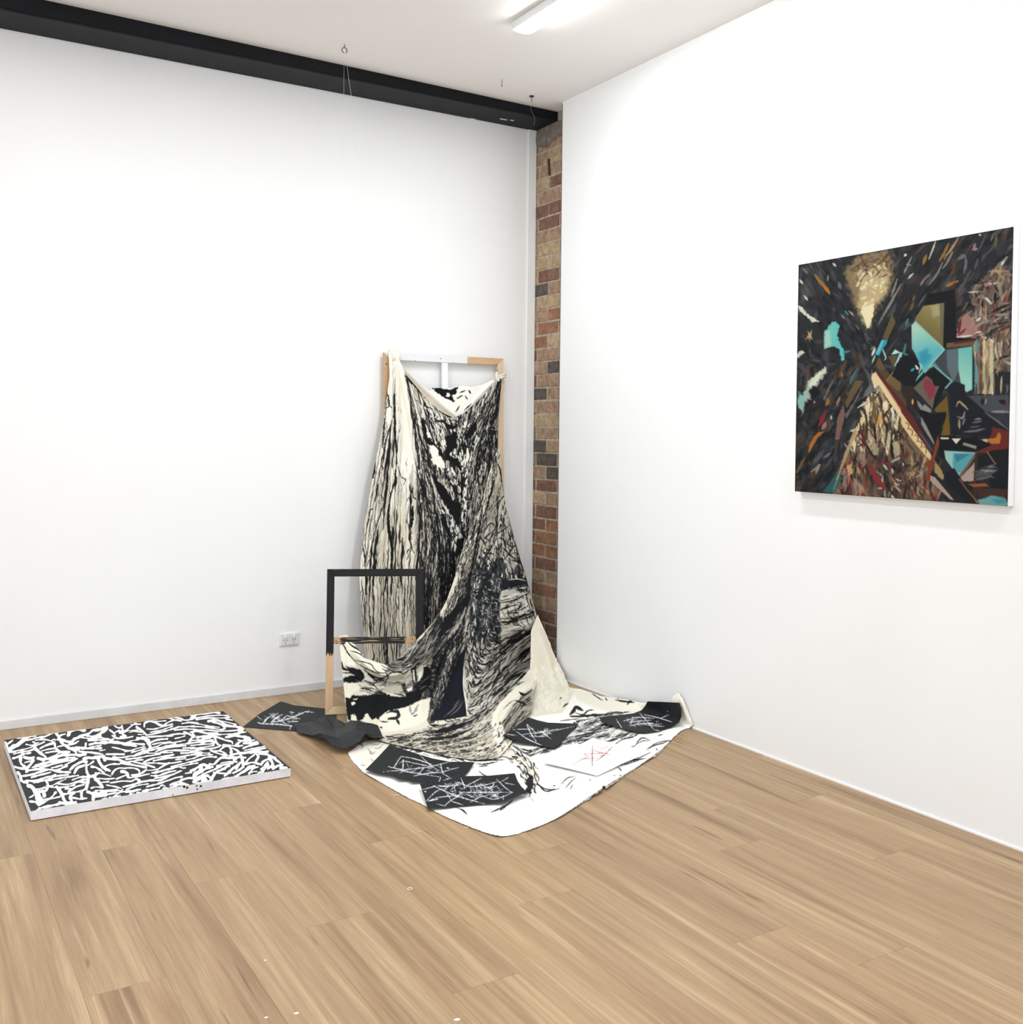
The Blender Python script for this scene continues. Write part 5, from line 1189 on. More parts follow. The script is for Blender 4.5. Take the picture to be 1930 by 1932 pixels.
def cover(acc, pts, wd, grow=0.0):
    p = catmull(pts, 5); w = c.win(p, wd + grow + 1)
    if not w: return
    d, t = seg_dist(p, c.X[w], c.Y[w])
    r = (wd / 2 + grow) * (1 + .8 * vnoise(c.X[w], c.Y[w], 6.0, 3))
    acc[w] = np.maximum(acc[w], np.clip(.5 + (r - d) / .5, 0, 1))


for p, w_ in WS: cover(wht, p, w_ * (0.92 if p[0][0] < 180 else 0.70))
rf = np.random.default_rng(4)
filled = 0                                              # short strokes that close the gaps left between the long ones
for k in range(700):
    u, v = rf.random(2)
    q = to_px([FX0 + (FX1 - FX0) * (.02 + .96 * u), FY0 + (FY1 - FY0) * (.02 + .96 * v), FZ])
    x, y = q
    a = rf.normal(-.22, .22) if x < 400 else rf.normal(-.05 if y < 1405 else -.45, .3)
    l = rf.uniform(9, 30)
    pts = [(x - l / 2 * math.cos(a), y - l / 2 * math.sin(a)), (x, y + rf.normal(0, 1.2)), (x + l / 2 * math.cos(a), y + l / 2 * math.sin(a))]
    s_ = c.sample if False else None
    pp = catmull(pts, 5); ii = np.clip(((pp[:, 0] - c.x0) * c.res).astype(int), 0, c.W - 1); jj = np.clip(((pp[:, 1] - c.y0) * c.res).astype(int), 0, c.H - 1)
    o1 = np.clip(jj - 7, 0, c.H - 1); o2 = np.clip(jj + 7, 0, c.H - 1)
    if (wht[jj, ii].mean() + wht[o1, ii].mean() * .7 + wht[o2, ii].mean() * .7) < .42:
        cover(wht, pts, rf.uniform(2.4, 3.6)); filled += 1
# soft black halo round the white, then the white
g = wht.copy()
for sh in range(1, 4):
    for ax in (0, 1):
        g = np.maximum(g, np.maximum(np.roll(wht, sh, ax), np.roll(wht, -sh, ax)))
c.a = c.a * (1 - g[..., None] * .85) + np.array((16, 16, 17)) * g[..., None] * .85
c.a = c.a * (1 - wht[..., None]) + np.array((246, 246, 244)) * wht[..., None]
# ragged painted border toward the front edge
c.flow if False else None
edge = [to_px([FX0 + (FX1 - FX0) * t, FY0, FZ]) for t in np.linspace(0, 1, 40)]
re_ = np.random.default_rng(6)
for (x, y) in edge:
    if re_.random() < .45 and x > 70: c.poly([(x - 7, y + 3), (x - 4, y - re_.uniform(1, 4)), (x + 5, y - re_.uniform(1, 4)), (x + 8, y + 3)], (236, 236, 236), 1, .95, 1.2, int(x))
root = tag(empty('canvas_on_floor', ((FX0 + FX1) / 2, (FY0 + FY1) / 2, 0)), 'square canvas of white worm-like strokes on charcoal lying flat on the floor', 'painting')
nu, nv = 560, 330
uu, vv = np.meshgrid(np.linspace(0, 1, nu), np.linspace(0, 1, nv))
co = np.stack([FX0 + (FX1 - FX0) * uu.ravel(), FY0 + (FY1 - FY0) * vv.ravel(), np.full(uu.size, FZ)], -1)
px = to_px(co); cols = c.sample(px)
x_ = np.clip(((px[:, 0] - c.x0) * c.res).astype(int), 0, c.W - 1); y_ = np.clip(((px[:, 1] - c.y0) * c.res).astype(int), 0, c.H - 1)
co[:, 2] += 0.0009 * wht[y_, x_]                         # the white is thick paint
I = np.arange(nu * nv).reshape(nv, nu)
quads = np.stack([I[:-1, :-1], I[:-1, 1:], I[1:, 1:], I[1:, :-1]], -1).reshape(-1, 4)
adopt(link('painted_face', mesh_np('painted_face', co, quads, cols), M_canvas), root)
M_side = plain('gesso_side', (228, 228, 234), 0.8, 0.2, 0.05, 14, 0.1)
b0 = 0.0005
o = adopt(box('canvas_sides', (FX0, FY0, 0.0035), (FX1, FY1, FZ - .0003), M_side, None, b0), root)
tag(o, 'smudged white canvas edges')
Mspot = plain('black_paint_spot', (26, 26, 28), 0.6)
for (x, y, r) in ((347.5, 1479, 2.6), (353, 1486, 2.4), (371, 1482.5, 1.6), (379, 1483, 2.2), (372, 1489, 1.6), (326, 1500, 1.2)):
    P = on_y(x, y, FY0)
    s = tube('paint_spot', [(P[0], FY0 - .0006, min(P[2], FZ - .004)), (P[0], FY0 + .001, min(P[2], FZ - .004))], r / 470, Mspot, n=8); s.parent = o
adopt(box('stretcher', (FX0 + .004, FY0 + .004, 0.0), (FX1 - .004, FY1 - .004, 0.0045), plain('stretcher_underside', (96, 78, 66), 0.8)), root)

# ================================================================ THE COLOURFUL PAINTING
c = Cv(1490, 415, 1925, 965, 2.2, (44, 45, 48))
Q1, Q2, Q3, Q4 = Z(1490, 420, 6.9), Z(1700, 420, 6.9), Z(1490, 690, 6.9), Z(1700, 690, 6.9)
PAL = dict(k=(27, 29, 31), n=(33, 37, 48), d=(52, 52, 54), s=(84, 84, 86), l=(140, 136, 130), w=(214, 208, 196), cr=(228, 214, 172), tn=(176, 150, 112), ol=(108, 90, 56), br=(92, 66, 48), mr=(98, 38, 44), rd=(138, 46, 50), og=(178, 112, 46), oc=(150, 112, 52),
           tl=(112, 186, 180), lt=(160, 212, 196), te=(64, 122, 124), bl=(52, 150, 172), pk=(164, 126, 116), gy=(110, 110, 112), ru=(128, 62, 44))
rp = np.random.default_rng(12)
CC = np.array([1630, 692])


def dabs(n, poly, keys, ln, wd, al, fixed=None, jit=.25):
    p = np.asarray(poly, float); lo, hi = p.min(0), p.max(0); k = 0
    while k < n:
        q = lo + (hi - lo) * rp.random(2)
        if not inside(poly, q[:1], q[1:])[0]: continue
        d = q - CC; a = (math.atan2(d[1], d[0]) if fixed is None else fixed) + rp.normal(0, jit)
        l = rp.uniform(*ln); m_ = rp.normal(0, l * .05, 2); e = np.array([math.cos(a), math.sin(a)]) * l / 2
        cc = np.array(PAL[keys[rp.integers(len(keys))]]) * rp.uniform(.85, 1.12)
        c.stroke([q - e, q + m_, q + e], rp.uniform(*wd), cc, al, (.35, .35), 2.2, .3, k)
        k += 1


ALLP = [(1500, 500), (1915, 425), (1905, 958), (1496, 930)]
dabs(520, ALLP, ['k', 'd', 'k', 's', 'd', 'n'], (10, 34), (3, 9), .6)
dabs(260, [(1500, 500), (1700, 465), (1640, 690), (1500, 700)], ['k', 'd', 's', 'd', 's', 'k', 'k'], (6, 20), (3, 9), .6, 1.1)
dabs(120, [(1690, 465), (1912, 427), (1912, 560), (1860, 600), (1750, 590), (1650, 690)], ['k', 'd', 's', 'br', 'k', 's', 'k', 'd'], (12, 42), (2, 7), .7, -.95, .22)
dabs(220, [(1500, 700), (1630, 690), (1560, 930), (1498, 925)], ['k', 'd', 'k', 's', 'br', 'k', 'd'], (12, 40), (3, 9), .7, -1.05, .3)
for k_ in range(70):                                     # smoky lighter drifts
    q_ = np.array([rp.uniform(1503, 1640), rp.uniform(500, 920)]) if k_ % 3 else np.array([rp.uniform(1650, 1900), rp.uniform(440, 560)])
    a_ = rp.normal(1.0 if k_ % 3 else -.9, .5); e_ = np.array([math.cos(a_), math.sin(a_)]) * rp.uniform(5, 14)
    c.stroke([q_ - e_, q_ + rp.normal(0, 2, 2), q_ + e_], rp.uniform(7, 16), PAL[['s', 'gy', 's', 'br'][k_ % 4]], .32, (.5, .5), 8, .5, k_)
# cream plume
c.poly(Q1([(720, 620), (920, 410), (1270, 350), (1350, 500), (1340, 760), (1230, 1000), (1130, 1110), (1050, 1330), (1000, 1390), (960, 1290), (900, 1150), (830, 1000), (760, 800)]), (140, 120, 90), 10, .95, 4, 3)
c.poly(Q1([(900, 620), (1200, 580), (1310, 680), (1240, 900), (1100, 1080), (1050, 1330), (1000, 1380), (960, 1280), (910, 1180), (900, 900)]), (192, 172, 128), 9, .95, 4, 4)
c.poly(Q1([(980, 1040), (1100, 1040), (1090, 1180), (1050, 1340), (1010, 1375), (970, 1260), (920, 1160)]), (232, 222, 178), 2, 1, 2, 5)
PLM = Q1([(860, 560), (1250, 520), (1300, 800), (1120, 1050), (960, 1100), (880, 800)])
dabs(60, PLM, ['cr', 'cr', 'w', 'tn'], (4, 12), (2, 6), .8, -.6, 1.2)
dabs(50, Q1([(720, 560), (1300, 380), (1330, 700), (860, 760)]), ['br', 'ol', 'tn', 'd'], (6, 20), (1.2, 3), .8, -1.1, .8)
for w_, p, k in ((3, [(930, 420), (970, 540), (1060, 590)], 'br'), (2, [(1260, 400), (1180, 520), (1060, 600)], 'br'), (4, [(1400, 730), (1360, 850), (1320, 960)], 'l'), (5, [(1450, 800), (1350, 980), (1240, 1170), (1150, 1330)], 'l'), (3, [(1240, 1140), (1180, 1260), (1140, 1350)], 's'),
                 (7, [(330, 680), (400, 780), (470, 850), (520, 930)], 'oc'), (6, [(450, 840), (520, 920)], 'og'), (4, [(560, 530), (600, 570)], 'w'), (4, [(190, 950), (230, 1010)], 'w'), (4, [(130, 740), (170, 800)], 'w'), (5, [(170, 590), (230, 660)], 'gy'), (4, [(500, 690), (490, 760)], 'l'), (4, [(770, 1150), (830, 1210)], 'tn'),
                 (5, [(720, 1150), (760, 1200)], 'te'), (4, [(670, 1200), (710, 1250)], 'l'), (3, [(860, 1330), (910, 1400)], 'gy'), (6, [(730, 1790), (690, 1932)], 'br'), (8, [(640, 780), (660, 860)], 'gy'), (5, [(1490, 430), (1518, 410)], 'w'), (4, [(1490, 650), (1518, 590)], 'l'), (3, [(980, 1500), (1040, 1580)], 's')):
    c.stroke(Q1(p), w_, PAL[k], .9, (.4, .4), 1, .3)
c.poly(Q1([(110, 1085), (160, 1100), (220, 1180), (300, 1230), (390, 1290), (300, 1300), (200, 1210), (120, 1140)]), PAL['w'], 1.2, 1, 1.2, 3)
c.poly(Q1([(230, 1400), (260, 1440), (290, 1390), (280, 1470), (300, 1530), (260, 1500), (270, 1560), (240, 1500), (200, 1530), (240, 1460)]), PAL['tn'], 1, 1)
c.poly(Q1([(100, 1700), (150, 1660), (210, 1690), (170, 1720), (100, 1760)]), PAL['w'], 1.2, .95, 1.6, 3)
c.poly(Q1([(450, 1410), (490, 1390), (540, 1300), (600, 1290), (650, 1330), (620, 1460), (650, 1560), (700, 1660), (710, 1780), (680, 1810), (640, 1650), (560, 1610), (450, 1650), (450, 1540)]), (126, 190, 180), 1.5, 1, 1.4, 4, (96, 186, 182), (Q1([(450, 1500)])[0], Q1([(640, 1500)])[0]))
c.poly(Q1([(450, 1430), (520, 1400), (540, 1600), (450, 1640)]), (168, 208, 184), 5, .8)
c.poly(Q1([(700, 1670), (790, 1660), (770, 1690), (700, 1710)]), PAL['te'], 1, 1)
c.poly(Q1([(1210, 1500), (1330, 1180), (1380, 1300), (1270, 1530)]), (100, 84, 58), 1, 1)
c.poly(Q1([(1110, 1720), (1200, 1525), (1270, 1525), (1260, 1580), (1210, 1640), (1165, 1730)]), PAL['bl'], 1, 1)
c.poly(Q1([(1120, 1700), (1180, 1560), (1200, 1530), (1230, 1525), (1150, 1720)]), (120, 194, 204), 1.4, .8)
for w_, p, k in ((3, [(1110, 1730), (1070, 1830)], 'lt'), (3, [(1210, 1650), (1250, 1760), (1230, 1790)], 'lt'), (5, [(1110, 1640), (1070, 1730)], 'w'), (3, [(1060, 1650), (1110, 1610)], 'l')):
    c.stroke(Q1(p), w_, PAL[k], .95, (.6, .4), .8)
c.poly(Q1([(1320, 1720), (1370, 1650), (1440, 1690), (1380, 1710)]), (176, 220, 216), .8, 1)
c.poly(Q1([(1120, 1850), (1160, 1740), (1240, 1900), (1240, 1932), (1160, 1932)]), (102, 82, 54), 1, 1)
c.poly(Q1([(1280, 1740), (1400, 1720), (1370, 1850), (1340, 1870)]), (96, 80, 54), 1, 1)
c.poly(Q1([(1430, 1690), (1470, 1690), (1440, 1830), (1390, 1890), (1360, 1870)]), (156, 196, 190), 1, 1)
# upper right strokes
for w_, p, k in ((4, [(450, 240), (400, 380), (360, 480)], 'w'), (8, [(330, 420), (290, 540)], 'oc'), (7, [(620, 270), (560, 400), (500, 500)], 'oc'), (5, [(750, 190), (660, 330), (560, 470)], 'tn'), (5, [(670, 380), (600, 520), (540, 600)], 'l'), (4, [(540, 520), (460, 680), (360, 810)], 'l'), (3, [(330, 920), (270, 1010), (220, 1090)], 'gy'),
                 (10, [(740, 480), (830, 420)], 'gy'), (7, [(840, 440), (840, 560), (815, 660)], 'gy'), (7, [(700, 590), (640, 700)], 'br'), (8, [(590, 830), (670, 790), (740, 760)], 'oc'), (5, [(700, 780), (660, 900)], 'mr'), (5, [(740, 880), (690, 960), (680, 1040)], 'mr'), (8, [(930, 350), (990, 340)], 'pk'), (6, [(940, 330), (970, 270)], 'l'),
                 (7, [(1000, 470), (960, 600)], 's'), (9, [(1170, 670), (1280, 560), (1380, 450)], 'l'), (5, [(1300, 560), (1340, 500)], 'w'), (4, [(1100, 150), (1060, 260), (1000, 380)], 's'), (6, [(1240, 150), (1230, 330)], 'ol'), (5, [(1380, 130), (1340, 230)], 'br'), (4, [(40, 440), (70, 410)], 'w'), (4, [(40, 660), (80, 570), (140, 440)], 'l'), (3, [(60, 540), (140, 560)], 'l'), (5, [(90, 730), (160, 660)], 'w'),
                 (6, [(290, 750), (380, 670)], 'gy'), (5, [(250, 820), (300, 740)], 'l'), (5, [(1020, 150), (1030, 170)], 'w'), (4, [(1200, 160), (1170, 240)], 'gy'), (8, [(1400, 330), (1460, 290)], 's'), (6, [(150, 1020), (180, 950)], 'ol'), (7, [(120, 1140), (160, 1040)], 'ol'), (6, [(90, 1250), (60, 1350)], 'te'), (5, [(800, 1150), (870, 1040)], 'ol'), (8, [(740, 900), (830, 780)], 's'), (4, [(680, 1110), (670, 1240)], 'w'), (7, [(670, 1320), (690, 1480)], 's')):
    c.stroke(Q2(p), w_ * .85, PAL[k], .9, (.4, .4), 1, .3)
# straw-coloured right side
RS = Q2([(920, 880), (1100, 700), (1300, 560), (1430, 600), (1420, 1932), (1080, 1932), (1030, 1480), (900, 1500), (720, 1500), (760, 1200), (930, 1150)])
c.poly(RS, (112, 96, 84), 6, .9, 5, 3)
dabs(170, RS, ['tn', 'pk', 'br', 'l', 'd', 'w', 'mr', 'k', 'tn'], (8, 28), (1.6, 5.5), .8, -1.0, .7)
c.poly(Q2([(760, 1280), (860, 1170), (960, 1300), (1000, 1420), (940, 1480), (730, 1490)]), (164, 124, 114), 3, .9, 3, 5)
for w_, p, k in ((6, [(780, 1260), (760, 1360), (750, 1440)], 'mr'), (5, [(760, 1460), (840, 1380)], 'mr'), (5, [(730, 1490), (830, 1480), (920, 1470)], 'w'), (5, [(980, 1280), (1040, 1240)], 'w'), (4, [(1060, 1000), (1060, 1120)], 'k'), (6, [(1230, 900), (1220, 1050)], 'k'), (5, [(1180, 1170), (1300, 1110), (1420, 1060)], 'k'), (6, [(1220, 1200), (1400, 1200)], 'l'),
                 (4, [(1200, 1300), (1260, 1320), (1400, 1290)], 'd'), (5, [(1100, 1540), (1200, 1400), (1330, 1340)], 'd'), (6, [(1120, 1640), (1240, 1560), (1280, 1420)], 'br'), (5, [(1190, 1800), (1300, 1760), (1420, 1730)], 'k'), (5, [(1380, 950), (1320, 1040)], 'rd'), (4, [(1200, 780), (1140, 900), (1080, 980)], 'br'), (5, [(1290, 820), (1290, 960)], 'l')):
    c.stroke(Q2(p), w_ * .85, PAL[k], .95, (.4, .4), 1, .3)
# posts
for x0, x1, cc in ((960, 1000, 'tl'), (1000, 1030, 'pk'), (1030, 1060, 'br'), (1060, 1100, 'cr'), (1100, 1150, 'tn'), (1150, 1200, 'cr')):
    c.poly(Q2([(x0, 1560), (x1, 1500), (x1 + 6, 2230), (x0 - 4, 2230)]), PAL[cc], 2, .75, 1, 3)
dabs(40, Q2([(940, 1560), (1400, 1600), (1390, 2220), (940, 2230)]), ['tn', 'cr', 'br', 'l', 'd'], (14, 36), (1.4, 4), .8, 1.55, .12)
# big geometric planes
c.poly(Q2([(350, 930), (600, 890), (700, 860), (720, 1500), (960, 1510), (940, 1580), (580, 1620), (560, 1640), (540, 1640), (570, 1040), (290, 1080)]), PAL['k'], 1.5, 1)
c.poly(Q2([(290, 1085), (560, 1045), (540, 1640), (180, 1280), (180, 1250)]), (118, 104, 62), .8, 1, 0, 1, (150, 140, 96), (Q2([(300, 1400)])[0], Q2([(500, 1080)])[0]))
c.poly(Q2([(380, 1080), (500, 1070), (520, 1200), (420, 1240)]), (176, 166, 122), 6, .7, 2, 3)
c.poly(Q2([(500, 1050), (562, 1043), (550, 1640), (520, 1600)]), (104, 98, 84), 1, .8)
c.poly(Q2([(180, 1290), (560, 1660), (330, 1932), (280, 1932), (180, 1700), (140, 1640), (135, 1340)]), (96, 178, 182), .8, 1, 0, 1, (170, 206, 184), (Q2([(280, 1720)])[0], Q2([(170, 1400)])[0]))
c.poly(Q2([(230, 1700), (330, 1640), (400, 1740), (320, 1860), (230, 1810)]), (46, 140, 166), 8, .8, 2, 4)
c.stroke(Q2([(185, 1290), (370, 1470), (560, 1650)]), 3.5, (150, 190, 176), .95, (1, 1), .8, sm=False); c.stroke(Q2([(555, 1660), (430, 1800), (310, 1945)]), 3.4, (140, 190, 184), .95, (1, 1), .8, sm=False); c.stroke(Q2([(440, 1830), (540, 1932)]), 3.5, (104, 156, 156), .95, (1, 1), .8, sm=False)
c.poly(Q2([(580, 1650), (940, 1600), (930, 2180), (860, 2200), (700, 2130), (470, 1860), (440, 1820)]), (66, 72, 76), .8, 1)
c.poly(Q2([(590, 1660), (750, 1640), (750, 1932), (680, 2080), (600, 1900)]), (96, 114, 118), 3, .9)
c.poly(Q2([(745, 1640), (925, 1612), (925, 2170), (850, 2210), (780, 2110), (745, 1900)]), (112, 184, 176), 1.5, 1, 0, 1, (150, 204, 188), (Q2([(900, 1700)])[0], Q2([(760, 2000)])[0]))
c.poly(Q2([(590, 1570), (950, 1520), (930, 1600), (590, 1630)]), (120, 92, 66), 1, .9); c.stroke(Q2([(700, 1570), (960, 1530)]), 4, PAL['mr'], .9)
c.poly(Q4([(430, 20), (650, 210), (560, 300), (430, 590), (150, 290), (190, 200)]), PAL['k'], .8, 1)
c.poly(Q4([(160, 290), (330, 130), (400, 180), (430, 270), (500, 260), (440, 400), (410, 560)]), (104, 96, 86), 1.5, 1)
c.poly(Q4([(300, 170), (380, 190), (450, 300), (430, 400), (360, 430), (290, 280)]), (140, 52, 68), 6, .95, 2, 5)
c.stroke(Q4([(440, 10), (660, 200), (580, 290)]), 3.5, (112, 166, 164), 1, (1, 1), .8, sm=False); c.stroke(Q4([(190, 190), (300, 60), (430, -10)]), 3.5, (112, 176, 174), 1, (1, 1), .8, sm=False)
for p, k in (([(205, 445), (280, 520), (250, 560)], 'l'), ([(250, 560), (310, 500), (400, 580), (380, 610)], 'l'), ([(260, 660), (330, 780), (430, 990), (420, 1030), (330, 880), (270, 760)], 'l'), ([(510, 935), (620, 935), (620, 955), (520, 955)], 'w'), ([(660, 950), (780, 945), (715, 1020)], 'w'), ([(815, 1000), (985, 1045), (975, 1085), (800, 1030)], 'l')):
    pass
# black centre and ochre flanks
c.poly(Q4([(600, 390), (640, 900), (520, 920), (590, 640), (570, 600), (460, 610), (430, 570)]), (112, 88, 40), 1, 1)
c.poly(Q4([(180, 560), (400, 630), (580, 600), (590, 640), (500, 900), (440, 1000), (240, 640), (170, 470)]), PAL['k'], 1, 1)
c.poly(Q4([(620, 260), (700, 200), (830, 250), (830, 380), (1400, 820), (1400, 870), (1200, 800), (1150, 930), (660, 900)]), (34, 36, 44), 1, 1)
c.poly(Q4([(870, 390), (1400, 380), (1400, 820), (1100, 600)]), (74, 76, 82), 1, 1)
c.poly(Q4([(1090, 600), (1395, 620), (1395, 820)]), (52, 56, 62), 1, 1)
for w_, p, k in ((4, [(1090, 610), (1250, 720), (1390, 830)], 'gy'), (6, [(1180, 600), (1400, 600)], 'l'), (9, [(1280, 460), (1340, 470), (1300, 490)], 'k'), (9, [(1060, 430), (1060, 500)], 'k'), (4, [(1110, 430), (1095, 500)], 'l'), (6, [(1370, 480), (1340, 530)], 'mr'), (5, [(720, 530), (760, 470), (870, 570)], 'tn'), (5, [(730, 660), (800, 680), (830, 600)], 'l'), (5, [(755, 700), (760, 820)], 'tn'),
                 (6, [(800, 770), (830, 690)], 'gy'), (4, [(930, 740), (1050, 720)], 'gy'), (4, [(960, 700), (1040, 690)], 'l'), (5, [(820, 860), (950, 850), (1090, 820)], 'gy'), (5, [(900, 800), (1020, 790)], 's')):
    c.stroke(Q4(p), w_ * .85, PAL[k], .9, (.4, .4), 1, .3)
c.poly(Q4([(1200, 800), (1400, 860), (1400, 1100), (1280, 1140), (990, 1120), (1010, 1060), (1150, 940)]), (104, 46, 40), 2, 1, 2, 3)
c.poly(Q4([(1080, 960), (1230, 940), (1270, 870), (1300, 900), (1290, 1010), (1180, 1020)]), PAL['og'], 1.5, 1, 1, 4)
c.poly(Q4([(1000, 960), (1120, 960), (1120, 1010), (1060, 1000)]), (196, 192, 184), 1.5, .9, 1.2, 5)
c.poly(Q4([(490, 910), (660, 910), (1030, 960), (1180, 1030), (1000, 1110), (560, 1100), (560, 1200), (480, 1180), (500, 1000)]), PAL['k'], 1, 1)
c.poly(Q4([(560, 1105), (980, 1130), (760, 1440), (690, 1370), (580, 1220)]), (150, 190, 182), 1, 1)
c.poly(Q4([(680, 1140), (970, 1140), (780, 1400), (690, 1380), (670, 1280)]), (84, 156, 164), 3, .95); c.poly(Q4([(690, 1150), (900, 1150), (720, 1260)]), (56, 122, 142), 3, .9)
c.stroke(Q4([(980, 1140), (870, 1300), (750, 1460)]), 4.5, (116, 92, 70), 1, (1, 1), .8, sm=False)
c.poly(Q4([(760, 1470), (960, 1260), (950, 1500), (820, 1510)]), (176, 158, 146), 2, .95, 1, 3)
c.stroke(Q4([(980, 1150), (970, 1350), (960, 1520), (965, 1680)]), 5, (66, 46, 38), 1, (1, 1), .8, sm=False)
c.poly(Q4([(1000, 1180), (1200, 1100), (1400, 1080), (1400, 1600), (1180, 1600), (1140, 1470), (1000, 1480)]), (30, 33, 36), 3, 1)
dabs(30, Q4([(1000, 1340), (1200, 1290), (1200, 1420), (1010, 1500)]), ['gy', 'l', 's', 's'], (10, 26), (2, 5), .7, -.15, .25)
c.stroke(Q4([(1120, 1120), (1220, 1270)]), 3, (128, 98, 78), .9)
c.poly(Q4([(860, 1540), (1100, 1530), (1140, 1570), (950, 1580)]), (150, 84, 46), 1, 1); c.poly(Q4([(980, 1590), (1390, 1610), (1380, 1700), (1010, 1710)]), (70, 48, 42), 3, 1)
c.poly(Q4([(1000, 1750), (1180, 1690), (1340, 1720), (1390, 1800), (1380, 1830), (1020, 1810)]), (104, 158, 158), 2, 1, 1, 3); c.poly(Q4([(1180, 1740), (1330, 1730), (1360, 1790), (1250, 1800)]), (60, 132, 146), 4, .8)
# tent of light and its dark sides
TENT = Q3([(1080, 100), (1120, 90), (1520, 700), (1930, 1290), (2030, 1500), (1930, 1760), (1200, 1700), (600, 1680), (560, 1640), (700, 1180), (860, 850), (1000, 450)])
c.poly(TENT, (118, 98, 76), 2, 1)
dabs(230, TENT, ['tn', 'br', 'k', 'd', 'br', 'mr', 'pk', 'l'], (12, 38), (2, 6), .8, 1.5, .35)
dabs(120, Q3([(1080, 120), (1140, 110), (1500, 700), (1500, 1100), (760, 1120), (1000, 460)]), ['cr', 'w', 'cr', 'tn', 'cr'], (8, 26), (2, 5.5), .9, 1.45, .35)
dabs(60, Q3([(1100, 300), (1500, 760), (1500, 1300), (760, 1200), (900, 800)]), ['k', 'br', 'k'], (14, 40), (1.2, 3.2), .9, 1.5, .45)
c.poly(Q3([(980, 1180), (1300, 1200), (1520, 1180), (1520, 1740), (1000, 1700)]), (58, 46, 42), 18, .55, 6, 3)
dabs(60, Q3([(1150, 1150), (1520, 1150), (1560, 1740), (1150, 1720)]), ['k', 'k', 'd', 'w', 'tn', 'mr'], (5, 20), (1.6, 5), .85, 1.4, .6)
dabs(40, Q3([(640, 1250), (1000, 1250), (1000, 1660), (600, 1650)]), ['k', 'rd', 'k', 'tn', 'pk'], (10, 34), (2, 6), .8, 1.5, .35)
for w_, p, k in ((11, [(1050, 1250), (1090, 1400), (1200, 1560), (1250, 1600)], 'rd'), (6, [(880, 1300), (940, 1330), (900, 1250)], 'mr'), (8, [(930, 830), (960, 1000), (900, 1050)], 'mr'), (5, [(1200, 1250), (1350, 1300)], 'rd'), (4, [(1060, 130), (1060, 230), (1120, 330)], 's'), (10, [(980, 50), (1040, 150), (1090, 330)], 's'), (9, [(1080, 380), (1100, 560), (1120, 760)], 'ol'),
                 (6, [(1150, 340), (1200, 500), (1220, 700)], 'br'), (6, [(1100, 760), (1110, 900), (1120, 1000)], 'k'), (5, [(1000, 1020), (1050, 1130), (1130, 1210)], 'k'), (4, [(1290, 720), (1330, 850), (1420, 930), (1480, 940)], 'd'), (5, [(1370, 480), (1380, 560), (1350, 690), (1310, 770)], 'd'), (6, [(1330, 860), (1320, 1050), (1330, 1200)], 'k'), (8, [(1030, 480), (1010, 600)], 'cr'), (4, [(880, 550), (960, 500), (1030, 450)], 'w'),
                 (8, [(1230, 480), (1250, 540)], 'cr'), (8, [(1310, 550), (1330, 640)], 'w'), (6, [(790, 850), (900, 830)], 'w'), (5, [(720, 1010), (830, 940), (920, 890)], 'br'), (4, [(710, 1010), (750, 1070)], 'l'), (6, [(860, 1480), (840, 1590)], 'l'), (6, [(1160, 700), (1150, 740)], 'og'), (5, [(1040, 850), (1060, 960)], 'pk')):
    c.stroke(Q3(p), w_ * .8, PAL[k], .95, (.4, .4), 1, .3)
for p_, cc_ in (([(1030, 450), (1048, 560), (1012, 770), (985, 720), (1000, 560)], (232, 214, 168)), ([(905, 720), (945, 760), (870, 900), (805, 1060), (755, 1095), (820, 900)], (226, 202, 150)), ([(955, 610), (990, 700), (935, 780), (900, 760)], (236, 216, 164)),
                ([(1200, 480), (1260, 450), (1300, 540), (1250, 620), (1210, 560)], (238, 226, 186)), ([(1290, 560), (1340, 540), (1385, 700), (1340, 740)], (232, 224, 200)), ([(1150, 640), (1200, 660), (1190, 760), (1140, 740)], (206, 150, 84)), ([(1400, 640), (1440, 700), (1430, 860), (1390, 800)], (214, 196, 150)),
                ([(1080, 1000), (1140, 1010), (1150, 1150), (1100, 1180), (1060, 1080)], (168, 158, 134)), ([(1230, 900), (1300, 860), (1320, 1000), (1260, 1080)], (196, 184, 150)), ([(1340, 1000), (1420, 980), (1440, 1150), (1370, 1200)], (186, 170, 138)), ([(900, 1150), (980, 1130), (1000, 1280), (940, 1320)], (150, 128, 112)),
                ([(740, 1300), (800, 1280), (820, 1400), (760, 1440)], (204, 176, 120)), ([(700, 1460), (740, 1430), (720, 1560), (680, 1600)], (110, 140, 132))):
    c.poly(Q3(p_), cc_, 2.2, .85, 1.6, 6)
for w_, p in ((2.4, [(1290, 540), (1320, 640), (1290, 720)]), (3, [(1210, 660), (1300, 560), (1340, 480)]), (3, [(1250, 700), (1260, 900), (1230, 1100)]), (2.6, [(1150, 420), (1200, 470), (1180, 600)]), (2.6, [(900, 720), (920, 800), (890, 900)]), (3.4, [(960, 560), (1000, 700), (990, 860)]), (3, [(1440, 620), (1420, 820), (1440, 980)]), (2.4, [(780, 1040), (800, 1180), (860, 1300)])):
    c.stroke(Q3(p), w_, (46, 36, 32), .9, (.5, .4), .9, .4)
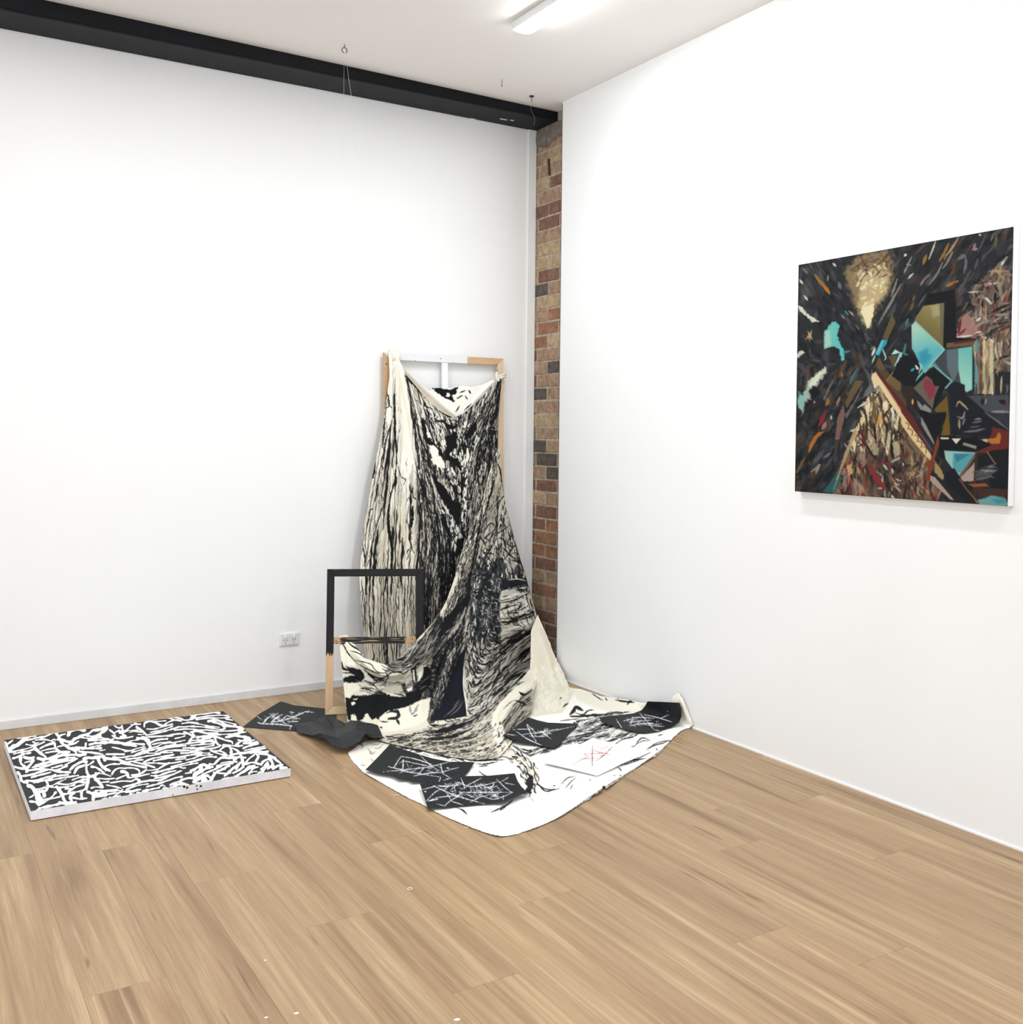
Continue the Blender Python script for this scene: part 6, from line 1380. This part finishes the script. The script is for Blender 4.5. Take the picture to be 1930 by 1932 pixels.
# right roof edge of the tent
c.poly(Q3([(1080, 100), (1130, 80), (1300, 330), (1520, 700), (1518, 780), (1300, 480), (1160, 250), (1100, 300), (1060, 160)]), (226, 204, 158), 1.2, 1, .6, 3)
c.stroke(Q3([(1130, 90), (1300, 350), (1520, 690)]), 2.5, (190, 130, 86), .9)
c.poly(Q4([(0, 610), (60, 690), (170, 820), (390, 1160), (380, 1230), (300, 1150), (140, 960), (0, 760)]), (222, 196, 146), 1, 1, .6, 4)
for x, y in ((60, 740), (110, 820), (180, 900), (230, 980), (290, 1050)): c.stroke(Q4([(x, y), (x + 40, y + 30), (x + 30, y + 90)]), 2, (120, 84, 56), .9)
c.poly(Q3([(1120, 40), (1250, 200), (1518, 540), (1518, 660), (1290, 320), (1130, 100)]), PAL['mr'], 1, 1)
c.poly(Q4([(0, 480), (150, 660), (400, 1080), (390, 1150), (140, 800), (0, 600)]), (96, 44, 42), 1, 1)
c.poly(Q4([(210, 850), (260, 880), (410, 1090), (400, 1120)]), (76, 84, 96), 1, .9)
c.poly(Q3([(1140, 40), (1260, 60), (1518, 380), (1518, 540), (1260, 230)]), (84, 70, 50), 1, 1)
c.poly(Q3([(1260, 200), (1390, 20), (1518, 130), (1518, 260), (1470, 310), (1400, 330)]), (112, 92, 62), 1, 1); c.stroke(Q3([(1260, 195), (1390, 20), (1518, 130)]), 1.6, (150, 130, 90), .9, sm=False)
c.poly(Q4([(0, 90), (75, 170), (20, 260), (0, 240)]), (108, 88, 58), 1, 1)
c.poly(Q4([(0, 240), (120, 220), (160, 290), (180, 560), (250, 680), (100, 520), (0, 340)]), (52, 44, 40), 1.5, 1)
c.poly(Q2([(-60, 1850), (60, 1640), (130, 1700), (230, 1790), (250, 1932), (150, 2130), (20, 2110), (-120, 1990)]), PAL['k'], 1.5, 1, 1.5, 3)
for w_, p, k in ((5, [(190, 1860), (215, 1900), (200, 1870)], 'w'), (5, [(130, 1932), (170, 1900)], 'bl'), (3, [(230, 1820), (260, 1880), (230, 1960)], 'lt'), (5, [(60, 1580), (40, 1700), (90, 1720)], 'te')): c.stroke(Q2(p), w_, PAL[k], .95, (.5, .5), .8)
c.stroke(Q4([(150, 440), (150, 500)]), 4, (206, 160, 96), 1, (.5, .5))
for p, k in (([(205, 445), (280, 520), (250, 560), (220, 520)], 'l'), ([(240, 565), (310, 500), (400, 580), (380, 612)], 'l'), ([(260, 660), (330, 780), (430, 990), (430, 1030), (330, 880), (262, 760)], 'l'), ([(510, 933), (622, 935), (620, 957), (520, 957)], 'w'), ([(658, 948), (782, 945), (715, 1020)], 'w'), ([(815, 998), (985, 1045), (975, 1087), (800, 1030)], 'l')):
    c.poly(Q4(p), PAL[k], .7, 1)
# rusty post, lower right wedge
c.poly(Q4([(480, 905), (500, 1000), (430, 1240), (410, 1350), (370, 1500), (330, 1500), (360, 1330), (290, 1280), (400, 1220), (440, 1040)]), PAL['ru'], 1, 1, .6, 3)
c.poly(Q4([(430, 1250), (560, 1400), (740, 1440), (1000, 1800), (680, 1760), (380, 1420), (420, 1330)]), (38, 40, 46), 1.5, 1)
c.poly(Q4([(440, 1260), (520, 1340), (560, 1440), (540, 1500), (430, 1380)]), (158, 138, 96), 1.5, 1, 1, 4)
c.poly(Q4([(380, 1430), (440, 1450), (690, 1750), (640, 1740), (380, 1500)]), (172, 150, 134), 1, 1); c.poly(Q4([(860, 1640), (890, 1640), (1005, 1790), (970, 1780)]), (196, 176, 150), 1, 1)
c.poly(Q4([(560, 1400), (690, 1330), (760, 1440), (980, 1780), (900, 1790), (600, 1560)]), (30, 33, 38), 2, 1)
c.stroke(Q4([(760, 1480), (860, 1620), (1010, 1790)]), 3, (120, 84, 60), .9, sm=False)
for q in range(26):
    x, y = rp.uniform(40, 330), rp.uniform(1200, 1720); c.stroke(Q4([(x, y), (x + rp.normal(0, 20), y + 40), (x + rp.normal(0, 30), y + 90)]), rp.uniform(1.5, 4.5), PAL[['br', 'mr', 'ru', 'tn', 'k'][q % 5]], .8, (.4, .4), 1, .3)
# left flank: beams and torn clouds
for p, k in (([(1050, 230), (1090, 340), (940, 450), (980, 330)], 'gy'), ([(850, 190), (960, 200), (740, 560), (720, 480)], 'ol'), ([(940, 260), (950, 290), (740, 690), (720, 640), (860, 430)], 'l'), ([(1060, 360), (880, 540), (860, 500), (960, 420)], 'k'), ([(600, 130), (560, 220), (450, 450), (430, 440), (500, 280)], 'l'), ([(870, 640), (700, 1000), (640, 1010), (760, 700)], 'd'), ([(700, 500), (720, 640), (640, 960), (590, 960), (620, 680)], 'pk'),
             ([(600, 1040), (540, 1100), (500, 1190), (540, 1060)], 'te'), ([(660, 1310), (680, 1480), (590, 1660), (430, 1640), (560, 1470)], 'te'), ([(840, 820), (700, 1180), (560, 1640), (700, 1300), (880, 850)], 'tn')):
    c.poly(Q3(p), np.array(PAL[k]) * (.8 if k in ('pk', 'te', 'l') else 1), 1.4, .9, 1, 3)
for p in ([(460, 20), (480, 60), (440, 150), (390, 170), (360, 250), (290, 280), (250, 330), (260, 430), (200, 480), (170, 590), (110, 540), (100, 450), (200, 330), (230, 220), (350, 110)],):
    c.poly(Q3(p), (176, 190, 176), 4, .9, 3, 3); c.poly(Q3([(460, 20), (470, 70), (400, 150), (350, 240), (260, 270), (240, 220), (350, 110)]), (222, 224, 196), 3, .9, 2, 4)
    c.poly(Q3([(110, 340), (180, 380), (200, 480), (170, 580), (110, 540)]), (128, 184, 178), 4, .8, 2, 5)
c.poly(Q3([(260, 300), (370, 280), (390, 360), (350, 420), (270, 400)]), PAL['k'], 2, 1, 2, 4)
for w_, p, k in ((8, [(500, 430), (470, 520)], 'oc'), (9, [(470, 590), (420, 700), (380, 780)], 'rd'), (8, [(470, 730), (420, 830)], 'pk'), (9, [(440, 860), (340, 930), (260, 1080)], 'og'), (6, [(310, 960), (250, 1120)], 'og'), (5, [(540, 650), (540, 700)], 'w'), (5, [(650, 410), (610, 520)], 'pk'), (8, [(380, 1290), (340, 1400)], 'l'), (6, [(280, 1380), (400, 1290)], 'l'), (8, [(200, 1190), (90, 1390)], 'ol'), (6, [(330, 470), (310, 480)], 'tn'),
                 (7, [(170, 740), (220, 780)], 'br'), (6, [(660, 60), (680, 140)], 'og'), (7, [(690, 0), (640, 150)], 'br'), (4, [(880, 20), (780, 220)], 'te'), (5, [(540, 1130), (440, 1200)], 'gy')):
    c.stroke(Q3(p), w_ * .85, PAL[k], .9, (.4, .4), 1.2, .4)
for _ in range(2): c.a[1:-1, 1:-1] = c.a[1:-1, 1:-1] * .5 + .125 * (c.a[:-2, 1:-1] + c.a[2:, 1:-1] + c.a[1:-1, :-2] + c.a[1:-1, 2:])   # wet edges
c.a = c.a * 0.9 - 5
Y0, Y1, Z0, Z1, TH = -2.385, -3.414, 1.257, 2.273, 0.038
root = tag(empty('wall_painting', (0.0, (Y0 + Y1) / 2, Z0)), 'dark abstract painting with teal, cream and ochre shards hanging on the wall', 'painting')
n1, n2 = 470, 540
uu, vv = np.meshgrid(np.linspace(0, 1, n1), np.linspace(0, 1, n2))
co = np.stack([np.full(uu.size, -TH), (Y0 + (Y1 - Y0) * uu).ravel(), (Z1 + (Z0 - Z1) * vv).ravel()], -1)
cols = c.sample(to_px(co))
I = np.arange(n1 * n2).reshape(n2, n1)
quads = np.stack([I[:-1, :-1], I[1:, :-1], I[1:, 1:], I[:-1, 1:]], -1).reshape(-1, 4)
adopt(link('painted_face', mesh_np('painted_face', co, quads, cols), painted('oil_paint', 0.7, 0.15, 0.12)), root)
tag(adopt(box('canvas_sides', (-TH + .0002, Y1, Z0), (-.0012, Y0, Z1), plain('canvas_white_side', (236, 236, 236), 0.8, 0.2, 0.01), None, .001), root), 'white canvas edges')

# ================================================================ PAPERS
M_black = painted('black_paper', 0.62, 0.0, 0.25)
PBLK = (31, 33, 35)
CH = (226, 227, 230)


def chalk(c, T, lst, col=CH, k=1.0):
    for w_, *p in lst: c.stroke(T(p), w_ * k * .78, col, .95, (.6, .5), .6, .7, int(p[0][0]))


def scribble(c, poly, n, ln, seed, w=(.7, 1.7), col=CH):
    r = np.random.default_rng(seed); p = np.asarray(poly, float); lo, hi = p.min(0), p.max(0); k = 0
    while k < n:
        q = lo + (hi - lo) * r.random(2)
        if not inside(poly, q[:1], q[1:])[0]: continue
        a = r.choice([-.35, .25, -.6, .55, 1.3]) + r.normal(0, .15); l = r.uniform(*ln)
        e = np.array([math.cos(a), math.sin(a) * .8]) * l / 2
        c.stroke([q - e, q + r.normal(0, .5, 2), q + e], r.uniform(*w) * .75, col, .8, (.6, .6), .6, .6, k); k += 1


# black sheet flat on the floor by the skirting
c = Cv(450, 1315, 640, 1390, 3, PBLK)
T = Z(440, 1290, 6.03)
chalk(c, T, [(3, (280, 440), (330, 455), (480, 460), (670, 480)), (3.4, (340, 450), (380, 400), (420, 370)), (3.4, (430, 440), (520, 370), (560, 350)), (2.6, (440, 440), (540, 420), (600, 370)), (2.6, (560, 420), (680, 380), (820, 320), (870, 310)), (2.4, (620, 430), (740, 430)), (1.8, (410, 340), (520, 410), (660, 490)),
             (1.8, (480, 350), (440, 370)), (2, (600, 360), (680, 380), (760, 400)), (1.6, (270, 370), (330, 415)), (1.8, (660, 480), (640, 520)), (1.6, (640, 320), (700, 330)), (2.2, (820, 320), (920, 325)), (1.4, (360, 370), (365, 378)), (1.6, (740, 330), (790, 350))])
scribble(c, T([(420, 340), (760, 320), (720, 440), (430, 440)]), 26, (3, 12), 3)
o = sheet('black_paper', T([(540, 200), (620, 222), (690, 245), (860, 262), (1035, 280), (1150, 300), (1180, 380), (1000, 480), (720, 540), (400, 515), (110, 490), (200, 420), (300, 340)]),
          [(529.5, 1323, 'z', .004), (455, 1371, 'z', .003), (560, 1380, 'z', .003), (612, 1337, 'z', .003), (520, 1350, 'z', .003), (590, 1360, 'z', .003), (630, 1340, 'z', .003)], [([(545, 1326), (560, 1331), (590, 1335)], 4, .006)], c, M_black, 1.0)
tag(o, 'flat black paper with chalk scribble on the floor near the skirting board', 'paper')
# crumpled black sheet: flat facets between sharp creases
FV = [(555, 1366, .020), (588, 1361, .022), (613, 1350, .045), (616, 1351, .050), (629, 1352, .050), (651, 1364, .034), (662, 1359, .054), (678, 1360, .052), (695, 1364, .050), (713, 1368, .042), (722, 1390, .030), (700, 1388, .050), (690, 1383, .068),
      (678, 1399, .045), (651, 1413, .030), (630, 1408, .034), (614, 1394, .046), (588, 1387, .024), (562, 1382, .012), (628, 1374, .024), (650, 1373, .062), (668, 1376, .085), (636, 1392, .066), (604, 1383, .062), (590, 1372, .030), (690, 1372, .052)]
FT = [(0, 1, 24), (0, 24, 18), (18, 24, 17), (24, 23, 17), (1, 2, 19), (1, 19, 24), (2, 3, 19), (3, 4, 19), (4, 5, 20), (4, 20, 19), (24, 19, 23), (23, 19, 22), (23, 22, 16), (23, 16, 17), (22, 15, 16), (22, 14, 15), (19, 20, 22), (20, 21, 22), (22, 21, 13),
      (22, 13, 14), (21, 12, 13), (5, 6, 20), (6, 7, 21), (6, 21, 20), (7, 8, 25), (7, 25, 21), (25, 12, 21), (8, 9, 25), (25, 9, 11), (25, 11, 12), (9, 10, 11)]
W_ = np.array([on_z(x, y, z) for x, y, z in FV]); base = np.array([W_[:, 0].mean(), W_[:, 1].mean(), 0.0])
bm = bmesh.new(); vs = [bm.verts.new(p - base) for p in W_]
for t in FT: bm.faces.new([vs[i] for i in t])
bmesh.ops.subdivide_edges(bm, edges=list(bm.edges), cuts=2, use_grid_fill=True)
rc = random.Random(9)
for v in bm.verts: v.co += Vector((rc.uniform(-.001, .001), rc.uniform(-.001, .001), rc.uniform(-.0016, .0016)))
o = link('crumpled_paper', to_mesh(bm, 'crumpled_paper'), plain('black_crumpled_paper', (36, 39, 41), 0.55, 0.3, 0.08, 20))
o.location = tuple(base)
md = o.modifiers.new('thickness', 'SOLIDIFY'); md.thickness = 0.0008
tag(o, 'crumpled plain black paper at the foot of the small frame', 'paper')
# two scribbled sheets at the front of the cloth
c = Cv(680, 1395, 905, 1490, 3, PBLK)
chalk(c, T5, [(2.2, (345, 530), (400, 540), (440, 480), (480, 425)), (2.0, (480, 425), (620, 450), (800, 510)), (2.0, (370, 540), (470, 560), (600, 600)), (1.8, (330, 580), (480, 570), (640, 550), (760, 535), (990, 480)), (2.4, (500, 460), (495, 580)), (1.6, (500, 470), (640, 500), (790, 530)), (1.8, (675, 410), (730, 470), (800, 530), (880, 580)),
              (2.6, (890, 500), (900, 560), (920, 610)), (1.8, (610, 630), (760, 600), (920, 590)), (1.8, (660, 610), (720, 540)), (1.6, (480, 580), (640, 600), (880, 640)), (1.6, (900, 590), (1000, 560), (1080, 540)), (1.8, (890, 640), (870, 700)), (1.6, (920, 610), (980, 640)), (1.6, (900, 690), (960, 660), (1010, 650)), (3, (950, 545), (980, 550)), (2, (295, 585), (300, 586))])
scribble(c, T5([(480, 450), (900, 520), (900, 600), (480, 590)]), 22, (4, 14), 5)
o = sheet('black_paper', T5([(360, 300), (480, 345), (640, 395), (800, 445), (985, 480), (1100, 480), (1245, 486), (1190, 570), (1130, 640), (1060, 690), (900, 720), (740, 690), (600, 690), (540, 660), (460, 665), (380, 620), (240, 600), (105, 565), (230, 440)]),
          [(735, 1405, 'z', .032), (690, 1452, 'z', .018), (896, 1438, 'z', .020), (849, 1436, 'z', .022), (875, 1466, 'z', .012), (833, 1481, 'z', .012), (780, 1475, 'z', .018), (740, 1464, 'z', .020), (770, 1435, 'z', .018), (820, 1455, 'z', .012)], [([(735, 1405), (760, 1430), (790, 1470)], 12, .008), ([(850, 1438), (862, 1460)], 6, .010)], c, M_black, 1.0)
tag(o, 'black paper with white chalk box shapes on the cloth, partly under another sheet', 'paper')
c = Cv(785, 1450, 1005, 1535, 3, (28, 30, 32))
chalk(c, T5, [(2, (700, 770), (780, 750), (840, 730)), (2.2, (810, 730), (940, 790), (1100, 850), (1350, 920)), (1.8, (740, 890), (830, 800), (910, 760)), (1.8, (860, 740), (1000, 730), (1100, 720)), (2.4, (1100, 650), (1130, 720), (1140, 760)), (2.4, (1060, 690), (1160, 730), (1200, 740)), (1.8, (1170, 720), (1240, 690), (1310, 650)), (2, (930, 940), (1000, 880), (1080, 840)),
              (1.8, (760, 890), (880, 850), (1100, 830)), (1.8, (1180, 740), (1320, 730), (1500, 680)), (2.2, (1340, 750), (1420, 740), (1450, 700)), (1.8, (1470, 660), (1550, 740), (1630, 800)), (1.8, (1080, 800), (1240, 800), (1400, 800), (1640, 800)), (1.8, (1200, 900), (1300, 850), (1380, 830)), (1.8, (1330, 840), (1430, 870), (1520, 850), (1640, 800)), (1.6, (850, 920), (950, 945)),
              (1.6, (1000, 890), (1120, 930)), (2.4, (760, 890), (860, 870)), (3, (720, 790), (740, 795)), (1.6, (1540, 830), (1540, 880)), (1.8, (1000, 770), (1080, 700)), (1.6, (1400, 760), (1480, 840)), (1.8, (1560, 700), (1660, 720)), (1.6, (940, 790), (1000, 880)), (1.4, (1500, 700), (1600, 640))])
scribble(c, T5([(900, 710), (1250, 700), (1560, 760), (1500, 850), (1100, 860), (900, 800)]), 75, (4, 20), 6, (.7, 2.0))
o = sheet('black_paper', T5([(672, 706), (740, 700), (860, 690), (1000, 660), (1150, 630), (1400, 625), (1660, 600), (1690, 680), (1730, 740), (1800, 805), (1700, 830), (1560, 895), (1400, 915), (1100, 945), (900, 960), (755, 968), (720, 850)]),
          [(792, 1478, 'z', .030), (850, 1471, 'z', .032), (971, 1459, 'z', .018), (996, 1495, 'z', .026), (952, 1513, 'z', .024), (807, 1525, 'z', .014), (870, 1522, 'z', .010), (880, 1490, 'z', .020), (920, 1480, 'z', .014), (940, 1500, 'z', .012)], [([(972, 1462), (975, 1480), (995, 1494)], 6, .010), ([(830, 1480), (850, 1520)], 12, .004)], c, M_black, 1.0)
tag(o, 'black paper densely scratched with white lines at the front corner of the cloth', 'paper')
# sheet beside the rolled cloth edge
c = Cv(940, 1340, 1100, 1420, 3, PBLK)
T = Z(860, 1150, 4.021)
chalk(c, T, [(2.4, (540, 880), (575, 950), (610, 1000)), (1.8, (540, 870), (610, 940)), (2, (460, 925), (540, 980), (650, 1030)), (1.6, (430, 910), (600, 905)), (1.6, (500, 950), (640, 930), (780, 905)), (2, (600, 940), (680, 920), (700, 900)), (1.8, (640, 920), (720, 980)), (1.6, (640, 960), (700, 940)), (1.2, (700, 930), (900, 885)), (1.4, (560, 960), (680, 965)), (1.2, (380, 945), (460, 955)), (2.2, (660, 930), (700, 950))])
scribble(c, T([(580, 890), (720, 900), (720, 970), (580, 960)]), 22, (3, 9), 7)
o = sheet('black_paper', T([(545, 815), (620, 840), (700, 858), (800, 862), (935, 865), (890, 910), (840, 965), (800, 1010), (752, 1057), (640, 1035), (500, 1010), (355, 957), (440, 900)]),
          [(995.6, 1352.7, 'z', .050), (1092, 1365, 'z', .016), (1046.6, 1412.5, 'z', .012), (949, 1388, 'z', .030), (1020, 1382, 'z', .016), (1050, 1385, 'z', .012), (975, 1370, 'z', .042)], [], c, M_black, 1.0)
tag(o, 'black chalk scratched paper beside the rolled ivory edge of the cloth', 'paper')
# sheet curling up the wall
c = Cv(1120, 1315, 1295, 1395, 3, (27, 29, 32))
chalk(c, T7, [(2, (1260, 375), (1340, 460), (1430, 570)), (2.2, (1200, 430), (1160, 510)), (1.8, (1150, 525), (1280, 500), (1420, 490)), (1.8, (1180, 430), (1300, 430), (1430, 440)), (2, (1320, 400), (1460, 430), (1620, 480)), (1.6, (1500, 440), (1590, 400)), (1.8, (1010, 450), (1070, 545)), (1.6, (1150, 480), (1300, 470), (1400, 460)), (1.6, (1240, 490), (1400, 520), (1540, 530)), (1.6, (1090, 470), (1200, 440)),
              (1.8, (1440, 570), (1480, 575)), (1.4, (1575, 360), (1580, 365)), (1.8, (1350, 500), (1480, 510))])
scribble(c, T7([(1120, 440), (1480, 430), (1520, 520), (1150, 530)]), 26, (4, 14), 8)
o = sheet('black_paper', T7([(825, 430), (960, 410), (1080, 400), (1200, 385), (1290, 350), (1330, 300), (1355, 253), (1500, 258), (1705, 268), (1725, 330), (1730, 420), (1700, 490), (1620, 540), (1480, 580), (1330, 598), (1220, 590), (1080, 555), (940, 510), (840, 480)]),
          [(1131, 1354, 'z', .030), (1181, 1348, 'z', .012), (1210, 1342, 'z', .012), (1221, 1324, 'x', -.075), (1281.5, 1326, 'x', -.040), (1285, 1345, 'x', -.052), (1283, 1362, 'z', .030), (1243, 1379, 'z', .010), (1217, 1382, 'z', .012), (1185, 1377, 'z', .016), (1140, 1362, 'z', .024), (1245, 1354, 'z', .012), (1210, 1362, 'z', .010), (1250, 1326, 'x', -.045)],
          [], c, M_black, 1.0)
tag(o, 'black chalk scratched paper curling up against the white wall', 'paper')
# white sheet with red crossed lines
c = Cv(1010, 1385, 1240, 1470, 3, (250, 250, 248))
for w_, p in ((2.0, [(750, 740), (745, 860), (745, 970)]), (2.2, [(960, 760), (880, 840), (790, 910)])): c.stroke(T7(p), w_, (146, 84, 74), .95, (.6, .5), .6, .5)
for w_, p in ((1.5, [(520, 950), (640, 890), (740, 840)]), (1.5, [(650, 830), (760, 830), (900, 825)]), (1.6, [(750, 790), (830, 815), (940, 840)]), (1.4, [(600, 885), (720, 885), (820, 880)]), (1.4, [(650, 830), (700, 860)]), (1.2, [(820, 790), (930, 745)]), (1.0, [(650, 900), (660, 905)]), (1.4, [(830, 850), (900, 850)])): c.stroke(T7(p), w_, (178, 128, 116), .9, (.5, .5), .6, .5)
for w_, p in ((.8, [(340, 875), (560, 880)]), (.8, [(900, 810), (1120, 800)]), (.7, [(640, 945), (850, 960)])): c.stroke(T7(p), w_, (200, 198, 194), .9)
o = sheet('white_paper', T7([(750, 655), (980, 720), (1400, 800), (1300, 850), (1100, 930), (800, 1074), (500, 1000), (205, 930), (480, 790)]),
          [(1118, 1392, 'z', .020), (1229, 1417, 'z', .014), (1127, 1463.5, 'z', .022), (1025, 1439, 'z', .016), (1125, 1428, 'z', .013)], [], c, painted('white_paper', 0.7, 0, .2), 1.0)
tag(o, 'white paper with red crossed pencil lines lying on the cloth', 'paper')

# ================================================================ SMALL FLOOR LITTER
M_thread = plain('cotton_thread', (236, 226, 204), 0.9, 0.1, 0.02)
th = [on_z(x, y, .002) for x, y in ((738, 1498), (744, 1500), (752, 1500), (757, 1497), (762, 1495))]
tag(tube('thread', th, .0012, M_thread, n=5), 'loose curved cream thread on the floor beside the cloth', 'thread')
th = [on_z(x, y, .002) for x, y in ((874, 1560), (880, 1562), (888, 1558))]
tag(tube('thread', th, .0010, M_thread, n=5), 'tiny loose thread on the floor near the frayed front corner of the cloth', 'thread')
M_scrap = plain('paper_scrap', (236, 234, 226), 0.8, 0.2, 0.01)
for i, (x, y, r, lb) in enumerate(((773, 1677, .0075, 'tiny ring of white paper on the floor in front of the cloth'), (500, 1812, .005, 'tiny white scrap alone on a plank in the open floor'), (559, 1912, .008, 'larger white scrap near the lower board end'), (502, 1920, .006, 'small white flake beside the larger scrap'), (862, 1924, .010, 'thin pale sliver on the front planks'))):
    P = on_z(x, y, .001)
    if i == 0: o = tube('paper_scrap', [(P[0] + r * math.cos(a), P[1] + r * math.sin(a), .0018) for a in np.linspace(0, 2 * math.pi, 12, endpoint=False)], .0014, M_scrap, n=5, closed=True)
    else:
        bm = bmesh.new(); vs = [bm.verts.new((P[0] + r * k * math.cos(a), P[1] + r * .7 * k * math.sin(a), .0004)) for a, k in ((0, 1), (1.2, .8), (2.4, 1), (3.9, .7), (5.2, .9))]
        f = bm.faces.new(vs); ex = bmesh.ops.extrude_face_region(bm, geom=[f])
        for v in ex['geom']:
            if isinstance(v, bmesh.types.BMVert): v.co.z += .0012
        o = link('paper_scrap', to_mesh(bm, 'paper_scrap'), M_scrap)
    tag(o, lb, 'scrap', 'paper scraps on the floor')
